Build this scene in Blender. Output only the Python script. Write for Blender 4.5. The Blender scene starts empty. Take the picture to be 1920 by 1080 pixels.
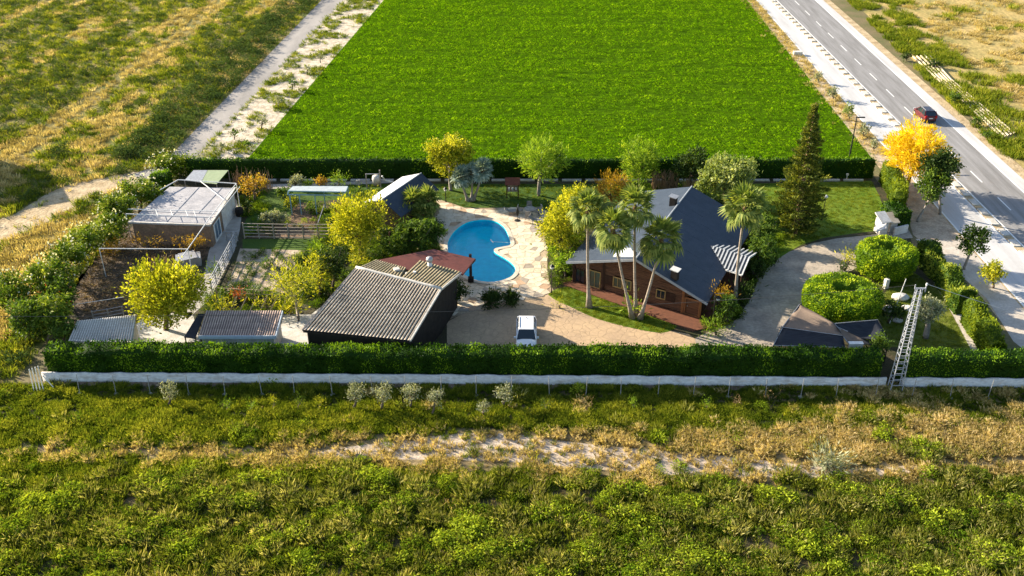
import bpy, bmesh, math, random
import numpy as np
from mathutils import Vector, Matrix, Euler
from mathutils.geometry import tessellate_polygon
R = math.radians
random.seed(7)
rng = np.random.default_rng(11)
scene = bpy.context.scene
COL = scene.collection

# ---------------------------------------------------------------- camera, sky, sun, exposure
CAM_H, FPX, PITCH = 47.0, 1820.0, R(30.2)
cam_d = bpy.data.cameras.new('camera'); cam = bpy.data.objects.new('camera', cam_d); COL.objects.link(cam)
cam.location = (0, 0, CAM_H); cam.rotation_euler = (R(90) - PITCH, 0, 0)
cam_d.sensor_width = 36.0; cam_d.lens = FPX / 1920 * 36.0; cam_d.clip_start = 0.5; cam_d.clip_end = 3000
scene.camera = cam
SUN_EL = R(21.5); SDX, SDY = -0.888, 0.460           # towards the sun, on the plan
world = bpy.data.worlds.new('World'); scene.world = world; world.use_nodes = True
wn = world.node_tree; bgn = wn.nodes['Background']
sky = wn.nodes.new('ShaderNodeTexSky'); sky.sky_type = 'NISHITA'; sky.sun_disc = False
sky.sun_elevation = SUN_EL; sky.sun_rotation = math.atan2(SDX, SDY)
wn.links.new(sky.outputs[0], bgn.inputs[0]); bgn.inputs[1].default_value = 0.088
sun_d = bpy.data.lights.new('sun', 'SUN'); sun_d.energy = 5.0; sun_d.angle = R(0.5); sun_d.color = (1.0, 0.87, 0.68)
sun = bpy.data.objects.new('sun', sun_d); COL.objects.link(sun)
ld = Vector((-SDX * math.cos(SUN_EL), -SDY * math.cos(SUN_EL), -math.sin(SUN_EL)))
sun.rotation_euler = ld.to_track_quat('-Z', 'Y').to_euler(); sun.location = (-60, 120, 60)
scene.view_settings.view_transform = 'Standard'; scene.view_settings.look = 'None'
scene.view_settings.gamma = 1.0; scene.view_settings.use_curve_mapping = False
scene.view_settings.exposure = 1.55

# ---------------------------------------------------------------- where a measured sight line meets the place
CP, SP = math.cos(PITCH), math.sin(PITCH)
def ray(px, py):
    x = (px - 960) / FPX; v = (540 - py) / FPX
    return Vector((x, CP + v * SP, -SP + v * CP))
def G(px, py, z=0.0):
    d = ray(px, py); t = (z - CAM_H) / d.z
    return Vector((d.x * t, d.y * t, z))
def YP(px, py, Y):                                   # on the vertical plane y = Y
    d = ray(px, py); t = Y / d.y
    return Vector((d.x * t, Y, CAM_H + d.z * t))
def ZH(Y, py):
    q = (540 - py) / FPX
    return CAM_H + (q * Y * CP - Y * SP) / (CP + q * SP)
def PXM(Y, z=0):                                     # photo pixels per metre at a place
    return FPX / (Y * CP - (z - CAM_H) * SP)
def GP(pts, z=0.0): return [G(a, b, z) for a, b in pts]

# ---------------------------------------------------------------- materials
MATS = {}
def lnk(nt, a, b): nt.links.new(a, b)
def mat(name, c1, c2=None, rough=0.8, scale=3.0, fine=None, bump=0.0, bscale=None, metal=0.0, stretch=None, spec=0.15, contrast=(0.35, 0.65), detail=6.0):
    if name in MATS: return MATS[name]
    m = bpy.data.materials.new(name); m.use_nodes = True; nt = m.node_tree
    b = nt.nodes['Principled BSDF']; b.inputs['Roughness'].default_value = rough; b.inputs['Metallic'].default_value = metal
    b.inputs['Specular IOR Level'].default_value = spec
    c2 = c2 or tuple(x * 0.75 for x in c1)
    geo = nt.nodes.new('ShaderNodeNewGeometry'); src = geo.outputs['Position']
    if stretch:
        mp = nt.nodes.new('ShaderNodeMapping'); mp.inputs['Scale'].default_value = stretch[:3]
        if len(stretch) > 3: mp.inputs['Rotation'].default_value = (0, 0, stretch[3])
        lnk(nt, src, mp.inputs['Vector']); src = mp.outputs[0]
    n = nt.nodes.new('ShaderNodeTexNoise'); n.inputs['Scale'].default_value = scale; n.inputs['Detail'].default_value = detail
    n.inputs['Roughness'].default_value = 0.62
    lnk(nt, src, n.inputs['Vector'])
    r = nt.nodes.new('ShaderNodeMapRange'); r.inputs[1].default_value = contrast[0]; r.inputs[2].default_value = contrast[1]
    lnk(nt, n.outputs[0], r.inputs[0])
    mx = nt.nodes.new('ShaderNodeMix'); mx.data_type = 'RGBA'
    mx.inputs[6].default_value = (*c1, 1); mx.inputs[7].default_value = (*c2, 1)
    lnk(nt, r.outputs[0], mx.inputs[0]); out = mx.outputs[2]
    if fine:
        n2 = nt.nodes.new('ShaderNodeTexNoise'); n2.inputs['Scale'].default_value = fine[0]; n2.inputs['Detail'].default_value = 3
        lnk(nt, src, n2.inputs['Vector'])
        r2 = nt.nodes.new('ShaderNodeMapRange'); r2.inputs[1].default_value = 0.3; r2.inputs[2].default_value = 0.7
        r2.inputs[3].default_value = 1 - fine[1]; r2.inputs[4].default_value = 1 + fine[1] * 0.6
        lnk(nt, n2.outputs[0], r2.inputs[0])
        mu = nt.nodes.new('ShaderNodeVectorMath'); mu.operation = 'SCALE'
        lnk(nt, out, mu.inputs[0]); lnk(nt, r2.outputs[0], mu.inputs['Scale']); out = mu.outputs[0]
    lnk(nt, out, b.inputs['Base Color'])
    if bump:
        bn = nt.nodes.new('ShaderNodeTexNoise'); bn.inputs['Scale'].default_value = bscale or scale * 4; bn.inputs['Detail'].default_value = 5
        lnk(nt, src, bn.inputs['Vector'])
        bp = nt.nodes.new('ShaderNodeBump'); bp.inputs['Strength'].default_value = 1.0; bp.inputs['Distance'].default_value = bump
        lnk(nt, bn.outputs[0], bp.inputs['Height']); lnk(nt, bp.outputs[0], b.inputs['Normal'])
    MATS[name] = m; return m

def foliage(name, dark, mid, light, trans=0.35, inst=False, rough=0.6):
    """leaf material: the colour of a leaf follows its own tint value, part of the light passes through"""
    if name in MATS: return MATS[name]
    m = bpy.data.materials.new(name); m.use_nodes = True; nt = m.node_tree
    b = nt.nodes['Principled BSDF']; b.inputs['Roughness'].default_value = rough; b.inputs['Specular IOR Level'].default_value = 0.12
    at = nt.nodes.new('ShaderNodeAttribute'); at.attribute_name = 'tint'
    at.attribute_type = 'INSTANCER' if inst else 'GEOMETRY'
    cr = nt.nodes.new('ShaderNodeValToRGB'); e = cr.color_ramp.elements
    e[0].position = 0.0; e[0].color = (*dark, 1); e[1].position = 1.0; e[1].color = (*light, 1)
    k = cr.color_ramp.elements.new(0.5); k.color = (*mid, 1)
    lnk(nt, at.outputs['Fac'], cr.inputs[0]); lnk(nt, cr.outputs[0], b.inputs['Base Color'])
    tr = nt.nodes.new('ShaderNodeBsdfTranslucent'); 
    mu = nt.nodes.new('ShaderNodeMix'); mu.data_type = 'RGBA'; mu.blend_type = 'MULTIPLY'; mu.inputs[0].default_value = 1
    mu.inputs[7].default_value = (1.25, 1.2, 0.5, 1); lnk(nt, cr.outputs[0], mu.inputs[6]); lnk(nt, mu.outputs[2], tr.inputs[0])
    ms = nt.nodes.new('ShaderNodeMixShader'); ms.inputs[0].default_value = trans
    lnk(nt, b.outputs[0], ms.inputs[1]); lnk(nt, tr.outputs[0], ms.inputs[2])
    if inst:
        df = nt.nodes.new('ShaderNodeBsdfDiffuse'); lnk(nt, cr.outputs[0], df.inputs[0]); lnk(nt, df.outputs[0], ms.inputs[1])
    lnk(nt, ms.outputs[0], nt.nodes['Material Output'].inputs[0])
    MATS[name] = m; return m

def voro_mat(name, c1, c2, joint, scale, bump=0.02, rough=0.85, jw=0.05, patch=0.35):
    """stamped concrete: irregular joints as relief with a little dirt in them"""
    if name in MATS: return MATS[name]
    m = mat(name, c1, c2, rough=rough, scale=patch, fine=(3.0, 0.12)); nt = m.node_tree
    b = nt.nodes['Principled BSDF']; col = b.inputs['Base Color'].links[0].from_socket
    geo = nt.nodes.new('ShaderNodeNewGeometry')
    v = nt.nodes.new('ShaderNodeTexVoronoi'); v.feature = 'DISTANCE_TO_EDGE'; v.inputs['Scale'].default_value = scale
    nz = nt.nodes.new('ShaderNodeTexNoise'); nz.inputs['Scale'].default_value = 1.2
    ad = nt.nodes.new('ShaderNodeVectorMath'); ad.operation = 'MULTIPLY_ADD'; ad.inputs[1].default_value = (0.5, 0.5, 0)
    lnk(nt, geo.outputs['Position'], nz.inputs['Vector']); lnk(nt, nz.outputs[1], ad.inputs[0]); lnk(nt, geo.outputs['Position'], ad.inputs[2])
    lnk(nt, ad.outputs[0], v.inputs['Vector'])
    r = nt.nodes.new('ShaderNodeMapRange'); r.inputs[1].default_value = 0.0; r.inputs[2].default_value = jw
    lnk(nt, v.outputs['Distance'], r.inputs[0])
    mx = nt.nodes.new('ShaderNodeMix'); mx.data_type = 'RGBA'; mx.inputs[6].default_value = (*joint, 1)
    lnk(nt, r.outputs[0], mx.inputs[0]); lnk(nt, col, mx.inputs[7]); lnk(nt, mx.outputs[2], b.inputs['Base Color'])
    bp = nt.nodes.new('ShaderNodeBump'); bp.inputs['Distance'].default_value = bump; lnk(nt, r.outputs[0], bp.inputs['Height'])
    lnk(nt, bp.outputs[0], b.inputs['Normal'])
    return m

def glass_mat(name, c=(0.02, 0.03, 0.04), rough=0.05):
    m = mat(name, c, c, rough=rough, spec=0.8); return m

# ---------------------------------------------------------------- object helpers
def origin(o):
    p = Vector((0, 0, 0))
    while o: p += o.location; o = o.parent
    return p
def tag(o, label=None, cat=None, group=None, kind=None):
    if label: o['label'] = label
    if cat: o['category'] = cat
    if group: o['group'] = group
    if kind: o['kind'] = kind
    return o
def thing(name, label, cat, loc=(0, 0, 0), group=None):
    o = bpy.data.objects.new(name, None); COL.objects.link(o); o.location = loc; o.empty_display_size = 0.3
    return tag(o, label, cat, group)
def mesh_np(name, V, F, m, parent=None, tint=None, smooth=False, off=None):
    V = np.asarray(V, dtype=np.float32).reshape(-1, 3); F = np.asarray(F, dtype=np.int32); k = F.shape[1]
    o0 = origin(parent) if parent else Vector((0, 0, 0))
    V = V - np.array(o0, dtype=np.float32)
    me = bpy.data.meshes.new(name); me.vertices.add(len(V)); me.vertices.foreach_set('co', V.ravel())
    me.loops.add(F.size); me.loops.foreach_set('vertex_index', F.ravel())
    me.polygons.add(len(F)); me.polygons.foreach_set('loop_start', np.arange(0, F.size, k, dtype=np.int32))
    if smooth: me.polygons.foreach_set('use_smooth', np.ones(len(F), dtype=bool))
    if tint is not None:
        a = me.attributes.new('tint', 'FLOAT', 'POINT'); a.data.foreach_set('value', np.asarray(tint, dtype=np.float32))
    me.update(calc_edges=True); me.materials.append(m)
    o = bpy.data.objects.new(name, me); COL.objects.link(o)
    if parent: o.parent = parent
    return o
class MB:
    def __init__(s): s.v = []; s.f = []
    def add(s, vs, fs):
        k = len(s.v); s.v += [tuple(x) for x in vs]; s.f += [tuple(i + k for i in f) for f in fs]
    def box(s, c, d, rz=0.0, M=None):
        x, y, z = d[0] / 2, d[1] / 2, d[2] / 2
        vs = [Vector((a * x, b * y, e * z)) for e in (-1, 1) for a, b in ((-1, -1), (1, -1), (1, 1), (-1, 1))]
        m = Matrix.Translation(Vector(c)) @ (M if M is not None else Matrix.Rotation(rz, 4, 'Z'))
        s.add([m @ v for v in vs], [(3, 2, 1, 0), (4, 5, 6, 7), (0, 1, 5, 4), (1, 2, 6, 5), (2, 3, 7, 6), (3, 0, 4, 7)])
    def hexa(s, bot, top):                       # two quads, four corners each
        s.add(list(bot) + list(top), [(3, 2, 1, 0), (4, 5, 6, 7), (0, 1, 5, 4), (1, 2, 6, 5), (2, 3, 7, 6), (3, 0, 4, 7)])
    def bar(s, a, b, w, h=None):
        a = Vector(a); b = Vector(b); h = h or w; d = (b - a); L = d.length
        if L < 1e-6: return
        s.box((a + b) / 2, (w, h, L), M=d.to_track_quat('Z', 'Y').to_matrix().to_4x4())
    def tube(s, pts, rad, n=8, cap=True):
        pts = [Vector(p) for p in pts]; rings = []
        if not hasattr(rad, '__len__'): rad = [rad] * len(pts)
        k0 = len(s.v)
        for i, p in enumerate(pts):
            d = (pts[min(i + 1, len(pts) - 1)] - pts[max(i - 1, 0)]).normalized()
            q = d.to_track_quat('Z', 'Y')
            for j in range(n):
                a = 2 * math.pi * j / n
                s.v.append(tuple(p + q @ Vector((math.cos(a) * rad[i], math.sin(a) * rad[i], 0))))
        for i in range(len(pts) - 1):
            for j in range(n):
                a = k0 + i * n + j; b = k0 + i * n + (j + 1) % n
                s.f.append((a, b, b + n, a + n))
        if cap:
            s.f.append(tuple(k0 + j for j in reversed(range(n)))); s.f.append(tuple(k0 + (len(pts) - 1) * n + j for j in range(n)))
    def lathe(s, c, prof, n=16):
        c = Vector(c); k0 = len(s.v)
        for r, z in prof:
            for j in range(n):
                a = 2 * math.pi * j / n; s.v.append((c.x + r * math.cos(a), c.y + r * math.sin(a), c.z + z))
        for i in range(len(prof) - 1):
            for j in range(n):
                a = k0 + i * n + j; b = k0 + i * n + (j + 1) % n; s.f.append((a, b, b + n, a + n))
        s.f.append(tuple(k0 + j for j in reversed(range(n)))); s.f.append(tuple(k0 + (len(prof) - 1) * n + j for j in range(n)))
    def prism(s, poly, z0, z1):
        n = len(poly)
        vs = [(p[0], p[1], z0) for p in poly] + [(p[0], p[1], z1) for p in poly]
        fs = [tuple(reversed(range(n))), tuple(range(n, 2 * n))] + [(i, (i + 1) % n, n + (i + 1) % n, n + i) for i in range(n)]
        s.add(vs, fs)
    def slab(s, quad, t):                        # sloping sheet with thickness below it
        q = [Vector(p) for p in quad]; s.hexa([p - Vector((0, 0, t)) for p in q], q)
    def build(s, name, m, parent=None, smooth=False, kind=None, local=False):
        me = bpy.data.meshes.new(name); o0 = Vector((0, 0, 0)) if (local or not parent) else origin(parent)
        me.from_pydata([(v[0] - o0.x, v[1] - o0.y, v[2] - o0.z) for v in s.v], [], s.f)
        if smooth:
            me.polygons.foreach_set('use_smooth', [True] * len(me.polygons))
        me.materials.append(m); me.update()
        o = bpy.data.objects.new(name, me); COL.objects.link(o)
        if parent: o.parent = parent
        if kind: o['kind'] = kind
        return o
def ccw(poly):
    a = sum(poly[i][0] * poly[(i + 1) % len(poly)][1] - poly[(i + 1) % len(poly)][0] * poly[i][1] for i in range(len(poly)))
    return poly if a > 0 else list(reversed(poly))
def smooth_poly(pts, k=4):
    n = len(pts); out = []
    for i in range(n):
        p0, p1, p2, p3 = (Vector(pts[(i + j - 1) % n][:2]) for j in range(4))
        for s in range(k):
            t = s / k
            out.append(0.5 * ((2 * p1) + (p2 - p0) * t + (2 * p0 - 5 * p1 + 4 * p2 - p3) * t * t + (3 * p1 - p0 - 3 * p2 + p3) * t ** 3))
    return out
def sheet(name, poly, z, m, holes=(), parent=None, kind='structure'):
    loops = [[Vector((p[0], p[1], z)) for p in ccw(list(poly))]] + [[Vector((p[0], p[1], z)) for p in reversed(ccw(list(h)))] for h in holes]
    tris = tessellate_polygon(loops); vs = [v for l in loops for v in l]
    b = MB(); fs = []
    for a, c, d in tris:
        nz = (vs[c] - vs[a]).cross(vs[d] - vs[a]).z
        fs.append((a, c, d) if nz > 0 else (a, d, c))
    b.add(vs, fs); o = b.build(name, m, parent)
    if kind: o['kind'] = kind
    return o
def inside(poly, x, y):
    P = np.array([(p[0], p[1]) for p in poly]); x = np.asarray(x, float); y = np.asarray(y, float)
    r = np.zeros(x.shape, bool); j = len(P) - 1
    for i in range(len(P)):
        xi, yi = P[i]; xj, yj = P[j]
        c = ((yi > y) != (yj > y)) & (x < (xj - xi) * (y - yi) / (yj - yi + 1e-12) + xi); r ^= c; j = i
    return r
_perm = rng.random((256, 256))
def vnoise(x, y):
    xi = np.floor(x).astype(int); yi = np.floor(y).astype(int); fx = x - xi; fy = y - yi
    fx = fx * fx * (3 - 2 * fx); fy = fy * fy * (3 - 2 * fy); g = lambda a, b: _perm[a % 256, b % 256]
    return (g(xi, yi) * (1 - fx) + g(xi + 1, yi) * fx) * (1 - fy) + (g(xi, yi + 1) * (1 - fx) + g(xi + 1, yi + 1) * fx) * fy
def fbm(x, y, o=4):
    s = 0; a = 0.5; t = 0
    for i in range(o): s = s + a * vnoise(x + 17 * i, y + 31 * i); t += a; x = x * 2.03; y = y * 2.03; a *= 0.55
    return s / t

# ---------------------------------------------------------------- foliage geometry
def leaves(C, N, size, aspect=0.55, tint=None, flop=0.7):
    """one four-cornered leaf per centre; N is the way each leaf points along its length"""
    n = len(C); L = N + rng.normal(0, flop, (n, 3)); L /= np.linalg.norm(L, axis=1)[:, None] + 1e-9
    T = np.cross(L, rng.normal(0, 1, (n, 3))); T /= np.linalg.norm(T, axis=1)[:, None] + 1e-9
    s = (size * rng.uniform(0.6, 1.35, n))[:, None]
    V = np.stack([C - L * s * 0.5, C + T * s * aspect * 0.5, C + L * s * 0.5, C - T * s * aspect * 0.5], 1).reshape(-1, 3)
    F = np.arange(4 * n).reshape(n, 4); t = np.repeat(tint if tint is not None else rng.random(n), 4)
    return V, F, t
def crown_cloud(lobes, per_m2=40, size=0.24, aspect=0.55, clump=0.38, up=0.25, flop=0.7, spiky=0.0, fill=0.22):
    """clumps of leaves spread over and inside a set of uneven lobes"""
    Cs, Ns, Ts = [], [], []
    for cx, cy, cz, rx, ry, rz in lobes:
        A = 4 * math.pi * ((rx * ry) ** 1.6 / 3 + (rx * rz) ** 1.6 / 3 + (ry * rz) ** 1.6 / 3) ** (1 / 1.6)
        n = max(20, int(A * per_m2)); K = max(5, int(A / (clump * clump * 3.2)))
        d = rng.normal(0, 1, (K, 3)); d /= np.linalg.norm(d, axis=1)[:, None]
        rr = 1 - np.abs(rng.normal(0, 0.13, K)) + rng.uniform(-0.02, 0.10, K) * (1 + spiky)
        kc = d * rr[:, None] * [rx, ry, rz]; kt = np.clip(rng.normal(0.5, 0.22, K), 0, 1)
        i = rng.integers(0, K, n); off = rng.normal(0, clump * 0.5, (n, 3))
        if spiky: off += d[i] * np.abs(rng.normal(0, clump * spiky, n))[:, None]
        C = kc[i] + off
        m = rng.random(n) < fill; C[m] *= rng.uniform(0.35, 0.85, (m.sum(), 1))
        Cs.append(C + [cx, cy, cz]); Ns.append(d[i] * (0.7 + spiky) + [0, 0, up]); Ts.append(np.clip(kt[i] + rng.normal(0, 0.13, n), 0, 1))
    C = np.concatenate(Cs); keep = C[:, 2] > 0.03
    return leaves(C[keep], np.concatenate(Ns)[keep], size, aspect, np.concatenate(Ts)[keep], flop)
def lobes_in(c, r, k=7, s=0.62, seed=0):
    g = random.Random(seed); out = [(c[0], c[1], c[2], r[0] * 0.66, r[1] * 0.66, r[2] * 0.68)]
    for i in range(k):
        a = 2 * math.pi * (i + g.random() * 0.7) / k; e = g.uniform(-0.55, 0.85); q = g.uniform(0.45, 0.70); f = g.uniform(0.26, 0.46)
        out.append((c[0] + math.cos(a) * math.cos(e) * r[0] * q * 1.05, c[1] + math.sin(a) * math.cos(e) * r[1] * q * 1.05, c[2] + math.sin(e) * r[2] * q,
                    r[0] * f, r[1] * f, r[2] * f * 1.05))
    return out
def limbs(base, c, r, n=6, tr=0.16, seed=0, lean=0.0):
    g = random.Random(seed); b = MB(); base = Vector(base); top = Vector((c[0], c[1], c[2] - r[2] * 0.35)); zf = max(0.5, top.z)
    mid = base.lerp(top, 0.55) + Vector((g.uniform(-.1, .1), g.uniform(-.1, .1), 0))
    b.tube([base + Vector((0, 0, -0.1)), base + Vector((0, 0, 0.25)), mid, top], [tr * 1.5, tr * 1.1, tr * 0.9, tr * 0.6], 8)
    for i in range(n):
        a = 2 * math.pi * i / n + g.random(); s = base.lerp(top, g.uniform(0.55, 0.95))
        e = Vector((c[0] + math.cos(a) * r[0] * 0.72, c[1] + math.sin(a) * r[1] * 0.72, c[2] + g.uniform(-0.3, 0.7) * r[2]))
        m = s.lerp(e, 0.5) + Vector((0, 0, -0.15))
        b.tube([s, m, e], [tr * 0.5, tr * 0.3, tr * 0.09], 5)
    return b
BARK = mat('bark', (0.16, 0.12, 0.09), (0.09, 0.07, 0.055), scale=6, bump=0.01)
PBARK = mat('pale_bark', (0.34, 0.30, 0.25), (0.2, 0.17, 0.14), scale=5, bump=0.01)
def plant(name, label, cat, base, bbox, m, group=None, style='leafy', k=7, size=0.24, per=40, bark=None, depth=1.0, bare=False, stem='trunk', crown='crown', dz=0.0, tr=None, clump=0.38):
    """a tree or shrub: base (px,py) on the ground, crown measured as a box in the photograph at the depth of its base"""
    B = G(*base); Y = B.y; x0, y0, x1, y1 = bbox
    c = YP((x0 + x1) / 2, (y0 + y1) / 2, Y + dz); s = PXM(Y + dz, c.z)
    rx = (x1 - x0) / 2 / s; zt = YP((x0 + x1) / 2, y0, Y + dz).z; zb = YP((x0 + x1) / 2, y1, Y + dz).z
    rz = (zt - zb) / 2; r = (rx, min(rx, 1.1 * max(rz, .4)) * depth if rx > rz else rx * depth, rz)
    rz2 = math.sqrt(max(0.05, rz ** 2 - (0.45 * r[1] * 0.55) ** 2)); cc = (c.x, Y + dz, max(c.z, rz2 * 0.75)); r = (rx * 0.93, r[1] * 0.93, rz2 * 0.97)
    t = thing(name, label, cat, B, group); sd = int(base[0] * 7 + base[1])
    lb = lobes_in(cc, r, k, seed=sd)
    tr = tr or 0.05 + 0.045 * rx
    limbs(B, cc, r, 6 if rx > 1 else 4, tr, sd).build(stem, bark or BARK, t, smooth=True)
    P = dict(leafy=dict(), shoots=dict(spiky=1.0, up=.8, clump=clump * .9, aspect=.5), fine=dict(aspect=0.22, size=size * 1.3, clump=clump, spiky=0.9, up=0.6, flop=0.45),
             spike=dict(aspect=0.2, size=size * 1.5, spiky=1.6, up=0.9, flop=0.3), droop=dict(aspect=0.3, up=-0.5, flop=0.5, size=size * 1.2))[style]
    kw = dict(per_m2=per, size=size, clump=clump); kw.update(P)
    V, F, T = crown_cloud(lb, **kw)
    mesh_np(crown, V, F, m, t, T)
    return t

# foliage colours (albedo)
F_YEL = foliage('leaf_yellow_green', (0.08, 0.12, 0.010), (0.32, 0.34, 0.016), (0.70, 0.64, 0.06), 0.42)
F_GOLD = foliage('leaf_gold', (0.45, 0.31, 0.01), (0.74, 0.54, 0.02), (0.88, 0.72, 0.06), 0.4)
F_LIME = foliage('leaf_lime', (0.06, 0.12, 0.012), (0.19, 0.31, 0.02), (0.42, 0.52, 0.05), 0.42)
F_MID = foliage('leaf_mid_green', (0.03, 0.065, 0.010), (0.075, 0.135, 0.018), (0.18, 0.26, 0.035), 0.35)
F_DARK = foliage('leaf_dark_green', (0.016, 0.035, 0.010), (0.04, 0.075, 0.014), (0.10, 0.14, 0.025), 0.25)
F_PALE = foliage('leaf_pale_green', (0.09, 0.14, 0.03), (0.24, 0.30, 0.08), (0.5, 0.52, 0.22), 0.35)
F_GREY = foliage('leaf_silver', (0.13, 0.15, 0.09), (0.27, 0.29, 0.18), (0.46, 0.46, 0.30), 0.3)
F_BLUE = foliage('leaf_blue_palm', (0.07, 0.11, 0.09), (0.18, 0.25, 0.2), (0.42, 0.48, 0.38), 0.2)
F_OLE = foliage('leaf_oleander', (0.025, 0.06, 0.008), (0.10, 0.17, 0.014), (0.38, 0.42, 0.06), 0.35)
F_HEDGE = foliage('leaf_hedge', (0.010, 0.032, 0.003), (0.042, 0.11, 0.005), (0.20, 0.33, 0.015), 0.28)
F_HEDGE2 = foliage('leaf_hedge_yellow', (0.05, 0.085, 0.008), (0.12, 0.18, 0.012), (0.26, 0.32, 0.02), 0.35)
F_TOPI = foliage('leaf_topiary', (0.05, 0.11, 0.006), (0.20, 0.32, 0.010), (0.50, 0.58, 0.03), 0.35)
F_ORANGE = foliage('leaf_orange', (0.16, 0.09, 0.015), (0.38, 0.22, 0.02), (0.55, 0.4, 0.04), 0.35)
F_RED = foliage('leaf_red', (0.35, 0.04, 0.02), (0.6, 0.1, 0.03), (0.75, 0.3, 0.05), 0.3)
F_CONE = foliage('leaf_conifer', (0.026, 0.05, 0.010), (0.10, 0.135, 0.018), (0.36, 0.35, 0.045), 0.2)
F_WHITE = foliage('petal_white', (0.6, 0.58, 0.45), (0.75, 0.72, 0.6), (0.85, 0.84, 0.75), 0.3)
F_PALM = foliage('leaf_palm', (0.04, 0.075, 0.018), (0.12, 0.18, 0.035), (0.34, 0.37, 0.09), 0.35)
F_REED = foliage('leaf_reed', (0.14, 0.09, 0.045), (0.28, 0.19, 0.09), (0.42, 0.32, 0.18), 0.2)

# ================================================================ THE SETTING
YF, YN = 330.0, 20.0                                  # how far the long strips run
def line(p1, p2):
    a = G(*p1); b = G(*p2); k = (b.x - a.x) / (b.y - a.y)
    return lambda y: a.x + k * (y - a.y)
def strip(la, lb, y0=YN, y1=YF, n=1):
    ys = [y0 + (y1 - y0) * i / n for i in range(n + 1)]
    return [(la(y), y) for y in ys] + [(lb(y), y) for y in reversed(ys)]

POOL = smooth_poly(GP([(839, 462), (846, 442), (860, 427), (877, 417), (897, 413), (917, 413), (934, 418), (947, 429), (954, 445), (957, 459), (944, 463), (930, 466),
    (926, 470), (931, 476), (945, 484), (958, 493), (966, 503), (964, 513), (953, 522), (928, 529), (903, 528), (882, 522), (862, 509), (846, 490)]), 4)
M_BASE = mat('dry_earth', (0.20, 0.155, 0.085), (0.12, 0.125, 0.045), scale=0.25, fine=(4, 0.3), bump=0.06, bscale=2.5)
sheet('ground', [(-700, -60), (700, -60), (700, 900), (-700, 900)], 0.0, M_BASE, holes=[POOL])
# crop field
cropL = line((633, 101), (470, 291)); cropR = line((1480, 101), (1630, 291))
CROP = [(cropL(111), 111), (cropR(111), 111), (cropR(YF), YF), (cropL(YF), YF)]
M_CROP = mat('crop_soil', (0.04, 0.09, 0.004), (0.06, 0.12, 0.004), scale=0.5, fine=(1.4, 0.4), stretch=(0.35, 1.6, 1), bump=0.1, bscale=2, spec=0.0)
sheet('crop_field', CROP, 0.012, M_CROP)
# farm track on the left, with the pale stony strip next to it
trL = line((505, 101), (320, 291)); trR = line((550, 101), (372, 291))
M_TRACK = mat('track_asphalt', (0.36, 0.335, 0.31), (0.25, 0.235, 0.22), scale=0.35, fine=(9, 0.12), stretch=(1, 0.25, 1, -0.35), bump=0.01)
M_STONE = mat('stony_sand', (0.62, 0.54, 0.42), (0.36, 0.30, 0.21), scale=0.9, fine=(6, 0.3), bump=0.12, bscale=2.2, contrast=(0.42, 0.62))
M_VERGE = mat('sandy_verge', (0.55, 0.44, 0.28), (0.33, 0.24, 0.13), scale=0.7, fine=(5, 0.3), bump=0.08)
TRACK_OLD = [(trL(YF), YF), (trL(112), 112)] + GP([(318, 296), (296, 312), (262, 330), (225, 343), (180, 352), (140, 368), (100, 392), (60, 420), (-60, 470), (-60, 440), (60, 395), (120, 358), (170, 342), (235, 328), (280, 322), (318, 318)]) \
        + [(trR(112), 112), (trR(YF), YF)]
TRACK = [(trL(YF), YF), (trL(111), 111)] + [tuple(G(*q)[:2]) for q in [(250, 326), (262, 340), (340, 316)]] + [(trR(111), 111), (trR(YF), YF)]
DIRTP = [tuple(G(*q)[:2]) for q in [(255, 322), (190, 334), (130, 346), (90, 362), (30, 400), (-80, 440), (-80, 485), (60, 432), (120, 398), (165, 372), (215, 358), (268, 338)]]
sheet('stony_strip', [(trR(112) + 0.0, 112), (cropL(112), 112), (cropL(YF), YF), (trR(YF), YF)], 0.004, M_STONE)
sheet('farm_track', TRACK, 0.008, M_TRACK); sheet('dirt_path', DIRTP, 0.0075, M_VERGE)
# left meadow soil (tall grass is set on it further down)
M_MEAD = mat('meadow_soil', (0.30, 0.22, 0.075), (0.115, 0.14, 0.03), scale=0.35, fine=(2.5, 0.35), stretch=(1.0, 0.45, 1, -0.42), bump=0.1, bscale=2)
sheet('left_meadow', [(-260, 20), (-41, 20), (-41, 80), (-44, 100), (trL(112) + 0.4, 112), (trL(YF) + 0.4, YF), (-260, YF)], 0.004, M_MEAD)
# main road on the right
wlL = line((1507, 101), (1795, 431)); medL = line((1544, 101), (1799, 359)); medR = line((1553, 101), (1800, 349)); dash = line((1593, 101), (1855, 355))
edgR = line((1638, 101), (1856, 302)); rdR = line((1656, 101), (1857, 281)); vrgR = line((1672, 101), (1857, 262))
M_ASPH = mat('road_asphalt', (0.29, 0.285, 0.285), (0.19, 0.185, 0.18), scale=0.9, fine=(14, 0.1), stretch=(1.6, 0.10, 1), bump=0.004)
M_PALE = mat('road_shoulder', (0.54, 0.54, 0.545), (0.43, 0.425, 0.42), scale=0.5, fine=(14, 0.08), stretch=(1.6, 0.15, 1), bump=0.004)
M_WHITE = mat('road_paint', (0.78, 0.78, 0.76), (0.66, 0.66, 0.64), scale=3, rough=0.6)
sheet('verge', strip(cropR, vrgR, 20, YF), 0.004, M_VERGE)
sheet('access_road', strip(wlL, medL), 0.008, M_PALE)
sheet('road', strip(medR, edgR), 0.008, M_ASPH)
sheet('road_shoulder', strip(edgR, rdR), 0.0085, M_PALE)
M_GOLDF = mat('stubble_field', (0.50, 0.36, 0.14), (0.27, 0.24, 0.08), scale=0.22, fine=(2.0, 0.3), stretch=(1, 0.5, 1, 0.6), bump=0.1, bscale=1.6)
fldR = line((1700, 101), (1857, 255))
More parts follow.
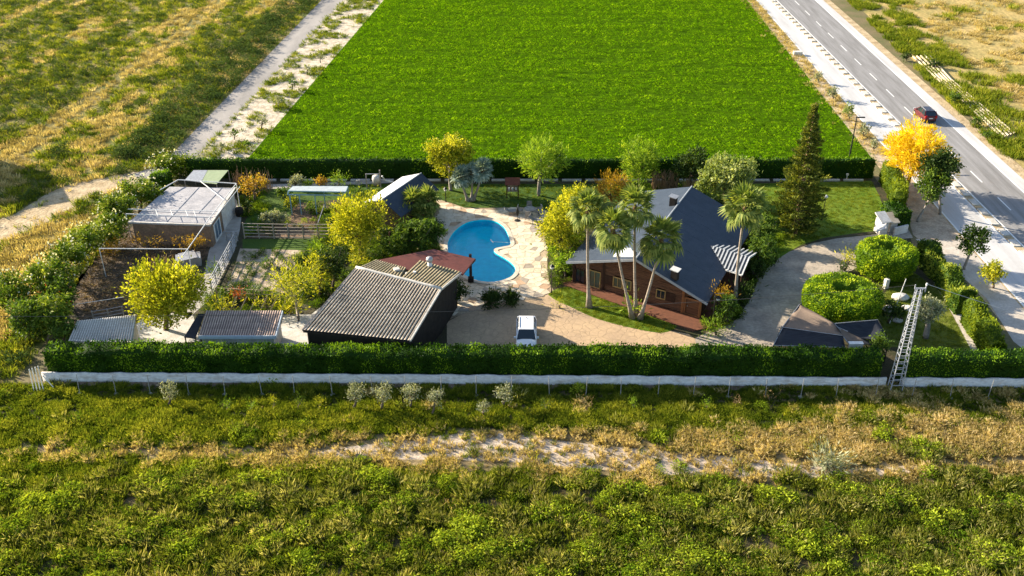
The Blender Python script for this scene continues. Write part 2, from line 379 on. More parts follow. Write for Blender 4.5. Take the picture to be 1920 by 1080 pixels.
sheet('stubble_field', [(fldR(20), 20), (260, 20), (260, YF), (fldR(YF), YF)], 0.006, M_GOLDF)
def offs(f, d): return lambda y: f(y) + d
marks = tag(bpy.data.objects.new('road_markings', None), kind='structure'); COL.objects.link(marks)
for f in (wlL, offs(medL, -0.25), offs(medR, 0.35), edgR):
    sheet('edge_line', strip(offs(f, -0.1), offs(f, 0.1)), 0.013, M_WHITE, parent=marks, kind=None)
dm = None; y = 22.0
while y < YF:
    o = sheet('lane_dash', [(dash(y) - 0.08, y), (dash(y) + 0.08, y), (dash(y + 3.4) + 0.08, y + 3.4), (dash(y + 3.4) - 0.08, y + 3.4)], 0.013, M_WHITE, parent=marks, kind=None)
    y += 7.6
med = tag(bpy.data.objects.new('median_strip', None), kind='structure'); COL.objects.link(med)
M_CONC = mat('concrete', (0.46, 0.43, 0.38), (0.34, 0.31, 0.27), scale=1.2, fine=(9, 0.15), bump=0.01)
M_WCONC = mat('white_concrete', (0.62, 0.60, 0.56), (0.44, 0.41, 0.36), scale=1.0, fine=(6, 0.15), bump=0.01)
sheet('gravel_bed', strip(offs(medL, -0.1), offs(medR, 0.2)), 0.010, M_VERGE, parent=med, kind=None)
y = 60.0; kb = None
while y < 235:
    xm = (medL(y) + medR(y)) / 2
    if kb is None:
        b = MB(); b.box((0, 0, 0.06), (0.75, 1.5, 0.12)); kb = b.build('kerb_block', M_WCONC, med); k2 = kb
    else: k2 = kb.copy(); COL.objects.link(k2); k2.parent = med
    k2.location = (xm, y, 0.01); y += 2.5
# pale soil parking strip between the garden hedge and the road
M_PARK = mat('pale_dirt', (0.52, 0.42, 0.31), (0.28, 0.21, 0.15), scale=0.8, fine=(5, 0.25), bump=0.06, contrast=(0.4, 0.7))
M_PARK2 = mat('pale_gravel', (0.55, 0.50, 0.44), (0.42, 0.37, 0.31), scale=0.6, fine=(5, 0.15), bump=0.03)
PARK = GP([(1640, 291), (1668, 330), (1700, 400), (1712, 440), (1760, 480), (1850, 560), (1900, 640), (2050, 760)])
PARK = [tuple(p[:2]) for p in PARK] + [(wlL(58) - 0.3, 58), (wlL(113.8) - 0.3, 113.8)]
sheet('roadside_dirt', PARK, 0.008, M_PARK)
PARK3 = [tuple(G(*q)[:2]) for q in [(1716, 448), (1790, 452), (1800, 447)]] + [(wlL(90) - 0.3, 90), (wlL(58) - 0.3, 58)] + [tuple(G(*q)[:2]) for q in [(2050, 760), (1900, 640), (1850, 560), (1760, 480)]]
sheet('gravel_lane', PARK3, 0.012, M_PARK2)

# ---- the garden plot
M_SOIL = mat('garden_soil', (0.075, 0.06, 0.035), (0.04, 0.045, 0.02), scale=1.0, fine=(6, 0.3), bump=0.06)
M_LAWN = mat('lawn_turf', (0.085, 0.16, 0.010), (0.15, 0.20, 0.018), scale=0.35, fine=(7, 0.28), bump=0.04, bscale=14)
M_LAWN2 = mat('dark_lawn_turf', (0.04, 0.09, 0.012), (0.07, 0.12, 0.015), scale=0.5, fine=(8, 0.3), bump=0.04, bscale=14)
PLOT = [tuple(G(*q)[:2]) for q in [(75, 715), (300, 712), (1000, 712), (1860, 722), (1790, 610), (1712, 460), (1690, 400), (1638, 330), (470, 333), (345, 333), (300, 360), (230, 430), (130, 540)]]
sheet('garden_soil', PLOT, 0.004, M_SOIL, holes=[POOL])
def zone(name, px, z, m, sm=0, holes=()):
    P = GP(px); P = smooth_poly(P, sm) if sm else P
    return sheet(name, P, z, m, holes=holes)
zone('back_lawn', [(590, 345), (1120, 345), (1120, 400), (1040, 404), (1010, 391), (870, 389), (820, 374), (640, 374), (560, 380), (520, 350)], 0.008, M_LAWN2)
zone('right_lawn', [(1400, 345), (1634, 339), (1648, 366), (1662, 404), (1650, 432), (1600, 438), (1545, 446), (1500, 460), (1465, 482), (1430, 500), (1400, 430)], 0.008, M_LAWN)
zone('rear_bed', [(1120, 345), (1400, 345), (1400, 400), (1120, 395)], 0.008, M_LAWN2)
zone('corner_lawn', [(1640, 650), (1650, 560), (1700, 500), (1760, 545), (1790, 600), (1822, 655)], 0.008, mat('corner_turf', (0.10, 0.14, 0.015), (0.16, 0.17, 0.03), scale=0.6, fine=(6, 0.3), bump=0.04, bscale=12))
zone('side_path', [(1722, 470), (1737, 480), (1800, 570), (1842, 655), (1822, 658), (1786, 590), (1745, 520)], 0.012, M_PARK2)
# driveway of stamped concrete, wraps the front and the right of the house
M_DRIVE = voro_mat('stamped_concrete', (0.50, 0.36, 0.22), (0.40, 0.29, 0.19), (0.34, 0.25, 0.155), 1.3, bump=0.012, jw=0.045)
M_DRIVE2 = mat('shade_grey_concrete', (0.46, 0.39, 0.31), (0.28, 0.245, 0.205), scale=0.5, fine=(3.5, 0.22), bump=0.03, bscale=5)  # same concrete as the front, its shade put into a greyer colour
zone('driveway', [(838, 668), (838, 604), (862, 591), (905, 578), (950, 569), (1000, 559), (1035, 549), (1075, 570), (1130, 592), (1190, 607), (1240, 617), (1290, 626), (1310, 640), (1330, 668)], 0.008, M_DRIVE)
zone('rear_driveway', [(1309, 668), (1303, 634), (1330, 622), (1380, 600), (1408, 560), (1425, 515), (1455, 488), (1480, 472), (1520, 457), (1570, 447), (1640, 440), (1700, 425), (1712, 446), (1650, 452), (1620, 470), (1612, 500), (1570, 520), (1515, 560), (1500, 572), (1464, 616), (1440, 668)], 0.012, M_DRIVE2)
LAWNF = smooth_poly(GP([(1028, 553), (1060, 538), (1090, 545), (1150, 565), (1215, 588), (1266, 606), (1262, 618), (1235, 624), (1180, 614), (1120, 598), (1075, 578)]), 3)
sheet('front_lawn', LAWNF, 0.018, M_LAWN)
# brick apron of the house
M_BRICKP = mat('brick_paving', (0.20, 0.085, 0.05), (0.13, 0.06, 0.04), scale=3, fine=(12, 0.3), bump=0.01, stretch=(1, 2.5, 1, 0.55))
b = MB(); q = GP([(1046, 531), (1074, 517), (1330, 596), (1345, 612), (1300, 622)]); b.prism(q, 0.0, 0.10); o = b.build('brick_apron', M_BRICKP); o['kind'] = 'structure'
zone('concrete_walk', [(392, 470), (440, 372), (455, 385), (450, 430), (440, 470), (395, 560), (350, 600), (345, 580), (380, 530)], 0.012, M_CONC)
zone('yard_slab', [(262, 592), (360, 585), (376, 640), (240, 650)], 0.012, M_WCONC)
zone('shed_slab', [(532, 590), (583, 590), (640, 545), (650, 560), (590, 660), (515, 660)], 0.012, M_WCONC)
zone('garden_path_back', [(500, 346), (735, 338), (735, 343), (560, 351), (500, 362)], 0.012, M_CONC)
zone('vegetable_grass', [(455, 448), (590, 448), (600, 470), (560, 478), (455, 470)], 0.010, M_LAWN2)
zone('sandy_pen', [(450, 466), (585, 470), (560, 540), (500, 560), (415, 560), (440, 500)], 0.014, M_PARK)
zone('veg_soil', [(470, 380), (640, 380), (640, 446), (458, 446)], 0.012, mat('veg_soil', (0.24, 0.15, 0.09), (0.10, 0.075, 0.05), scale=1.0, fine=(5, 0.3), bump=0.08))
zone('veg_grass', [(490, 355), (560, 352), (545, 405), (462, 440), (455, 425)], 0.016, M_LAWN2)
zone('brush_floor', [(230, 424), (392, 428), (404, 462), (350, 520), (262, 586), (150, 600), (130, 560), (190, 466)], 0.010, mat('brush_floor', (0.17, 0.125, 0.085), (0.06, 0.045, 0.032), scale=1.6, fine=(7, 0.4), bump=0.12, bscale=5))

# ---- pool terrace: crazy paving, every stone a piece
TERR = GP([(812, 372), (838, 378), (872, 390), (915, 390), (960, 389), (1005, 389), (1028, 396), (1032, 408), (1020, 425), (1023, 450), (1028, 470), (1026, 500), (1030, 530), (1040, 548), (1000, 560), (950, 569), (905, 578), (862, 591), (842, 600),
           (822, 600), (852, 545), (860, 528), (845, 505), (826, 470), (818, 440), (812, 400)])
terrace = sheet('pool_terrace', TERR, 0.014, mat('terrace_joint', (0.50, 0.40, 0.28), (0.26, 0.19, 0.12), scale=0.5, fine=(6, 0.3)), holes=[POOL])
def clip(poly, p, n):                                # keep the side where (q-p).n <= 0
    out = []
    for i in range(len(poly)):
        a, b2 = poly[i], poly[(i + 1) % len(poly)]; da = (a[0] - p[0]) * n[0] + (a[1] - p[1]) * n[1]; db = (b2[0] - p[0]) * n[0] + (b2[1] - p[1]) * n[1]
        if da <= 0: out.append(a)
        if da * db < 0: t = da / (da - db); out.append((a[0] + (b2[0] - a[0]) * t, a[1] + (b2[1] - a[1]) * t))
    return out
def stones(poly, hole, cell, gap, margin=0.0, seed=3):
    g = random.Random(seed); xs = [p[0] for p in poly]; ys = [p[1] for p in poly]; S = {}
    nx = int((max(xs) - min(xs)) / cell) + 3; ny = int((max(ys) - min(ys)) / cell) + 3
    for i in range(-1, nx):
        for j in range(-1, ny): S[i, j] = (min(xs) + (i + g.uniform(0.1, 0.9)) * cell, min(ys) + (j + g.uniform(0.1, 0.9)) * cell)
    out = []
    hp = [(h[0], h[1]) for h in hole]
    for (i, j), c in S.items():
        if not inside(poly, [c[0]], [c[1]])[0]: continue
        pl = [(c[0] - cell * 1.6, c[1] - cell * 1.6), (c[0] + cell * 1.6, c[1] - cell * 1.6), (c[0] + cell * 1.6, c[1] + cell * 1.6), (c[0] - cell * 1.6, c[1] + cell * 1.6)]
        for di in (-2, -1, 0, 1, 2):
            for dj in (-2, -1, 0, 1, 2):
                d = S.get((i + di, j + dj))
                if (di or dj) and d:
                    v = Vector((d[0] - c[0], d[1] - c[1])); L = v.length; v /= L
                    pl = clip(pl, (c[0] + v.x * (L / 2 - gap), c[1] + v.y * (L / 2 - gap)), (v.x, v.y))
                    if len(pl) < 3: break
            if len(pl) < 3: break
        if len(pl) < 3: continue
        inh = inside(hp, [p[0] for p in pl] + [c[0]], [p[1] for p in pl] + [c[1]]).any()
        near = any((c[0] - h[0]) ** 2 + (c[1] - h[1]) ** 2 < margin ** 2 for h in hp)
        ins = inside(poly, [p[0] for p in pl], [p[1] for p in pl]).mean()
        if inh or near or ins < 0.75: continue
        out.append((c, pl))
    return out
SM = [mat('pale_stone', (0.66, 0.56, 0.42), (0.52, 0.42, 0.30), scale=2, fine=(8, 0.12), bump=0.01),
      mat('cream_stone', (0.72, 0.64, 0.50), (0.60, 0.50, 0.37), scale=2, fine=(8, 0.12), bump=0.01),
      mat('tan_stone', (0.52, 0.36, 0.23), (0.42, 0.29, 0.19), scale=2, fine=(8, 0.15), bump=0.01),
      mat('grey_stone', (0.40, 0.35, 0.29), (0.30, 0.25, 0.20), scale=2, fine=(8, 0.15), bump=0.01)]
ST = stones(TERR, POOL, 0.80, 0.02, margin=0.55); ST.sort(key=lambda s: s[0][1])
g = random.Random(5); rest = MB()
for i, (c, pl) in enumerate(ST):
    h = 0.02 + g.uniform(0, 0.014); sm = g.choices(SM, (6, 8, 1, 1))[0]
    if i < 295:
        b = MB(); b.prism([(x - c[0], y - c[1]) for x, y in pl], 0, h); o = b.build('paving_stone', sm, terrace, local=True); o.location = (c[0], c[1], 0.014)
    else: rest.prism(pl, 0.014, 0.014 + h)
if rest.v: rest.build('paving_stones_far', SM[0], terrace, kind='stuff')

# ---- pool
pool = thing('swimming_pool', 'kidney shaped blue swimming pool with a pale stone rim in the paved terrace', 'swimming pool', tuple(G(905, 470)))
def offset_poly(poly, d):
    P = [Vector(p[:2]) for p in ccw(list(poly))]; out = []
    for i in range(len(P)):
        t = (P[(i + 1) % len(P)] - P[i - 1]).normalized(); out.append(P[i] + Vector((t.y, -t.x)) * d)
    return out
PC = [Vector(p[:2]) for p in ccw(POOL)]; n = len(PC); b = MB()
def pdepth(y): return -0.32 - 0.4 * min(1, max(0, (y - 84) / 10))
vs = [(p.x, p.y, 0.02) for p in PC] + [(p.x, p.y, pdepth(p.y)) for p in PC]
b.add(vs, [((i + 1) % n, i, n + i, n + (i + 1) % n) for i in range(n)])
M_POOL = mat('pool_lining', (0.004, 0.88, 0.99), (0.004, 0.82, 0.97), scale=0.6, rough=0.5, fine=(2, 0.08))
b.build('pool_wall', M_POOL, pool)
fl = tessellate_polygon([[Vector((p.x, p.y, 0)) for p in PC]]); b = MB(); b.add([(p.x, p.y, pdepth(p.y)) for p in PC], [(a, c, d) for a, c, d in fl]); b.build('pool_floor', M_POOL, pool)
mw = bpy.data.materials.new('pool_water'); mw.use_nodes = True; nt = mw.node_tree; nt.nodes.clear()
out = nt.nodes.new('ShaderNodeOutputMaterial'); ms = nt.nodes.new('ShaderNodeMixShader'); tp = nt.nodes.new('ShaderNodeBsdfTransparent'); gl = nt.nodes.new('ShaderNodeBsdfGlossy')
fr = nt.nodes.new('ShaderNodeFresnel'); fr.inputs[0].default_value = 1.33; gl.inputs['Roughness'].default_value = 0.02; tp.inputs[0].default_value = (0.78, 0.97, 1.0, 1)
nz = nt.nodes.new('ShaderNodeTexNoise'); nz.inputs['Scale'].default_value = 1.6; nz.inputs['Detail'].default_value = 3; gp = nt.nodes.new('ShaderNodeNewGeometry'); lnk(nt, gp.outputs['Position'], nz.inputs['Vector'])
bp = nt.nodes.new('ShaderNodeBump'); bp.inputs['Distance'].default_value = 0.02; lnk(nt, nz.outputs[0], bp.inputs['Height']); lnk(nt, bp.outputs[0], gl.inputs['Normal']); lnk(nt, bp.outputs[0], fr.inputs['Normal'])
lnk(nt, fr.outputs[0], ms.inputs[0]); lnk(nt, tp.outputs[0], ms.inputs[1]); lnk(nt, gl.outputs[0], ms.inputs[2]); lnk(nt, ms.outputs[0], out.inputs[0])
sheet('water', [tuple(p) for p in PC], -0.10, mw, parent=pool, kind=None)
PO = offset_poly(POOL, 0.42); cum = 0; pts_i = [PC[0]]; pts_o = [PO[0]]; M_COP = mat('coping_stone', (0.62, 0.56, 0.46), (0.50, 0.43, 0.33), scale=1.5, fine=(8, 0.1))
g = random.Random(2)
for i in range(1, n + 1):
    a, c = PC[i - 1], PC[i % n]; cum += (c - a).length; pts_i.append(c); pts_o.append(PO[i % n])
    if cum > 0.75 or i == n:
        b = MB(); poly_ = pts_i + list(reversed(pts_o)); m = len(pts_i)
        k = (pts_i[-1] - pts_i[-2]).normalized() * 0.012
        pi = pts_i[:-1] + [pts_i[-1] - k]; po = pts_o[:-1] + [pts_o[-1] - k]
        for j in range(m - 1):
            q = [pi[j], pi[j + 1], po[j + 1], po[j]]
            b.prism([(x.x, x.y) for x in reversed(q)], 0.014, 0.065)
        b.build('coping_stone', M_COP, pool); cum = 0; pts_i = [c]; pts_o = [PO[i % n]]
b = MB()
for px in ((922, 452), (945, 453)):
    pass
l0 = G(921, 453, -0.06); l1 = G(955, 455, -0.06); b.tube([l0, l1], 0.025, 5); b.tube([G(920, 449, -0.06), G(925, 455, -0.06)], 0.05, 5); b.build('floating_hose', mat('white_plastic', (0.75, 0.75, 0.73)), pool)

# ================================================================ BUILDINGS
M_SLATE = mat('slate_shingle', (0.042, 0.058, 0.085), (0.030, 0.044, 0.068), spec=0.3, rough=0.6, scale=1.2, fine=(10, 0.18), bump=0.012, bscale=9)
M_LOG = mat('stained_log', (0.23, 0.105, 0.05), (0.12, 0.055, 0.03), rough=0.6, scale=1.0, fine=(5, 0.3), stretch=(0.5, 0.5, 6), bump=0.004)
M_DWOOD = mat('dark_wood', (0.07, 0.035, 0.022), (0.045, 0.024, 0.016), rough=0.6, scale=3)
M_OWOOD = mat('orange_wood', (0.38, 0.16, 0.06), (0.27, 0.11, 0.045), rough=0.6, scale=3)
M_YWOOD = mat('yellow_wood', (0.52, 0.33, 0.12), (0.42, 0.26, 0.10), rough=0.6, scale=3)
M_GLASS = glass_mat('dark_glass')
M_CURT = mat('curtain', (0.10, 0.14, 0.10), (0.16, 0.12, 0.07), scale=2, rough=0.2)
M_METAL = mat('galvanised_metal', (0.45, 0.46, 0.47), (0.32, 0.32, 0.33), rough=0.45, metal=0.5, scale=4)
M_WMETAL = mat('white_metal', (0.72, 0.72, 0.70), (0.6, 0.6, 0.58), rough=0.45, scale=3)
M_BMETAL = mat('black_metal', (0.03, 0.03, 0.03), rough=0.5)
M_WALLW = mat('white_render', (0.68, 0.66, 0.62), (0.52, 0.48, 0.43), scale=0.8, fine=(4, 0.15), bump=0.01)
M_WALLB = mat('brown_block_wall', (0.32, 0.21, 0.14), (0.22, 0.15, 0.10), scale=0.9, fine=(5, 0.25), bump=0.02)
M_DARK = mat('dark_board', (0.035, 0.028, 0.024), (0.02, 0.017, 0.015), scale=2)

ZE, ZR = 2.35, 5.0
FL = G(1062, 490, ZE); FR = G(1327, 568, ZE); AF = G(1192, 488, ZR); AB = G(1297, 350, ZR)
D = (AB - AF); AF = (FL + FR) / 2 + Vector((0, 0, ZR - ZE)) + (AF - (FL + FR) / 2 - Vector((0, 0, ZR - ZE))) * 0.6
D = AB - AF; D.z = 0; BL = FL + D; BR = FR + D; AB = AF + D
house = thing('chalet', 'large wooden chalet with a dark blue gabled roof beside the pool terrace', 'house', (FL.x + 4, FL.y, 0))
def roof_side(e0, a0, a1, e1, name, th=0.20, dz=0.0, m=M_SLATE):
    b = MB(); up = Vector((0, 0, dz)); b.slab([e0 + up, a0 + up, a1 + up, e1 + up], th); return b.build(name, m, house)
# slopes made of felt sheets whose edges lap
def lerp2(e0, a0, a1, e1, u, v): return (e0.lerp(e1, u)).lerp(a0.lerp(a1, u), v)
def roof_sheets(e0, a0, a1, e1, nu, nv, name, th=0.16):
    for j in range(nv):
        for i in range(nu):
            sh = 0.5 / nu * (j % 2); u0 = max(0, i / nu - sh + 0.0006); u1 = min(1, (i + 1) / nu - sh - 0.0006) if i < nu - 1 else 1
            v0, v1 = j / nv, (j + 1) / nv + (0.02 / nv if j < nv - 1 else 0)
            lo = Vector((0, 0, 0.012)); b = MB()
            q = [lerp2(e0, a0, a1, e1, u0, v0) + lo, lerp2(e0, a0, a1, e1, u0, v1), lerp2(e0, a0, a1, e1, u1, v1), lerp2(e0, a0, a1, e1, u1, v0) + lo]
            if (q[1] - q[0]).cross(q[2] - q[0]).z < 0: q = q[::-1]
            b.slab(q, 0.03); b.build(name, M_SLATE, rf)
rf = roof_side(FL, AF, AB, BL, 'roof_deck', 0.16, -0.035, M_DWOOD)
roof_sheets(FL, AF, AB, BL, 6, 5, 'shingle_sheet')
rf = roof_side(FR, AF, AB, BR, 'roof_deck', 0.16, -0.036, M_DWOOD)
roof_sheets(FR, AF, AB, BR, 6, 5, 'shingle_sheet')
b = MB(); up = Vector((0, 0, 0.035)); b.tube([AF + up, AB + up], 0.09, 6); b.build('ridge_cap', mat('pale_flashing', (0.40, 0.42, 0.45), (0.3, 0.32, 0.34), rough=0.5), house)
b = MB(); dn = Vector((0, 0, -0.14)); k = (AF - AB).normalized() * 0.04
b.bar(FL + dn + k, AF + dn + k, 0.06, 0.22); b.bar(AF + dn + k, FR + dn + k, 0.06, 0.22); b.build('barge_board', mat('barge_board', (0.30, 0.32, 0.35), (0.22, 0.24, 0.27)), house)
# front gable wall
WA = G(1076, 528); WB = G(1312, 597); eu = (WB - WA).normalized(); LW = (WB - WA).length; nrm = Vector((eu.y, -eu.x, 0))
def UZ(px, py, out=0.0):
    d = ray(px, py); c = Vector((0, 0, CAM_H)); o = WA + nrm * out; t = (o - c).dot(nrm) / d.dot(nrm); p = c + d * t; return (p - WA).dot(eu), p.z
def W3(u, z, out=0.0): return WA + eu * u + nrm * out + Vector((0, 0, z))
def roofz(p):                                        # underside of the roof above a plan point
    best = 99
    for e0, a0, a1, e1 in ((FL, AF, AB, BL), (FR, AF, AB, BR)):
        nn = (a0 - e0).cross(e1 - e0).normalized()
        z = e0.z - (nn.x * (p.x - e0.x) + nn.y * (p.y - e0.y)) / nn.z; best = min(best, z)
    return best - 0.22
OPEN = []
def opening(px0, py0, px1, py1):
    u0, z1 = UZ(px0, py0); u1, z0 = UZ(px1, py1); OPEN.append((u0, u1, max(0.1, z0), z1)); return OPEN[-1]
gd1 = opening(1080, 502, 1096, 531); gd2 = opening(1106, 505, 1125, 541)
w1 = opening(1151, 518, 1166, 540); w2 = opening(1169, 523, 1183, 545); w3 = opening(1232, 541, 1247, 561); dr = opening(1286, 557, 1310, 597)
b = MB(); z = 0.12; ph = 0.185
while z < 5:
    us = np.linspace(0, LW, 120); ok = [roofz(W3(u, 0)) > z + ph for u in us]
    segs = []; s0 = None
    for u, o in zip(us, ok):
        bl = (not o) or any(a - 0.0 < u < c and (z + ph > e and z < f) for a, c, e, f in OPEN)
        if not bl and s0 is None: s0 = u
        if bl and s0 is not None: segs.append((s0, u)); s0 = None
    if s0 is not None: segs.append((s0, LW))
    for a, c in segs:
        if c - a < 0.15: continue
        A0, A1 = W3(a, z), W3(c, z)
        n4 = [W3(a, z, -0.1), W3(a, z + 0.01, 0.03), W3(a, z + ph * 0.5, 0.085), W3(a, z + ph - 0.01, 0.03), W3(a, z + ph - 0.012, -0.1)]
        m4 = [W3(c, z, -0.1), W3(c, z + 0.01, 0.03), W3(c, z + ph * 0.5, 0.085), W3(c, z + ph - 0.01, 0.03), W3(c, z + ph - 0.012, -0.1)]
        b.add(n4 + m4, [(i, (i + 1) % 5, 5 + (i + 1) % 5, 5 + i) for i in range(5)] + [(4, 3, 2, 1, 0), (5, 6, 7, 8, 9)])
    z += ph
b.build('log_wall', M_LOG, house, kind='stuff')
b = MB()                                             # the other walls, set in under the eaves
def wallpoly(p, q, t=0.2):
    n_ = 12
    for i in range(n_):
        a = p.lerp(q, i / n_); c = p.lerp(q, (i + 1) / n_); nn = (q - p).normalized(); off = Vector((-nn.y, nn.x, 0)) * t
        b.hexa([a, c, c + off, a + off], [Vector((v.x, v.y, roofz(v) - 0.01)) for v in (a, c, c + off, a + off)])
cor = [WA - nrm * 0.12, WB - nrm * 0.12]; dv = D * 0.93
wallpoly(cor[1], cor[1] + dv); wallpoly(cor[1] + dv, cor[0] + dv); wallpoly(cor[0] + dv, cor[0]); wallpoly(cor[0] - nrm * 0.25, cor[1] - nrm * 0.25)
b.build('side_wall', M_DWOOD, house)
def frame_rect(o, u0, u1, z0, z1, fm, name='frame', w=0.08, out=0.09, mull=1, pane=M_GLASS, pname='pane'):
    b = MB()
    for a, c in (((u0, z0), (u0, z1)), ((u1, z0), (u1, z1)), ((u0, z1), (u1, z1)), ((u0, z0), (u1, z0))):
        b.bar(W3(a[0], a[1], out), W3(c[0], c[1], out), w, w)
    for i in range(1, mull + 1):
        u = u0 + (u1 - u0) * i / (mull + 1); b.bar(W3(u, z0, out - 0.004), W3(u, z1, out - 0.004), w * 0.6)
    f = b.build(name, fm, o)
    b = MB(); q = [W3(u0, z0, 0.02), W3(u1, z0, 0.02), W3(u1, z1, 0.02), W3(u0, z1, 0.02)]; b.hexa([v - nrm * 0.05 for v in q], q); b.build(pname, pane, f)
    return f
for r_, fm, pn in ((gd1, M_DWOOD, M_GLASS), (gd2, M_YWOOD, M_CURT)):
    frame_rect(house, *r_, fm, 'patio_door', 0.09, pane=pn)
for r_, pn in ((w1, M_CURT), (w2, M_CURT), (w3, M_GLASS)): frame_rect(house, *r_, M_YWOOD, 'window', 0.09, pane=pn)
f = frame_rect(house, *dr, M_OWOOD, 'front_door', 0.12, mull=0, pane=M_LOG, pname='door_leaf')
b = MB(); b.lathe(W3(dr[0] + 0.25, 1.0, 0.12), [(0.03, -0.05), (0.05, 0), (0.03, 0.05)], 8); b.build('handle', M_METAL, f)
for a, c in ((w1[0] - 1.0, w1[0] - 0.1), (w3[1] + 0.1, w3[1] + 0.95)):
    zz = (w1[2], w1[3]) if a < 5 else (w3[2], w3[3]); b = MB()
    for i in range(9):
        z = zz[0] + (zz[1] - zz[0]) * (i + 0.5) / 9; p, q = W3(a, z, 0.12), W3(c, z, 0.12); b.bar(p, q, 0.04, (zz[1] - zz[0]) / 9.6)
    b.bar(W3(a, zz[0], 0.125), W3(a, zz[1], 0.125), 0.06); b.bar(W3(c, zz[0], 0.125), W3(c, zz[1], 0.125), 0.06); b.build('shutter', M_DWOOD, house)
for u, m_ in ((0.0, M_DWOOD), (gd2[1] + 0.35, M_DWOOD), (dr[0] - 0.2, M_OWOOD), (LW - 0.05, M_OWOOD)):
    b = MB(); b.bar(W3(u, 0.08, 0.12), W3(u, roofz(W3(u, 0)) + 0.02, 0.12), 0.2); b.build('corner_post', m_, house)
b = MB()                                             # brackets below the rake
for i in range(9):
    t_ = 0.08 + i * 0.105; p = AF.lerp(FR, t_) + Vector((0, 0, -0.28)); b.bar(p + nrm * (-0.05), p - nrm * 0.9, 0.10, 0.14)
b.build('purlin', M_OWOOD, house, kind='stuff')
# chimneys, skylight, dish
def chimney(px, py, w, h, capm, bodym, name='chimney', base=None):
    e = None
    p = base; b = MB(); b.box((p.x, p.y, p.z + h / 2 - 0.25), (w, w, h + 0.5), R(-32)); o = b.build(name, bodym, house)
    for a, c in ((-1, -1), (1, -1), (1, 1), (-1, 1)):
        b = MB(); q = Matrix.Rotation(R(-32), 3, 'Z') @ Vector((a * w * .42, c * w * .42, 0)); b.box((p.x + q.x, p.y + q.y, p.z + h + 0.09), (0.05, 0.05, 0.18)); b.build('cap_post', bodym, o)
    M = Matrix.Rotation(R(-32), 4, 'Z') @ Matrix.Rotation(R(6), 4, 'Y')
    b = MB(); b.box((p.x, p.y, p.z + h + 0.2), (w * 1.35, w * 1.35, 0.06), M=M); b.build('cap', capm, o)
def on_roof(px, py, e0, a0, a1, e1):
    nn = (a0 - e0).cross(e1 - e0).normalized(); d = ray(px, py); c = Vector((0, 0, CAM_H)); return c + d * ((e0 - c).dot(nn) / d.dot(nn))
chimney(0, 0, 0.62, 0.75, M_METAL, M_DARK, base=on_roof(1262, 384, FL, AF, AB, BL))
chimney(0, 0, 0.60, 0.75, M_WMETAL, M_DARK, base=on_roof(1265, 522, FR, AF, AB, BR))
a, c, d_, e = (on_roof(x, y, FL, AF, AB, BL) + Vector((0, 0, 0.09)) for x, y in ((1149, 482), (1190, 482), (1194, 467), (1164, 466)))
b = MB(); b.slab([a, c, d_, e], 0.08); sk = b.build('skylight', mat('skylight_panel', (0.72, 0.74, 0.76), (0.6, 0.62, 0.65), rough=0.3), house)
p = on_roof(1190, 478, FL, AF, AB, BL); b = MB(); b.tube([p, p + Vector((0, 0, 0.7))], 0.03, 6)
for i in range(1):
    q = p + Vector((0, 0, 0.75)); M = Matrix.Translation(q) @ Matrix.Rotation(R(60), 4, 'X')
    prof = [(0.02, 0), (0.2, 0.03), (0.33, 0.09), (0.42, 0.17)]; k0 = len(b.v); N_ = 14
    for r_, z_ in prof:
        for j in range(N_): b.v.append(tuple(M @ Vector((r_ * math.cos(j * 2 * math.pi / N_), r_ * math.sin(j * 2 * math.pi / N_), z_))))
    for i2 in range(3):
        for j in range(N_): s_ = k0 + i2 * N_; b.f.append((s_ + j, s_ + (j + 1) % N_, s_ + N_ + (j + 1) % N_, s_ + N_ + j))
b.build('satellite_dish', M_WMETAL, house)
# ribbed porch roof over the right hand entrance
def ribbed(q, n, parent, m, name, rw=0.10, rh=0.07, th=0.04, sheetn='roof_sheet', m2=None, ribs_part=True):
    """q: eave start, ridge start, ridge end, eave end"""
    q = [Vector(v) for v in q]; b = MB(); b.slab(q if (q[1] - q[0]).cross(q[2] - q[0]).z > 0 else q[::-1], th); s_ = b.build(sheetn, m2 or m, parent)
    b = MB()
    for i in range(n + 1):
        t = i / n; t0 = max(.01, 1 - (q[3] - q[0]).length / (q[2] - q[1]).length); kk = min(1, t / t0); up = Vector((0, 0, rh / 2)); c = q[1].lerp(q[2], t); a = c + (q[3] - q[2]) * kk; b.bar(a + up, c + up, rw, rh)
    b.build('rib', m, s_, kind='stuff'); return s_
pr0 = on_roof(1332, 461.6, FR, AF, AB, BR) + Vector((0, 0, 0.05)); pz = pr0.z; pr1 = G(1405, 483, pz)
pe0 = on_roof(1360.5, 507, FR, AF, AB, BR) + Vector((0, 0, 0.06)); pe1 = G(1391, 516.5, pe0.z)
pb1 = G(1419, 474, pe0.z); pb0 = pr0 + (pb1 - pr1) * 0.35
M_RIBW = mat('white_ribbed_sheet', (0.50, 0.52, 0.54), (0.42, 0.44, 0.46), rough=0.45); M_RIBD = mat('grey_ribbed_sheet', (0.10, 0.11, 0.13), rough=0.5)
porch = M_RIBW
ribbed([pe0, pr0, pr1, pe1], 11, house, M_RIBW, 'porch_roof', 0.13, 0.08, m2=M_RIBD, sheetn='porch_roof')
ribbed([pb0, pr0, pr1, pb1], 9, house, M_RIBW, 'porch_roof', 0.13, 0.08, m2=M_RIBD, sheetn='porch_roof')
b = MB(); b.bar(pr1, pe1, 0.1, 0.16); b.bar(pr1, pb1, 0.1, 0.16); b.bar(pe0, pe1, 0.1, 0.12); b.build('porch_fascia', M_WMETAL, house)
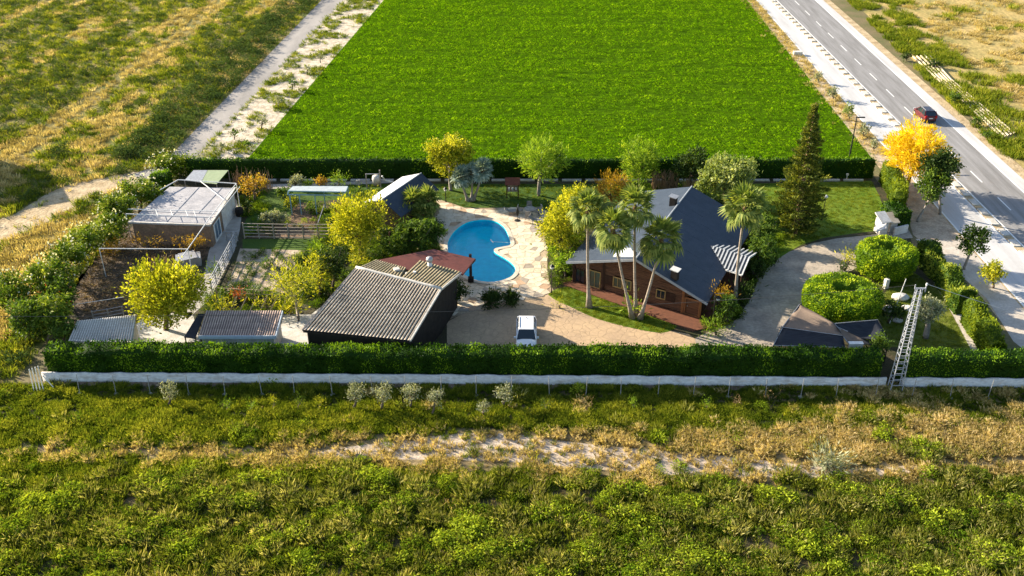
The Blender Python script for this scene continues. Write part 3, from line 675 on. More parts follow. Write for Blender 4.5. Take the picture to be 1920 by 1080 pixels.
for p in (pe1, pb1, pe0.lerp(pe1, 0.3)):
    b = MB(); b.bar((p.x, p.y, 0), (p.x, p.y, p.z - 0.1), 0.12); b.build('porch_post', M_DWOOD if p is not pb1 else M_DWOOD, house)
b = MB(); q = [WB + nrm * 0.3, WB + D * 0.75 + nrm * 0.3, WB + D * 0.75 + eu * 2.4, WB + eu * 2.2 + nrm * 0.2]; b.prism([(v.x, v.y) for v in q], 0, 0.11)
o = b.build('side_apron', M_BRICKP); o['kind'] = 'structure'

# tiled barn roof, built of rows of curved tiles
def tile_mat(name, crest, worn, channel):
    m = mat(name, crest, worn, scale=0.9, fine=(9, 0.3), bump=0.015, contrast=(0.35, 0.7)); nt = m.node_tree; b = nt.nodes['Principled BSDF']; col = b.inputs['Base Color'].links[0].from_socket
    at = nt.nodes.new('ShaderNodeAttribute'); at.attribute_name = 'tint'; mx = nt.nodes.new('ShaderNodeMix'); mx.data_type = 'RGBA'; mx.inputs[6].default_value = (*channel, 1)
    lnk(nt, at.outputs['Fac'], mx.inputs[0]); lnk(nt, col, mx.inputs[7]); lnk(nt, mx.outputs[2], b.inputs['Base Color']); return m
def tiled(q, n, cl, m, parent, name, amp=0.075, per=6, step=0.03, kind='stuff'):
    """q: eave0, ridge0, ridge1, eave1 - n channels across, courses of length cl with a step each"""
    q = [Vector(v) for v in q]; L = ((q[1] - q[0]).length + (q[2] - q[3]).length) / 2; nc = max(2, int(L / cl)); up = (q[1] - q[0]).cross(q[3] - q[0]).normalized(); up = up if up.z > 0 else -up
    nu = n * per + 1; u = np.linspace(0, 1, nu); prof = np.abs(np.sin(np.pi * u * n)) ** 0.8 * amp
    q = [np.array(v) for v in q]; upn = np.array(up); rows = []; G2 = random.Random(n)
    jit = np.array([rng.normal(0, 0.005, n + 1)[np.minimum((u * n).astype(int), n)] for _ in range(nc)])
    for c in range(nc):
        for v, lift in ((c / nc, step), ((c + 1) / nc - 0.0005, 0.0)):
            a = (q[0][None] * (1 - u[:, None]) + q[3][None] * u[:, None]); d = (q[1][None] * (1 - u[:, None]) + q[2][None] * u[:, None])
            rows.append(a * (1 - v) + d * v + upn * (prof + lift + jit[c])[:, None])
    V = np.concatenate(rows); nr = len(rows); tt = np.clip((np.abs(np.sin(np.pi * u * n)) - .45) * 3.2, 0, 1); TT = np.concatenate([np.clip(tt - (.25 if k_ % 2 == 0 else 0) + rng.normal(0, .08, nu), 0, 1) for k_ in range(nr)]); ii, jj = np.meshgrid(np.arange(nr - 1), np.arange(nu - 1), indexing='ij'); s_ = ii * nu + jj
    F = np.stack([s_, s_ + 1, s_ + nu + 1, s_ + nu], -1).reshape(-1, 4)
    if (Vector(q[3] - q[0]).cross(Vector(q[1] - q[0]))).z < 0: F = F[:, ::-1]
    o = mesh_np(name, V, F, m, parent, TT); o['kind'] = kind; return o
M_TILE = tile_mat('weathered_tile', (0.86, 0.72, 0.56), (0.52, 0.42, 0.32), (0.05, 0.045, 0.04))
M_TILE2 = tile_mat('mossy_tile', (0.66, 0.54, 0.34), (0.44, 0.36, 0.20), (0.04, 0.035, 0.025))
M_RED = mat('red_sheet_roof', (0.13, 0.042, 0.034), (0.10, 0.036, 0.03), scale=0.8, rough=0.6, fine=(4, 0.15))
barn = thing('barn', 'low barn with a broad weathered corrugated tile roof standing behind the front hedge', 'barn', tuple(G(690, 600)))
R0 = G(668, 503, 4.6); R1 = G(827, 543, 4.5); E1 = G(769, 640, 3.0); E0 = G(568, 620, 3.0)
tiled([E0, R0, R1, E1], 31, 0.42, M_TILE, barn, 'roof_tiles', amp=0.10)
b = MB(); dn = Vector((0, 0, -0.06)); b.slab([v + dn for v in (E0, E1, R1, R0)], 0.12); b.build('roof_deck', M_DARK, barn)
b = MB(); b.tube([R0.lerp(R1, i / 8) + Vector((0, 0, 0.10 + 0.02 * (i % 2))) for i in range(9)], 0.14, 8); b.build('ridge_cap', M_WCONC, barn, smooth=True)
b = MB(); b.bar(E0 + Vector((0, 0, .04)), R0 + Vector((0, 0, .04)), 0.14, 0.16); b.build('verge_trim', mat('dark_verge', (0.10, 0.10, 0.11)), barn)
b = MB(); b.bar(E1 + Vector((0, 0, .04)), R1 + Vector((0, 0, .04)), 0.14, 0.16); b.build('verge_trim', M_WCONC, barn)
B0 = G(704, 488, 4.0); BM = G(762, 503.5, 4.0); B1 = G(864, 512, 3.6)
RM = R0.lerp(R1, 0.52)
tiled([B0, R0 + dn, RM + dn, BM], 14, 0.42, M_TILE2, barn, 'rear_roof_tiles', amp=0.09)
BN = G(786, 490, 3.9)
tiled([BN + Vector((0, 0, .05)), RM + Vector((0, 0, -.03)), R1 + Vector((0, 0, -.03)), B1 + Vector((0, 0, .05))], 14, 0.42, M_TILE2, barn, 'rear_roof_tiles', amp=0.09)
b = MB(); b.bar(B1, R1, 0.12, 0.18); b.build('verge_trim', M_WCONC, barn)
C0 = G(813, 467, 3.3); C1 = G(891, 485, 3.2)
b = MB(); cc = [G(700, 489, 3.42), C0, C1, G(868, 514, 3.3), G(770, 507, 3.4)]; b.add(cc + [v - Vector((0, 0, .14)) for v in cc], [(4, 3, 2, 1, 0), (5, 6, 7, 8, 9)] + [(i, (i + 1) % 5, 5 + (i + 1) % 5, 5 + i) for i in range(5)])
b.build('red_canopy_roof', M_RED, barn); b = MB(); b.bar(C1 - Vector((0, 0, .12)), G(866, 513.5, 3.2), 0.1, 0.2); b.bar(C0 - Vector((0, 0, .12)), C1 - Vector((0, 0, .12)), 0.1, 0.2); b.build('canopy_fascia', M_DWOOD, barn)
pp = G(883, 528)
b = MB(); b.box((pp.x, pp.y, 1.5), (0.26, 0.26, 3.0)); pst = b.build('canopy_post', M_DWOOD, barn); b = MB(); b.box((pp.x, pp.y, 0.25), (0.55, 0.55, 0.4)); b.build('post_base', M_DARK, pst)
# walls of the barn
b = MB(); ins = lambda p, f=0.93: Vector((p.x, p.y, 0))
def wseg(b, p, q, z0, zp, zq, t=0.2):
    d = (q - p); d.z = 0; d.normalize(); n_ = Vector((-d.y, d.x, 0)) * t; P_, Q_ = Vector((p.x, p.y, z0)), Vector((q.x, q.y, z0))
    b.hexa([P_, Q_, Q_ + n_, P_ + n_], [P_ + Vector((0, 0, zp - z0)), Q_ + Vector((0, 0, zq - z0)), Q_ + n_ + Vector((0, 0, zq - z0)), P_ + n_ + Vector((0, 0, zp - z0))])
cen = (R0 + R1 + E0 + E1) / 4
def pull(p, f): return Vector((cen.x + (p.x - cen.x) * f, cen.y + (p.y - cen.y) * f, p.z))
e0, e1, r0, r1 = pull(E0, .95), pull(E1, .95), pull(R0, .97), pull(R1, .97)
wseg(b, e0, e1, 0, 2.8, 2.8); wseg(b, e1, r1, 0, 2.8, 4.2); wseg(b, r0, e0, 0, 4.2, 2.8); b.build('wall', M_DARK, barn)
b = MB(); b1_ = Vector((B1.x - 0.4, B1.y - 0.1, 3.3)); wseg(b, r1, b1_, 0, 4.1, 3.3); b.build('wall', M_DARK, barn)
# turbine vent and small roof boxes
p = G(806, 500, 3.9); b = MB(); b.tube([p - Vector((0, 0, .4)), p + Vector((0, 0, 0.45))], [0.26, 0.2], 12); vt = b.build('vent_pipe', M_WMETAL, barn, smooth=True)
b = MB(); b.lathe(p + Vector((0, 0, .45)), [(0.12, 0), (0.28, 0.12), (0.34, 0.3), (0.26, 0.5), (0.08, 0.58)], 14); b.build('vent_head', M_METAL, vt, smooth=True)
p = G(744, 512, 4.0); b = MB(); b.box((p.x, p.y, p.z + .1), (0.5, 0.5, 0.8), 0.4); b.build('chimney', M_WCONC, barn)
p = G(770, 514, 4.2); b = MB(); b.box((p.x, p.y, p.z - 0.02), (1.0, 0.28, 0.18), -0.25); b.box((p.x + .35, p.y, p.z + 0.1), (0.25, 0.25, 0.35), -0.25); b.build('gutter_box', M_WMETAL, barn)

# small white shed with a ribbed roof
sh = thing('shed', 'small white shed with a brown ribbed roof and white fascia tinted blue as in shade behind the hedge', 'shed', tuple(G(450, 640)))
zt = 2.3; q0, q1, q2, q3 = G(372, 630, zt), G(386, 583, zt + .25), G(529, 583, zt + .25), G(516, 630, zt)
tiled([q0, q1, q2, q3], 32, 0.8, tile_mat('ribbed_brown_sheet', (0.66, 0.50, 0.40), (0.46, 0.34, 0.28), (0.14, 0.10, 0.09)), sh, 'roof_ribs', amp=0.07, per=5, step=0.01)
b = MB(); b.slab([v - Vector((0, 0, .03)) for v in (q0, q3, q2, q1)], 0.12); b.build('roof_deck', M_WCONC, sh)
b = MB(); s_ = Vector((0, -0.03, -0.12)); b.bar(q0 + s_, q3 + s_, 0.06, 0.34); b.bar(q3 + Vector((.04, 0, -.12)), q2 + Vector((.04, 0, -.12)), 0.06, 0.34); b.build('fascia', mat('shade_blue_fascia', (0.62, 0.70, 0.78), (0.52, 0.60, 0.68), rough=0.5), sh)  # white fascia, the blue of its shade mixed into the colour
b = MB(); i0, i1, i2, i3 = (Vector((v.x, v.y, 0)) for v in (q0, q3, q2, q1)); wseg(b, i0 + Vector((.2, .1, 0)), i1 + Vector((-.2, .1, 0)), 0, 2.1, 2.1); wseg(b, i1 + Vector((-.2, .1, 0)), i2 + Vector((-.2, -.3, 0)), 0, 2.1, 2.3); wseg(b, i3 + Vector((.3, -.3, 0)), i0 + Vector((.2, .1, 0)), 0, 2.3, 2.1); b.build('wall', M_WALLW, sh)
# dark lean-to left of it, and the white tiled roof in the corner
ln = thing('lean_to', 'small dark lean-to shelter against the left side of the white shed', 'shelter', tuple(G(352, 640)))
b = MB(); b.slab([G(345, 632, 1.8), G(366, 634, 1.8), G(384, 588, 2.1), G(372, 588, 2.1)], 0.06); b.build('roof', mat('dark_sheet', (0.06, 0.06, 0.07)), ln)
for q in ((347, 632), (366, 632), (373, 590)):
    p = G(*q, 1.8); b = MB(); b.bar((p.x, p.y, 0), (p.x, p.y, 1.78), 0.08); b.build('post', M_DWOOD, ln)
wt = thing('outbuilding', 'low outbuilding with a bright white tiled lean-to roof in the near left corner', 'outbuilding', tuple(G(190, 640)))
q0, q1, q2, q3 = G(128, 640, 2.0), G(144, 602, 2.5), G(256, 590, 2.5), G(247, 644, 2.0)
b = MB(); b.slab([v - Vector((0, 0, .03)) for v in (q0, q3, q2, q1)], 0.12); dk = b.build('roof_deck', M_WCONC, wt)
tiled([q0, q1, q2, q3], 26, 0.34, tile_mat('whitewashed_tile', (0.80, 0.76, 0.70), (0.66, 0.60, 0.54), (0.36, 0.32, 0.28)), wt, 'roof_tiles', amp=0.05, per=5, step=0.03)
b = MB(); zz = Vector((0, 0, 0)); p0, p1, p2, p3 = (Vector((v.x, v.y, 0)) for v in (q0, q3, q2, q1)); wseg(b, p0 + Vector((.2, .15, 0)), p1 + Vector((-.15, .15, 0)), 0, 1.85, 1.85); wseg(b, p1 + Vector((-.15, .15, 0)), p2 + Vector((-.15, -.15, 0)), 0, 1.85, 2.35); wseg(b, p3 + Vector((.2, -.15, 0)), p0 + Vector((.2, .15, 0)), 0, 2.35, 1.85); wseg(b, p2 + Vector((-.15, -.15, 0)), p3 + Vector((.2, -.15, 0)), 0, 2.35, 2.35); b.build('wall', M_WALLW, wt)

# grey flat roofed outhouse with brown walls, far left
gb = thing('flat_roofed_building', 'outbuilding with a flat grey roof, brown walls and a white door', 'outbuilding', tuple(G(340, 430)))
zt = 2.6; a0, a1, a2, a3 = G(241, 417, zt), G(394, 422, zt), G(441, 352.5, zt), G(318, 350, zt)
b = MB(); b.slab([a0, a1, a2, a3], 0.16); rf = b.build('roof', mat('grey_roof_felt', (0.42, 0.41, 0.42), (0.30, 0.30, 0.32), scale=0.8, fine=(4, 0.15), rough=0.8), gb)
b = MB(); mids = [(0.28, 0.28), (0.64, 0.64)]
up = Vector((0, 0, .02)); b.bar(a0.lerp(a3, .3) + up, a1.lerp(a2, .28) + up, 0.10, 0.05); b.bar(a0.lerp(a1, .45) + up, a3.lerp(a2, .45) + up, 0.05, 0.04); b.bar(a0.lerp(a1, .75).lerp(a3.lerp(a2, .75), .3) + up, a3.lerp(a2, .8) + up, 0.05, 0.04); b.build('roof_seam', M_METAL, rf)
b = MB(); up = Vector((0, 0, .05)); b.bar(a0 + up, a1 + up, 0.22, 0.10); b.bar(a1 + up, a2 + up, 0.22, 0.10); b.build('parapet', M_WCONC, rf)
b = MB(); g0, g1, g2, g3 = (Vector((v.x, v.y, 0)) for v in (a0, a1, a2, a3)); inw = Vector((-.12, .12, 0))
wseg(b, g0 + Vector((.3, .12, 0)), g1 + inw, 0, 2.44, 2.44); wseg(b, g1 + inw, g2 + Vector((-.15, -.15, 0)), 0, 2.44, 2.44); wseg(b, g2 + Vector((-.15, -.15, 0)), g3 + Vector((.3, -.15, 0)), 0, 2.44, 2.44); wseg(b, g3 + Vector((.3, -.15, 0)), g0 + Vector((.3, .12, 0)), 0, 2.44, 2.44); b.build('wall', M_WALLB, gb)
ed = (g2 - g1).normalized(); en = Vector((ed.y, -ed.x, 0)); base_ = g1 + inw + en * 0.0
def side_panel(t0, t1, z0, z1, out, m, name, parent=gb):
    L = (g2 - g1).length; b = MB(); q = [base_ + ed * L * t0, base_ + ed * L * t1]; o_ = en * out
    b.hexa([q[0] + o_ * .2 + Vector((0, 0, z0)), q[0] + o_ + Vector((0, 0, z0)), q[1] + o_ + Vector((0, 0, z0)), q[1] + o_ * .2 + Vector((0, 0, z0))][::-1],
           [q[0] + o_ * .2 + Vector((0, 0, z1)), q[0] + o_ + Vector((0, 0, z1)), q[1] + o_ + Vector((0, 0, z1)), q[1] + o_ * .2 + Vector((0, 0, z1))][::-1]); return b.build(name, m, parent)
side_panel(0.42, 0.93, 0, 2.2, 0.06, M_WALLW, 'white_wall')
f = side_panel(0.10, 0.33, 0.0, 2.05, 0.07, M_WMETAL, 'door'); side_panel(0.13, 0.205, 0.3, 1.95, 0.085, mat('blue_glass', (0.10, 0.16, 0.22), rough=0.1), 'pane', f); side_panel(0.225, 0.30, 0.3, 1.95, 0.085, MATS['blue_glass'], 'pane', f)
sm2 = thing('roofed_pen', 'small pen with a grey and green sheet roof behind the flat grey building', 'shelter', tuple(G(380, 350)))
zt = 1.9; v0, v1, v2, v3 = G(346, 338, zt), G(406, 345, zt), G(428, 319, zt), G(363, 319, zt)
b = MB(); b.slab([v0, v0.lerp(v1, .52), v3.lerp(v2, .4), v3], 0.06); b.build('roof_sheet', M_METAL, sm2)
b = MB(); b.slab([v0.lerp(v1, .53), v1, v2, v3.lerp(v2, .41)], 0.06); b.build('roof_sheet', mat('green_sheet', (0.30, 0.36, 0.22), (0.24, 0.30, 0.18)), sm2)
for v in (v0, v1, v2, v3):
    b = MB(); b.bar((v.x, v.y, 0), (v.x, v.y, zt - .07), 0.08); b.build('post', M_METAL, sm2)

# blue roofed shed near the rear hedge
bs = thing('garden_shed', 'wooden shed with a dark blue roof, its sunny slope coloured white', 'shed', tuple(G(765, 390)))
za, zb = 3.6, 2.0; A0 = G(716.5, 374, za); A1 = G(790, 324.5, za); K0 = G(742, 391, zb); K1 = G(823.4, 355.5, zb)
K0 = A0 + (K1 - A1); wv = K1 - A1; lv = G(754, 331.5, 2.6) - A1; L0 = A0 + lv; L1 = A1 + lv
b = MB(); b.slab([A0, K0, K1, A1], 0.1); b.build('roof', M_SLATE, bs); b = MB(); b.slab([L0, A0, A1, L1], 0.1); b.build('roof', mat('sunlit_slope', (0.62, 0.62, 0.64), (0.5, 0.5, 0.52), rough=0.6), bs)  # sun-facing slope gets a pale colour to look lit
b = MB(); b.tube([A0 + Vector((0, 0, .02)), A1 + Vector((0, 0, .02))], 0.06, 6); b.build('ridge_cap', M_METAL, bs)
cs = (A0 + A1) / 2
def pl2(p, f): return Vector((cs.x + (p.x - cs.x) * f, cs.y + (p.y - cs.y) * f, 0))
k0, k1, l0, l1, m0, m1 = (pl2(v, .9) for v in (K0, K1, L0, L1, A0, A1))
b = MB(); wseg(b, k0, k1, 0, 2.05, 2.05); wseg(b, l1, l0, 0, 2.45, 2.45); wseg(b, k1, m1, 0, 2.0, 3.3); wseg(b, m1, l1, 0, 3.3, 2.45); wseg(b, m0, k0, 0, 3.3, 2.0); wseg(b, l0, m0, 0, 2.45, 3.3); b.build('wall', mat('shed_wood', (0.14, 0.09, 0.055), (0.09, 0.06, 0.04), scale=2, fine=(8, .2), stretch=(1, 1, .2)), bs)

# tall storage barn standing outside the picture on the left; its shadow lies on the meadow
ob = thing('storage_barn', 'tall pale storage barn out in the left meadow past the edge of the picture', 'barn', (-77.5, 109.6, 0))
b = MB(); hw, hl, cx_, cy_ = 5.0, 9, -77.5, 109.6
for sx in (-1, 1): b.box((cx_ + sx * hl, cy_, 2.9), (0.2, 2 * hw, 5.8))
b.box((cx_, cy_ - hw, 2.9), (2 * hl - .2, .2, 5.8)); b.box((cx_, cy_ + hw, 2.9), (2 * hl - .2, .2, 5.8)); b.build('wall', M_WALLW, ob)
b = MB()
for s_ in (-1, 1): b.slab(([(cx_ - hl - .4, cy_ + s_ * (hw + .5), 5.6), (cx_ + hl + .4, cy_ + s_ * (hw + .5), 5.6), (cx_ + hl + .4, cy_, 8), (cx_ - hl - .4, cy_, 8)])[::-s_], .15)
b.build('roof', M_METAL, ob)

# ================================================================ HEDGES
def hedge(name, label, path, w, h, lm, per=70, size=0.2, seed=1, lump=0.16, z0=0.0, group=None, tlo=0.0, cat='hedge', hvar=0.12):
    """clipped hedge along a path: an uneven inner body closely covered with leaves"""
    P = [Vector(p[:2]) for p in path]; L = [0]
    for i in range(1, len(P)): L.append(L[-1] + (P[i] - P[i - 1]).length)
    T = L[-1]; t = thing(name, label, cat, (P[0].x, P[0].y, 0), group)
    def at(s):
        s = np.clip(s, 0, T - 1e-4); i = np.clip(np.searchsorted(L, s, side='right') - 1, 0, len(P) - 2)
        A = np.array([(p.x, p.y) for p in P]); La = np.array(L); f = ((s - La[i]) / (La[i + 1] - La[i]))[:, None]
        return A[i] * (1 - f) + A[i + 1] * f, (A[i + 1] - A[i]) / (La[i + 1] - La[i])[:, None]
    hw, hh = (w if hasattr(w, '__call__') else (lambda s: w + 0 * s)), (h if hasattr(h, '__call__') else (lambda s: h + 0 * s))
    def surf(s, v):                                  # v 0..1 goes up the near side, over the top and down the far side
        c, d = at(s); nx = np.stack([d[:, 1], -d[:, 0]], 1); W, Hh = hw(s) / 2, hh(s); per_ = 2 * Hh + 2 * W
        q = v * per_; o = np.zeros_like(q); z = np.zeros_like(q)
        a = q < Hh; o[a] = W[a]; z[a] = q[a]; b_ = (~a) & (q < Hh + 2 * W); o[b_] = W[b_] - (q[b_] - Hh[b_]); z[b_] = Hh[b_]; c_ = q >= Hh + 2 * W; o[c_] = -W[c_]; z[c_] = per_[c_] - q[c_]
        edge = np.minimum(np.abs(q - Hh), np.abs(q - Hh - 2 * W)); rnd = np.exp(-edge / 0.16) * 0.11
        k = 1 + 0 * q; lum = (fbm(s * 0.9 + seed * 9, q * 0.9 + seed, 3) - 0.5) * 2 * lump
        nO = np.where(b_, 0, np.sign(o)); nZ = np.where(b_, 1.0, 0.0)
        o2 = o + nO * lum - np.sign(o) * rnd; z2 = z + nZ * (lum + (fbm(s * 0.35 + 3 * seed, s * 0, 2) - 0.5) * hvar * 2) - rnd * (z > Hh * 0.8)
        X = np.stack([c[:, 0] + nx[:, 0] * o2, c[:, 1] + nx[:, 1] * o2, z2 + z0], 1)
        return X, np.stack([nx[:, 0] * nO, nx[:, 1] * nO, nZ], 1)
    ns = max(3, int(T / 0.35)); nv = 26; ss, vv = np.meshgrid(np.linspace(0, T, ns), np.linspace(0, 1, nv), indexing='ij')
    V, _ = surf(ss.ravel(), vv.ravel()); Cn = np.repeat(at(ss[:, 0])[0], nv, 0); V[:, :2] = Cn + (V[:, :2] - Cn) * 0.93; V[:, 2] -= 0.05
    ii, jj = np.meshgrid(np.arange(ns - 1), np.arange(nv - 1), indexing='ij'); k = ii * nv + jj
    F = np.stack([k, k + nv, k + nv + 1, k + 1], -1).reshape(-1, 4)
    a0_ = len(V); ends = []
    o = mesh_np('hedge_core', V, F, lm, t, np.full(len(V), 0.12))
    avg = 2 * float(np.mean(hh(np.array([T / 2])))) + float(np.mean(hw(np.array([T / 2])))); N = int(T * avg * per)
    s = rng.uniform(0, T, N); v = rng.random(N); C, Nn = surf(s, v); C += rng.normal(0, 0.05, C.shape); C[:, 2] += np.where(Nn[:, 2] > .5, np.abs(rng.normal(0, .09, N)), 0)
    ti = np.clip(0.5 + (fbm(s * 0.8 + seed, v * 5, 4) - 0.5) * 2.6 + rng.normal(0, 0.16, N) + tlo, 0, 1)
    ne = int(2 * hw(np.array([0.0]))[0] * hh(np.array([0.0]))[0] * per)      # end faces
    for e in (0.0, T):
        n_ = ne // 2; c, d = at(np.full(n_, e)); nx = np.stack([d[:, 1], -d[:, 0]], 1); o_ = rng.uniform(-.5, .5, n_) * hw(np.full(n_, e)); z = rng.random(n_) * hh(np.full(n_, e))
        sg = -1 if e == 0 else 1; E_ = np.stack([c[:, 0] + nx[:, 0] * o_ + d[:, 0] * sg * .05, c[:, 1] + nx[:, 1] * o_ + d[:, 1] * sg * .05, z + z0], 1)
        C = np.concatenate([C, E_]); Nn = np.concatenate([Nn, np.stack([d[:, 0] * sg, d[:, 1] * sg, 0 * z], 1)]); ti = np.concatenate([ti, np.clip(rng.normal(.5, .2, n_) + tlo, 0, 1)])
        q = [Vector((c[0, 0] + nx[0, 0] * k_ * hw(np.array([e]))[0] * .46, c[0, 1] + nx[0, 1] * k_ * hw(np.array([e]))[0] * .46, z_)) for k_, z_ in ((-1, z0), (1, z0), (1, z0 + hh(np.array([e]))[0] * .93), (-1, z0 + hh(np.array([e]))[0] * .93))] if n_ else None
        if q: mesh_np('hedge_end', [tuple(x) for x in q], [(0, 1, 2, 3)], lm, o, np.full(4, .12))
    V, F, Tn = leaves(C, Nn + [0, 0, 0.5], size, 0.5, ti, 0.6)
    mesh_np('hedge_leaves', V, F, lm, t, Tn)
    return t

wallF = GP([(84, 712), (960, 723), (1664, 731), (1900, 733)])
HF = [Vector((v.x, v.y + 1.0, 0)) for v in GP([(84, 712), (960, 722), (1663, 729)])]
# front hedge: its near top edge was measured at 664, its far one at 640
hf0 = G(80, 716); hf1 = G(1652, 728)
hedge('hedge', 'long dark clipped hedge along the near side of the garden, left of the lattice mast', [Vector((-38.2, 66.5, 0)), Vector((0, 66.1, 0)), Vector((30.0, 65.75, 0))],
      1.75, lambda s: 2.72 + 0 * s, F_HEDGE, per=75, size=0.21, seed=3, lump=0.24, hvar=0.2)
hedge('hedge', 'short stretch of dark near hedge right of the lattice mast', [Vector((31.9, 65.7, 0)), Vector((42, 65.6, 0)), Vector((50, 65.5, 0))],
      1.75, lambda s: 2.6 + 0 * s, F_HEDGE, per=65, size=0.19, seed=8, lump=0.16)
hbz = 2.3; hb0 = G(350, 296, hbz); hb1 = G(1638, 296, hbz)
hedge('hedge', 'long straight clipped hedge separating the garden from the bright green field', [Vector((hb0.x, hb0.y - .3, 0)), Vector((hb1.x, hb1.y - .3, 0))], 1.0, hbz, F_HEDGE, per=30, size=0.26, seed=12, lump=0.06, hvar=0.05)
p0, p1 = G(1641, 340), G(1682, 436)
hedge('hedge', 'sunlit yellow-green hedge running from the rear corner down to the gate', [Vector((p0.x + 1.0, p0.y - 0.2, 0)), Vector(((p0.x + p1.x) / 2 + 1.5, (p0.y + p1.y) / 2, 0)), Vector((p1.x + 0.6, p1.y + 3.0, 0))], 1.3, 2.7, F_HEDGE2, per=45, size=0.24, seed=4, lump=0.22)
p1 = G(1684, 432)
hedge('hedge', 'dark rounded end block of hedge just beside the white gate', [Vector((p1.x - 0.4, p1.y + 2.8, 0)), Vector((p1.x + 0.4, p1.y + 0.2, 0))], 2.0, 2.2, F_HEDGE, per=50, size=0.24, seed=5, lump=0.2)
hp = [G(1728, 486), G(1765, 530), G(1805, 590)]
hedge('hedge', 'lumpy untrimmed dark hedge from the gate towards the lattice mast side', hp, 1.6, lambda s: 2.1 + 0.45 * np.sin(s * 1.3), F_OLE, per=55, size=0.24, seed=6, lump=0.38)
hp = [G(1812, 606), G(1838, 642), G(1862, 690)]
hedge('hedge', 'bright yellowish hedge piece in the near right corner behind the front hedge', hp, 1.3, lambda s: 2.6 + 0.3 * np.sin(s * 1.7), F_HEDGE2, per=55, size=0.24, seed=7, lump=0.3)
hp = [G(330, 350), G(322, 372)]
hedge('hedge', 'dark rounded clipped bush at the rear left corner behind the flat grey roof', [G(292, 362), G(322, 362)], 2.2, 2.5, F_HEDGE, per=50, size=0.24, seed=9, lump=0.2)

# two drum shaped topiaries
def drum(label, base, cx, ty, by, wpx, seed):
    B = G(*base); s = PXM(B.y, 2); r = wpx / 2 / s; h = ZH(B.y - r * 0.55, by) ; t = thing('topiary', label, 'topiary', (B.x, B.y, 0), 'drum shaped topiaries by the driveway')
    return t, B, r
def topiary(label, cpx, cpy, z_top, wpx, h, z0, seed):
    C0 = G(cpx, cpy, z_top); s = PXM(C0.y, z_top); r = wpx / 2 / s
    t = thing('topiary', label, 'topiary', (C0.x, C0.y, 0), 'drum shaped topiaries by the driveway')
    def surf(a, q):                                   # q: 0 centre of top .. 1 bottom of side
        rt = r; tot = rt + h; d = q * tot; rad = np.minimum(d, rt); z = z_top - np.maximum(0, d - rt)
        lum = (fbm(np.cos(a) * 3 + seed, np.sin(a) * 3 + d * 1.2, 3) - .5) * 0.5
        e = np.exp(-((d - rt) / 0.3) ** 2) * 0.2; hole = np.clip(1 - np.hypot(rad * np.cos(a) - r * .05, (rad * np.sin(a) - r * 0.1) / .7) / (r * 0.36 * (0.7 + fbm(a * 2, a * 0 + seed, 2))), 0, 1)
        top = d < rt; dome = 0.04 * (1 - (rad / r) ** 2) * top
        bell = np.where(top, 0, 0.02 * r * np.sin(np.clip((d - rt) / h, 0, 1) * math.pi) - 0.10 * r * np.clip((d - rt) / h, 0, 1) ** 3)
        R_ = rad - e * .8 * np.where(top, rad / r, 1) + np.where(top, 0, lum) + bell; Z_ = z + np.where(top, lum * .6, 0) - e * .8 - hole * 1.8 + dome
        N = np.stack([np.cos(a) * np.where(top, .2, 1), np.sin(a) * np.where(top, .2, 1), np.where(top, 1, .15)], 1)
        return np.stack([C0.x + np.cos(a) * R_, C0.y + np.sin(a) * R_, Z_], 1), N
    na, nq = 56, 26; A, Q = np.meshgrid(np.linspace(0, 2 * math.pi, na), np.linspace(0.001, 1, nq), indexing='ij')
    V, _ = surf(A.ravel(), Q.ravel()); V = (V - [C0.x, C0.y, 0]) * [.95, .95, 1] + [C0.x, C0.y, -0.06]
    ii, jj = np.meshgrid(np.arange(na - 1), np.arange(nq - 1), indexing='ij'); k = ii * nq + jj
    F = np.stack([k, k + 1, k + nq + 1, k + nq], -1).reshape(-1, 4); mesh_np('inner_foliage', V, F, F_TOPI, t, np.full(len(V), 0.1))
    area = math.pi * r * r + 2 * math.pi * r * h; N = int(area * 85); d = np.where(rng.random(N) < math.pi * r * r / area, np.sqrt(rng.random(N)) * r, r + rng.random(N) * h)
    C, Nn = surf(rng.uniform(0, 2 * math.pi, N), d / (r + h)); ti = np.clip(0.5 + (fbm(C[:, 0] * 1.6, C[:, 1] * 1.6 + C[:, 2], 3) - .5) * 1.8 + rng.normal(0, .2, N), 0, 1)
    V, F, T = leaves(C + rng.normal(0, .05, C.shape), Nn + [0, 0, .4], 0.2, .5, ti, .7); mesh_np('crown', V, F, F_TOPI, t, T)
    b = MB(); b.tube([(C0.x, C0.y, -.1), (C0.x, C0.y, z_top - h + .4)], [.22, .16], 8)
    for i in range(5): a = i * 1.256; b.tube([(C0.x, C0.y, max(.15, z_top - h)), (C0.x + math.cos(a) * r * .6, C0.y + math.sin(a) * r * .6, z_top - h * .6)], [.08, .04], 5)
    b.build('trunk', BARK, t)
topiary('round clipped drum topiary nearest the gate, behind the other', 1667, 463, 3.0, 106, 2.5, 0, 2)
topiary('wide clipped drum topiary in front, overhanging the dark shade sail', 1583, 541, 3.0, 140, 2.6, 0, 5)

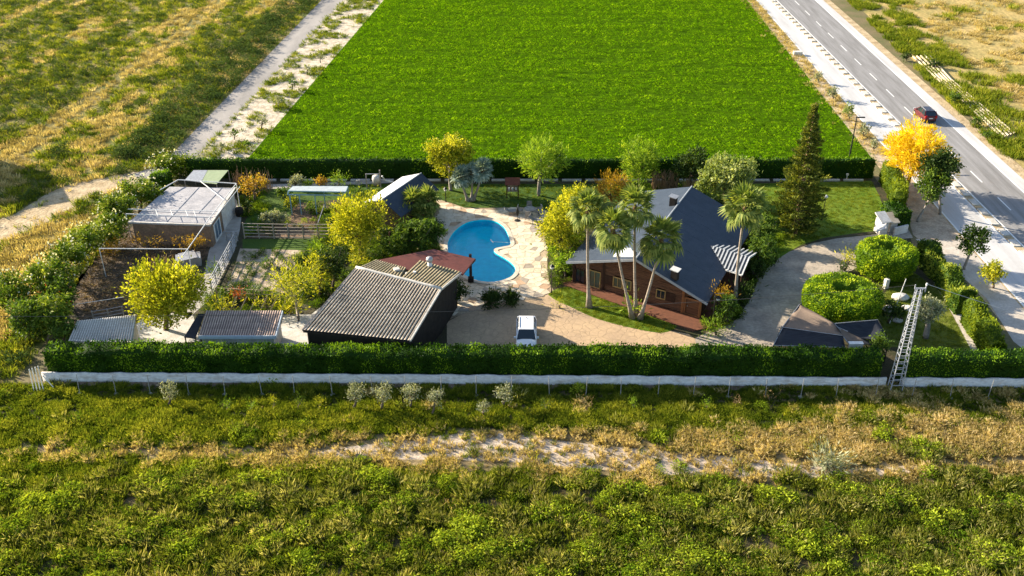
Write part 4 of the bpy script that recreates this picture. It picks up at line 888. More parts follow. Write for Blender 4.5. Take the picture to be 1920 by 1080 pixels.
# ================================================================ PALMS
def frond_mesh(name, L=1.0, Rb=1.05, n=18, m=F_PALM, droop=0.5):
    g = random.Random(int(L * 100 + n)); V = []; F = []; T = []
    w = 0.03
    V += [(0, -w, 0), (0, w, 0), (L, w * .7, 0.0), (L, -w * .7, 0.0)]; F.append((0, 1, 2, 3)); T += [.9] * 4
    for i in range(n):
        a = R(-105 + 210 * i / (n - 1)); ln = Rb * (1 - 0.22 * abs(a) / 2.2) * g.uniform(.92, 1.05); wd = 0.10 * Rb / 1.05
        d = Vector((math.cos(a), math.sin(a), 0)); s = Vector((-d.y, d.x, 0)); o = Vector((L, 0, 0)); tn = g.uniform(.25, .85); up = 0.03 * (i % 2)
        m1 = o + d * ln * .55 + Vector((0, 0, 0.05 - up)); e = o + d * ln + Vector((0, 0, -droop * ln * g.uniform(.3, .6)))
        k = len(V); V += [tuple(o), tuple(m1 - s * wd), tuple(e), tuple(m1 + s * wd)]; F.append((k, k + 1, k + 2, k + 3)); T += [tn, tn, min(1, tn + .25), tn]
    me = bpy.data.meshes.new(name); me.from_pydata(V, [], F); at = me.attributes.new('tint', 'FLOAT', 'POINT'); at.data.foreach_set('value', T); me.materials.append(m); me.update(); return me
FRA = [frond_mesh('fan_frond', 1.05, 1.1, 16, droop=.35), frond_mesh('fan_frond', 1.0, 1.2, 15, droop=.95)]
M_PTR = mat('palm_bark', (0.40, 0.34, 0.27), (0.26, 0.21, 0.165), scale=1.5, stretch=(1, 1, 6), fine=(4, .25), bump=0.02)
def palm(label, base, top, scale=1.0, n=34, tr=0.2, meshes=FRA, group='tall fan palms around the chalet', dy=0.0, bark=M_PTR, cat='palm tree', lean=True, hang=0.0):
    B = G(*base); t = thing('fan_palm', label, cat, B, group); Y1 = B.y + dy; C = YP(top[0], top[1], Y1)
    b = MB(); pts = []; N = 9
    for i in range(N):
        f = i / (N - 1); p = B.lerp(C, f); bend = math.sin(f * math.pi) * 0.18; pts.append(p + Vector((bend * (1 if C.x > B.x else -1) * .6, 0, 0)))
    pts[0].z = -0.1; rad = [tr * (2.3 if i == 0 else 1.3 if i == 1 else 1.0 - 0.35 * i / (N - 1)) for i in range(N)]; b.tube(pts, rad, 10); b.build('trunk', bark, t, smooth=True)
    g = random.Random(int(base[0])); b = MB(); b.lathe(C - Vector((0, 0, .9)), [(tr * .8, 0), (tr * 1.7, .45), (tr * 1.2, .95), (.05, 1.15)], 10); b.build('crown_shaft', F_REED, t)
    for i in range(n):
        f = (i + .5) / n; el = R(78 - 128 * f ** 1.15 - hang); az = i * 2.39996 + g.uniform(-.2, .2); o = bpy.data.objects.new('frond', meshes[1 if f > .55 else 0]); COL.objects.link(o); o.parent = t
        o.location = C - B + Vector((0, 0, -0.25 * f)); s = scale * g.uniform(.8, 1.15); o.scale = (s, s, s); o.rotation_euler = Euler((g.uniform(-.4, .4), -el, az), 'XYZ')
    return t
palm('tall single fan palm rising from the lawn at the left end of the chalet', (1105, 576), (1103, 392), 1.05, 27, .16)
palm('left fan palm of the cluster of three, leaning left over the chalet wall', (1186, 597), (1150, 428), 1.0, 26, .14, dy=-.6)
palm('middle and tallest fan palm of the cluster of three, straight trunk', (1193, 592), (1191, 388), 1.0, 26, .14, dy=.3)
palm('right fan palm of the cluster of three, leaning right against the dark roof', (1200, 598), (1240, 448), 1.08, 28, .145, dy=-.3)
palm('fan palm right of the chalet beside the white ribbed porch roof', (1378, 568), (1397, 390), 1.12, 28, .15, dy=.4)
FRB = [frond_mesh('blue_frond', .55, .8, 13, F_BLUE, .2), frond_mesh('blue_frond', .6, .85, 13, F_BLUE, .4)]
palm('silvery blue fan palm, left stem of the clump on the back lawn', (878, 377), (864, 330), 1.0, 34, .15, FRB, 'silvery palms on the back lawn', .2, PBARK)
palm('silvery blue fan palm, middle stem of the clump on the back lawn', (883, 377), (884, 322), .95, 30, .14, FRB, 'silvery palms on the back lawn', .8, PBARK)
palm('silvery blue fan palm, right stem of the clump on the back lawn', (887, 376), (905, 318), 1.1, 34, .15, FRB, 'silvery palms on the back lawn', -.1, PBARK)
FRC = [frond_mesh('dark_frond', .5, .8, 13, F_PALM, .2), frond_mesh('dark_frond', .5, .8, 13, F_PALM, .5)]
palm('small bushy fan palm against the blue roofed shed, the left one', (775, 415), (775, 378), 1.35, 26, .14, FRC, 'small palms by the blue shed', 0, PBARK)
palm('small bushy fan palm at the right corner of the blue roofed shed', (806, 415), (803, 374), 1.35, 26, .14, FRC, 'small palms by the blue shed', 0, PBARK)
palm('low dark fan palm in front of the pair by the blue roofed shed', (795, 422), (793, 398), 1.15, 22, .12, FRC, 'small palms by the blue shed', 0, PBARK)
palm('small light green palm in the bed between terrace and chalet', (1050, 510), (1046, 492), .8, 22, .1, FRC, 'small palms by the blue shed' if 0 else None, 0, PBARK)

# ================================================================ CONIFER
def conifer():
    B = G(1490, 437); t = thing('conifer', 'tall pointed conifer with tiered branches on the right lawn', 'conifer', B); Hh = ZH(B.y, 192)
    b = MB(); b.tube([B + Vector((0, 0, -.1)), B + Vector((0, 0, Hh * .5)), B + Vector((0, 0, Hh))], [.34, .2, .03], 8); b.build('trunk', mat('reddish_bark', (0.30, .17, .10), (.18, .11, .07), scale=3), t)
    g = random.Random(4); Cs, Ns, Ts = [], [], []; lb = MB(); z = 0.5
    while z < Hh - .3:
        f = z / Hh; reach = (min(3.0, 3.9 * (1 - f) ** 1.0) * (0.88 + .12 * math.sin(z * 5))) * (1 if f > .12 else .85) + 0.1; nb = 9 if f < .8 else 6; a0 = g.random() * 6
        for i in range(nb):
            a = a0 + 2 * math.pi * i / nb + g.uniform(-.25, .25); rr = reach * g.uniform(.6, 1.2); lift = rr * g.uniform(.0, .35)
            e = np.array([math.cos(a) * rr, math.sin(a) * rr, lift]); o = np.array([B.x, B.y, z])
            lb.tube([o, o + e * .6 - [0, 0, .08], o + e], [.05, .03, .01], 4, cap=False); m = int(34 * rr + 14); u = rng.uniform(.15, 1, m) ** .7
            side = np.array([-math.sin(a), math.cos(a), 0]); wd = (1.05 - u) * .36 * rr ** .5 + .12
            Cs.append(o + e * u[:, None] + side * (rng.normal(0, 1, m) * wd)[:, None] + [0, 0, .05] + np.stack([0 * u, 0 * u, rng.normal(0, .09, m)], 1)); Ns.append(np.tile([math.cos(a), math.sin(a), .7], (m, 1))); Ts.append(np.clip(rng.normal(g.uniform(.3, .7), .18, m), 0, 1))
        z += 0.44 if f < .8 else .36
    lb.build('branch', BARK, t, kind='stuff'); V, F, T = leaves(np.concatenate(Cs), np.concatenate(Ns), .34, .34, np.concatenate(Ts), .45); mesh_np('crown', V, F, F_CONE, t, T)
conifer()

# ================================================================ TREES AND SHRUBS
YG = 'yellow-green garden trees'
plant('tree', 'golden yellow-green tree on the back lawn left of the silvery palms', 'tree', (845, 357), (790, 247, 893, 345), F_YEL, per=38, size=.26, bark=PBARK)
plant('tree', 'round feathery light green tree standing alone in the middle of the back lawn', 'tree', (1010, 367), (962, 247, 1070, 346), F_LIME, style='fine', per=44, size=.3, bark=PBARK, tr=.2)
plant('tree', 'fresh lime green feathery tree behind the chalet roof, against the rear hedge', 'tree', (1200, 352), (1158, 258, 1240, 342), F_LIME, style='fine', per=44, size=.28)
plant('tree', 'dark olive green bushy tree behind the chalet between two lighter trees', 'tree', (1296, 362), (1262, 266, 1332, 352), F_DARK, per=40, size=.28)
plant('tree', 'large glossy pale leaved tree behind the right end of the chalet roof', 'tree', (1362, 392), (1300, 276, 1420, 375), F_PALE, per=36, size=.34, clump=.5)
plant('tree', 'bright golden autumn tree on the roadside dirt above the gate', 'tree', (1697, 358), (1654, 228, 1786, 348), F_GOLD, style='fine', per=50, size=.34, tr=.25)
plant('tree', 'dark green roadside tree, the rear one right of the golden tree', 'tree', (1762, 402), (1724, 276, 1803, 350), F_DARK, per=38, size=.32, clump=.5, bark=PBARK, k=8)
plant('tree', 'mid green roadside tree on a pale slim trunk just left of the darker one', 'tree', (1720, 416), (1718, 316, 1783, 382), F_MID, per=38, size=.32, clump=.5, bark=PBARK, dz=0)
plant('tree', 'small round tree on a thin pale trunk by the gravel lane at the right edge', 'tree', (1807, 505), (1794, 410, 1862, 484), F_MID, per=40, size=.26, bark=PBARK)
plant('shrub', 'yellow leaved shrub at the right edge beside the gravel lane', 'shrub', (1862, 540), (1838, 482, 1886, 536), F_YEL, per=40)
plant('tree', 'big bright yellow-green tree beside the white shed in the near left corner', 'tree', (312, 618), (232, 492, 388, 608), F_YEL, style='shoots', per=42, size=.27, k=12, clump=.36)
plant('tree', 'broad yellow-green tree left of the blue roofed shed', 'tree', (676, 488), (616, 358, 722, 474), F_YEL, style='shoots', per=42, size=.26, k=11)
plant('tree', 'thin feathery yellow tree between the sandy pen and the barn', 'tree', (560, 602), (500, 480, 600, 582), F_YEL, style='fine', per=14, size=.28, k=9, tr=.12, bark=PBARK)
plant('shrub', 'loose yellow shrub hugging the left edge of the barn roof', 'shrub', (600, 560), (575, 470, 618, 552), F_YEL, style='fine', per=24, size=.26)
plant('shrub', 'tall dark conical shrub between the feathery yellow tree and the barn', 'shrub', (624, 546), (588, 444, 660, 536), F_DARK, per=44, size=.22)
plant('shrub', 'small bright yellow shrub under the broad tree near the barn ridge', 'shrub', (668, 505), (652, 466, 694, 500), F_YEL, style='fine', per=40, size=.22)
plant('shrub', 'yellow upright shrub in front of the blue roof', 'shrub', (746, 428), (730, 384, 764, 420), F_YEL, style='fine', per=44, size=.22)
plant('shrub', 'wide bush of large glossy leaves overhanging the pool beside the red roof', 'shrub', (785, 470), (728, 406, 840, 478), F_MID, style='droop', per=38, size=.40, clump=.55, depth=.8)
plant('shrub', 'dark leafy bush below the glossy one along the red roof', 'shrub', (760, 480), (700, 440, 770, 482), F_MID, per=40, size=.26)
plant('shrub', 'dark climbing bush against the right wall of the barn', 'shrub', (848, 572), (826, 522, 878, 572), F_DARK, per=55, size=.2)
plant('tree', 'light yellow-green tree between the pool terrace and the chalet roof', 'tree', (1052, 482), (1006, 372, 1098, 476), F_YEL, style='shoots', per=38, size=.26, k=9)
plant('tree', 'taller yellow-green bushy tree just behind the single fan palm', 'tree', (1085, 445), (1046, 342, 1126, 430), F_YEL, style='shoots', per=36, size=.26)
plant('shrub', 'row of golden upright shrubs behind the palm crowns on the back lawn', 'shrub', (1146, 392), (1105, 316, 1185, 386), F_ORANGE, per=30, size=.26, style='fine')
plant('shrub', 'light green shrub at the left corner of the chalet by the terrace', 'shrub', (1060, 520), (1036, 470, 1082, 516), F_LIME, style='droop', per=40, size=.28)
plant('shrub', 'low bright green bush along the terrace edge, above the small palm', 'shrub', (1042, 490), (1028, 458, 1060, 488), F_LIME, per=40, size=.22)
plant('shrub', 'tiny potted looking green shrub on the terrace edge next to the lamp post', 'shrub', (1031, 524), (1022, 500, 1040, 522), F_MID, style='spike', per=40, size=.18)
plant('shrub', 'small round yellow-green bush at the tip of the front lawn', 'shrub', (1049, 578), (1040, 564, 1058, 577), F_YEL, style='spike', per=60, size=.16)
plant('shrub', 'dark spiky plant at the pool terrace edge, the left of two', 'shrub', (920, 577), (904, 551, 937, 576), F_DARK, style='fine', per=150, size=.3, clump=.3, group='spiky plants at the edge of the pool terrace')
plant('shrub', 'dark spiky plant at the pool terrace edge, the right of two', 'shrub', (957, 571), (942, 545, 973, 570), F_DARK, style='fine', per=150, size=.3, clump=.3, group='spiky plants at the edge of the pool terrace')
plant('shrub', 'banana-like plant with a yellow leaf at the foot of the palm cluster', 'shrub', (1183, 590), (1170, 560, 1198, 592), F_LIME, style='spike', per=24, size=.3)
plant('shrub', 'tangle of bushes right of the chalet porch along the driveway', 'shrub', (1424, 512), (1398, 430, 1462, 508), F_MID, style='droop', per=34, size=.32, k=9, clump=.5)
plant('shrub', 'dark low bush at the driveway edge under the porch roof', 'shrub', (1420, 528), (1395, 484, 1440, 526), F_DARK, per=50, size=.22)
plant('shrub', 'dark round bush at the driveway edge below the conifer', 'shrub', (1446, 500), (1432, 470, 1462, 498), F_DARK, per=50, size=.22)
plant('shrub', 'leafy shrub with long leaves left of the conifer', 'shrub', (1440, 462), (1418, 400, 1462, 458), F_MID, style='droop', per=36, size=.34)
plant('shrub', 'mixed green and bronze shrub at the right front corner of the chalet', 'shrub', (1362, 608), (1336, 546, 1386, 604), F_MID, style='droop', per=40, size=.26, k=9)
plant('shrub', 'yellow tipped shrub between the corner of the chalet and the lamp posts', 'shrub', (1345, 590), (1334, 538, 1372, 572), F_ORANGE, style='fine', per=34, size=.22)
plant('shrub', 'low pale green mound at the foot of the lamp post near the chalet corner', 'shrub', (1342, 628), (1318, 604, 1358, 626), F_LIME, style='spike', per=50, size=.2)
plant('shrub', 'dark agave like plant beside the brick apron right of the palm', 'shrub', (1392, 566), (1378, 538, 1410, 564), F_DARK, style='spike', per=50, size=.28)
plant('shrub', 'small ornamental grass tuft left of the rear drum topiary', 'ornamental grass', (1590, 496), (1578, 472, 1606, 494), F_YEL, style='spike', per=34, size=.26)
plant('shrub', 'small dark round bush between the two drum topiaries', 'shrub', (1583, 508), (1572, 494, 1592, 508), F_DARK, per=60, size=.18)
plant('tree', 'silvery grey olive tree with a gnarled trunk beside the lattice mast', 'olive tree', (1735, 634), (1712, 552, 1774, 612), F_GREY, per=60, size=.2, bark=PBARK, tr=.26, clump=.3)
plant('shrub', 'dark cycad cluster between the front topiary and the mast', 'shrub', (1665, 606), (1650, 556, 1700, 602), F_DARK, style='droop', per=26, size=.32)
plant('shrub', 'dark low shrub right of the white garden stone', 'shrub', (1690, 600), (1676, 578, 1704, 598), F_MID, per=50, size=.2)
plant('shrub', 'loose green bush in front of the shade sails above the hedge', 'shrub', (1652, 690), (1628, 628, 1672, 668), F_MID, per=50, size=.22)
plant('shrub', 'half bare orange leaved tree beside the flat grey roof', 'tree', (478, 378), (438, 318, 512, 374), F_ORANGE, per=13, size=.24, k=9)
plant('shrub', 'pale leafy bush against the rear hedge, the left one of the vegetable garden', 'shrub', (553, 352), (538, 326, 572, 350), F_GREY, per=40, size=.26)
plant('shrub', 'small yellow and green bush by the rear hedge behind the blue frame', 'shrub', (600, 352), (588, 330, 616, 350), F_ORANGE, per=40, size=.22)
plant('shrub', 'green bush by the rear hedge, right one behind the blue frame', 'shrub', (634, 352), (620, 322, 650, 350), F_LIME, style='fine', per=34, size=.22)
plant('shrub', 'wide patch of pale grey-green cabbages inside the rail fence', 'vegetable patch', (512, 424), (480, 396, 548, 422), F_GREY, per=60, size=.26, depth=.5)
plant('shrub', 'yellow-green bush under the blue frame, its left end', 'shrub', (545, 392), (528, 368, 562, 390), F_YEL, per=40, size=.22)
plant('shrub', 'green bush under the blue frame in its middle', 'shrub', (582, 400), (568, 378, 600, 398), F_MID, per=40, size=.22)
plant('shrub', 'loose leafy plants below the blue frame at its right end', 'shrub', (618, 425), (604, 398, 634, 424), F_MID, style='droop', per=24, size=.26)
plant('shrub', 'tangled orange and brown vine over the brush pen', 'vine', (350, 478), (318, 432, 394, 474), F_ORANGE, style='droop', per=16, size=.24, depth=.6)
plant('shrub', 'sparse yellow vine on the brush in front of the brown wall', 'vine', (272, 478), (246, 440, 308, 470), F_ORANGE, style='fine', per=10, size=.22)
plant('shrub', 'yellow and red flowering vine above the white shed, left part', 'vine', (412, 594), (388, 556, 442, 590), F_YEL, style='fine', per=26, size=.24)
plant('shrub', 'dark green plants at the top end of the small white shed', 'shrub', (500, 586), (470, 556, 530, 584), F_YEL, style='fine', per=14, size=.24)
plant('shrub', 'cluster of red flowers above the small white shed', 'flowering shrub', (446, 566), (432, 542, 464, 562), F_RED, style='fine', per=14, size=.2)
plant('shrub', 'dark drooping shrub at the top of the fence by the sandy pen', 'shrub', (400, 520), (386, 498, 416, 520), F_MID, style='fine', per=30, size=.24)
plant('shrub', 'arching red tipped shrub in the extreme near left corner', 'flowering shrub', (92, 640), (60, 540, 140, 620), F_OLE, style='droop', per=34, size=.32)
plant('shrub', 'small cluster of red flower heads over the near left corner shrub', 'flowering shrub', (92, 600), (66, 538, 136, 590), F_RED, style='fine', per=3.2, size=.24)
plant('shrub', 'overhanging fern-like shrub between the corner flowers and the white tiled roof', 'shrub', (118, 655), (84, 590, 150, 640), F_MID, style='droop', per=34, size=.3)
for i, (bx, bb, mm, lab) in enumerate([(q_[0], (q_[1][0] - 7, q_[1][1] - 7, q_[1][2] + 7, q_[1][3]), q_[2], q_[3]) for q_ in [
        ((300, 330), (280, 292, 350, 330), F_OLE, 'white flowering oleander at the rear left corner of the garden'),
        ((338, 330), (318, 296, 362, 344), F_HEDGE2, 'yellowish bush joining the rear hedge at its left end'),
        ((262, 402), (226, 334, 304, 398), F_OLE, 'large oleander left of the flat grey roof'),
        ((228, 430), (186, 362, 254, 426), F_OLE, 'oleander with pale flowers second down from the large one beside the flat roof'),
        ((198, 462), (166, 402, 240, 462), F_OLE, 'oleander beside the pipe frame at the top of the brush pen'),
        ((158, 492), (118, 424, 192, 490), F_OLE, 'pale flowered oleander at the middle of the left boundary'),
        ((120, 528), (88, 454, 160, 524), F_OLE, 'oleander left of the middle of the brush pen'),
        ((84, 566), (46, 484, 136, 560), F_OLE, 'dense bright green oleander at the left edge'),
        ((106, 592), (70, 520, 146, 586), F_MID, 'dark bush behind the red tipped corner shrub'),
        ((52, 640), (14, 556, 84, 640), F_MID, 'dark bush at the far left edge beside the hedge end'),
        ((30, 600), (-10, 510, 60, 590), F_OLE, 'oleander outermost on the left, beyond the corner')]]):
    t = plant('shrub', lab, 'oleander' if mm is F_OLE else 'shrub', bx, bb, mm, group='oleanders along the left boundary', per=40, size=.26, k=8, clump=.42)
    if mm is F_OLE:
        B = G(*bx); c = YP((bb[0] + bb[2]) / 2, (bb[1] + bb[3]) / 2, B.y); s = PXM(B.y, c.z); rx = (bb[2] - bb[0]) / 2 / s
        V, F, T = crown_cloud([(c.x, B.y, max(c.z, .8) + .15, rx * .95, rx * .9, (bb[3] - bb[1]) / 2 / s * 1.05)], per_m2=2.6, size=.2, aspect=.9, clump=.2); mesh_np('blossom', V, F, F_WHITE, t, T)
for base, bb, mm, st, lab in [
        ((650, 452), (628, 424, 668, 450), F_DARK, 'leafy', 'dark bush filling the gap left of the broad yellow-green tree foot'),
        ((706, 486), (684, 462, 728, 486), F_MID, 'droop', 'mid green bush behind the small bright yellow shrub near the barn ridge'),
        ((724, 452), (704, 424, 742, 450), F_DARK, 'leafy', 'dark bush between the broad yellow-green tree and the glossy bush'),
        ((600, 478), (578, 452, 622, 478), F_LIME, 'fine', 'light green bush at the lower end of the vegetable fence'),
        ((572, 500), (552, 474, 594, 500), F_DARK, 'leafy', 'dark bush on the far side of the thin feathery yellow tree'),
        ((636, 470), (618, 446, 650, 470), F_YEL, 'fine', 'yellowish bush below the broad yellow-green tree'),
        ((602, 556), (586, 530, 620, 556), F_DARK, 'leafy', 'dark low bush at the upper left corner of the barn wall'),
        ((545, 590), (522, 566, 566, 588), F_YEL, 'fine', 'low yellow bush on the slab right of the small white shed'),
        ((478, 560), (456, 536, 500, 560), F_MID, 'fine', 'mid green bush at the near end of the sandy pen'),
        ((425, 566), (404, 542, 440, 566), F_MID, 'leafy', 'bush between the big yellow-green tree and the red flowers'),
        ((756, 402), (738, 378, 772, 402), F_DARK, 'leafy', 'dark bush against the left end of the blue shed wall'),
        ((820, 432), (806, 410, 834, 432), F_DARK, 'droop', 'dark leaved bush at the terrace edge right of the small palms'),
        ((1064, 462), (1046, 438, 1084, 462), F_MID, 'leafy', 'green bush at the foot of the trees beside the chalet roof'),
        ((1086, 498), (1070, 466, 1104, 490), F_DARK, 'leafy', 'dark bush tucked under the left eave of the chalet'),
        ((1120, 400), (1098, 376, 1140, 400), F_YEL, 'fine', 'yellow-green bush behind the left roof slope of the chalet'),
        ((1405, 470), (1386, 436, 1420, 470), F_DARK, 'leafy', 'dark bush behind the palm right of the chalet'),
        ((1440, 430), (1420, 392, 1456, 424), F_LIME, 'droop', 'light green bush left of the conifer on the lawn edge'),
        ((1340, 398), (1318, 366, 1356, 396), F_DARK, 'leafy', 'dark bush under the large pale leaved tree'),
        ((532, 372), (512, 352, 548, 372), F_MID, 'leafy', 'bush on the grass left of the blue frame'),
        ((665, 372), (652, 352, 680, 372), F_MID, 'fine', 'bush on the grass right of the blue frame'),
        ((1258, 352), (1240, 330, 1276, 352), F_DARK, 'leafy', 'dark bush at the rear hedge behind the reeds'),
        ((1630, 560), (1618, 540, 1644, 560), F_MID, 'droop', 'green plant between the two topiaries and the white stone')]:
    plant('shrub', lab, 'shrub', base, bb, mm, style=st, per=38, size=.26, k=6)
for base, bb, mm, st, lab in [
        ((640, 530), (622, 504, 660, 530), F_MID, 'leafy', 'green bush along the upper left edge of the barn roof'),
        ((540, 540), (520, 512, 560, 540), F_YEL, 'shoots', 'yellow-green bush in the sandy pen corner left of the feathery yellow tree'),
        ((505, 500), (492, 480, 520, 500), F_MID, 'fine', 'small weed bush in the middle of the sandy pen'),
        ((640, 410), (626, 384, 650, 408), F_ORANGE, 'fine', 'brownish bush at the right end of the blue frame'),
        ((470, 350), (452, 330, 490, 350), F_MID, 'leafy', 'green bush in front of the bare whitish branches'),
        ((462, 398), (450, 376, 478, 398), F_DARK, 'leafy', 'dark bush beside the black barrel'),
        ((575, 350), (566, 336, 588, 350), F_LIME, 'leafy', 'tiny bright bush by the rear hedge between two larger ones'),
        ((410, 600), (394, 578, 428, 600), F_DARK, 'leafy', 'dark bush squeezed between the dark lean-to and the white shed'),
        ((205, 480), (186, 452, 232, 480), F_ORANGE, 'fine', 'thin brownish bush at the left end of the pipe frame'),
        ((300, 505), (270, 478, 330, 505), F_REED, 'fine', 'pile of brown branches in the middle of the brush pen'),
        ((210, 560), (180, 530, 240, 560), F_REED, 'fine', 'pile of brown branches at the near end of the brush pen'),
        ((715, 520), (700, 500, 735, 516), F_MID, 'leafy', 'green bush behind the rear tiles of the barn')][:-1]:
    plant('shrub', lab, 'brush pile' if mm is F_REED else 'shrub', base, bb, mm, style=st, per=30 if mm is not F_REED else 12, size=.26, k=6)
# silvery bushes on the near bank
for (bx, bb, lab) in [((318, 762), (296, 712, 338, 756), 'silvery green bush standing alone on the near bank, leftmost'),
                      ((664, 768), (644, 712, 686, 762), 'thin silvery bush, first of the near row before the wall'),
                      ((716, 768), (694, 710, 738, 760), 'brownish silvery bush, second of the near row before the wall'),
                      ((770, 766), (749, 712, 792, 760), 'full pale silvery bush, third of the near row before the wall'),
                      ((811, 780), (796, 722, 834, 772), 'leaning silvery bush with green foot, fourth of the near row'),
                      ((944, 762), (924, 715, 966, 758), 'pale silvery bush apart on the right of the near row'),
                      ((907, 782), (893, 748, 922, 776), 'small dark straggly bush below and left of the right hand silvery bush')]:
    plant('shrub', lab, 'shrub', bx, bb, F_GREY, group='silvery bushes in front of the wall', per=34, size=.15, k=7, clump=.26, style='leafy')
plant('shrub', 'pale dead looking tussock on the bare bank at the right', 'tussock', (1552, 882), (1524, 848, 1584, 880), F_GREY, style='spike', per=40, size=.26)
# young trees on the stony strip and bushes on the road verge
for i, (x, y, h) in enumerate([(548, 170, 26), (522, 203, 26), (491, 244, 28), (440, 262, 22), (576, 140, 22), (601, 118, 20), (465, 282, 20), (530, 150, 16), (415, 285, 18)]):
    plant('sapling', ['young olive tree casting a shadow on the crop, second from the top', 'young olive tree at the field edge, third counting from the hedge', 'young olive tree at the field edge nearest the rear hedge, with a long shadow', 'low bushy sapling in the middle of the stony strip', 'small sapling at the field edge high up the stony strip', 'topmost sapling at the field edge', 'low bush where the stony strip meets the rear hedge', 'small grey tuft in the stony strip near the top', 'small bush on the stony strip beside the track near the hedge'][i],
          'sapling', (x, y), (x - h * .42, y - h, x + h * .42, y - h * .25), F_GREY if i % 3 else F_MID, group='saplings on the stony strip', per=22, size=.26, k=4, clump=.3)
for i, (x, y, h, w) in enumerate([(1534, 155, 22, 12), (1562, 186, 30, 22), (1592, 225, 34, 24), (1620, 258, 28, 20), (1638, 282, 22, 18), (1790, 196, 26, 26), (1835, 236, 20, 26), (1752, 128, 18, 30), (1850, 262, 16, 20), (1700, 114, 16, 26)]):
    plant('verge_bush', ['small slim bush on the left road verge near the top', 'pale bush on the left verge, second from the top', 'large pale bush on the left verge at the street light', 'silvery bush on the left verge just below the street light', 'silvery bush on the left verge nearest the golden tree', 'round dark bush right of the road near the dark car', 'low green bush right of the road at the picture edge', 'low wide bush by the parallel furrows near the top right', 'low bush right of the road, lowest one', 'green bush at the top of the right verge'][i],
          'shrub', (x, y), (x - w / 2, y - h, x + w / 2, y - 2), [F_GREY, F_GREY, F_PALE, F_GREY, F_GREY, F_MID, F_MID, F_DARK, F_MID, F_DARK][i], group='bushes beside the road', per=24, size=.3, k=5)
# dry reeds behind the chalet and bare stems
def reeds(label, pts, h, n, seed):
    a, c = G(*pts[0]), G(*pts[1]); t = thing('reed_bed', label, 'reeds', a); b = MB(); g = random.Random(seed)
    for i in range(n):
        p = a.lerp(c, g.random()) + Vector((0, g.uniform(-.8, .8), 0)); hh = h * g.uniform(.6, 1.1); b.tube([p, p + Vector((g.uniform(-.15, .15), g.uniform(-.1, .1), hh * .6)), p + Vector((g.uniform(-.4, .4), g.uniform(-.2, .2), hh))], [.035, .03, .01], 3, cap=False)
    b.build('stem', mat('dry_stem', (0.42, 0.28, 0.16), (0.26, 0.17, 0.10), scale=3), t, kind='stuff')
reeds('stand of dry brown reeds behind the chalet roof', ((1222, 356), (1268, 356)), 2.3, 170, 1)
reeds('short dry reeds left of the large pale leaved tree', ((1280, 366), (1310, 366)), 2.2, 90, 2)
reeds('bare whitish branches sprouting behind the orange leaved tree', ((440, 352), (512, 360)), 2.6, 70, 3)
reeds('dry plant stakes below the blue frame', ((560, 426), (640, 430)), .7, 60, 4)

# ================================================================ NEAR WALL, POSTS, MAST
wall = thing('boundary_wall', 'long low white concrete wall with a brown footing under the near hedge', 'wall', (0, 65.2, 0))
M_LOWW = mat('stained_white_wall', (0.62, 0.61, 0.59), (0.40, 0.34, 0.28), scale=0.9, fine=(2.5, 0.2), stretch=(1, 1, 2.5), bump=0.02, contrast=(0.5, 0.75))
M_FOOT = mat('brown_footing', (0.24, 0.17, 0.12), (0.15, 0.11, 0.08), scale=1.2, fine=(5, .3), bump=0.04)
wy = lambda x: 64.83 - 0.0107 * x
def wall_run(x0, x1):
    n = int((x1 - x0) / 0.5); V = []; F = []
    for i in range(n + 1):
        x = x0 + (x1 - x0) * i / n; h = 0.97 + 0.03 * math.sin(x * 2.1) + random.uniform(-.03, .03); y = wy(x)
        V += [(x, y, -.1), (x, y, h), (x, y + .18, h), (x, y + .18, -.1)]
        if i: k = 4 * i; F += [(k - 4, k, k + 1, k - 3), (k - 3, k + 1, k + 2, k - 2), (k - 2, k + 2, k + 3, k - 1)]
    F += [(0, 1, 2, 3), (4 * n + 3, 4 * n + 2, 4 * n + 1, 4 * n)]
    mesh_np('wall_panel', V, F, M_LOWW, wall)
    b = MB(); b.hexa([(x0, wy(x0) - .5, -.05), (x1, wy(x1) - .5, -.05), (x1, wy(x1) - .003, -.05), (x0, wy(x0) - .003, -.05)], [(x0, wy(x0) - .32, .06), (x1, wy(x1) - .32, .06), (x1, wy(x1) - .003, .13), (x0, wy(x0) - .003, .13)]); b.build('footing', M_FOOT, wall)
wall_run(G(86, 712).x, G(1660, 729).x); wall_run(G(1690, 729).x, 46)
ordn = ['first', 'second', 'third', 'fourth', 'fifth', 'sixth', 'seventh', 'eighth', 'ninth', 'tenth', 'eleventh', 'twelfth', 'thirteenth', 'fourteenth', 'fifteenth', 'sixteenth', 'seventeenth', 'eighteenth', 'nineteenth', 'twentieth', 'twenty-first', 'twenty-second', 'twenty-third', 'twenty-fourth', 'twenty-fifth', 'twenty-sixth']
px_posts = [151, 219, 283, 355, 423, 492, 553, 624, 700, 760, 827, 893, 958, 1030, 1098, 1163, 1233, 1299, 1364, 1434, 1500, 1566, 1640, 1708, 1780, 1850]
protop = None
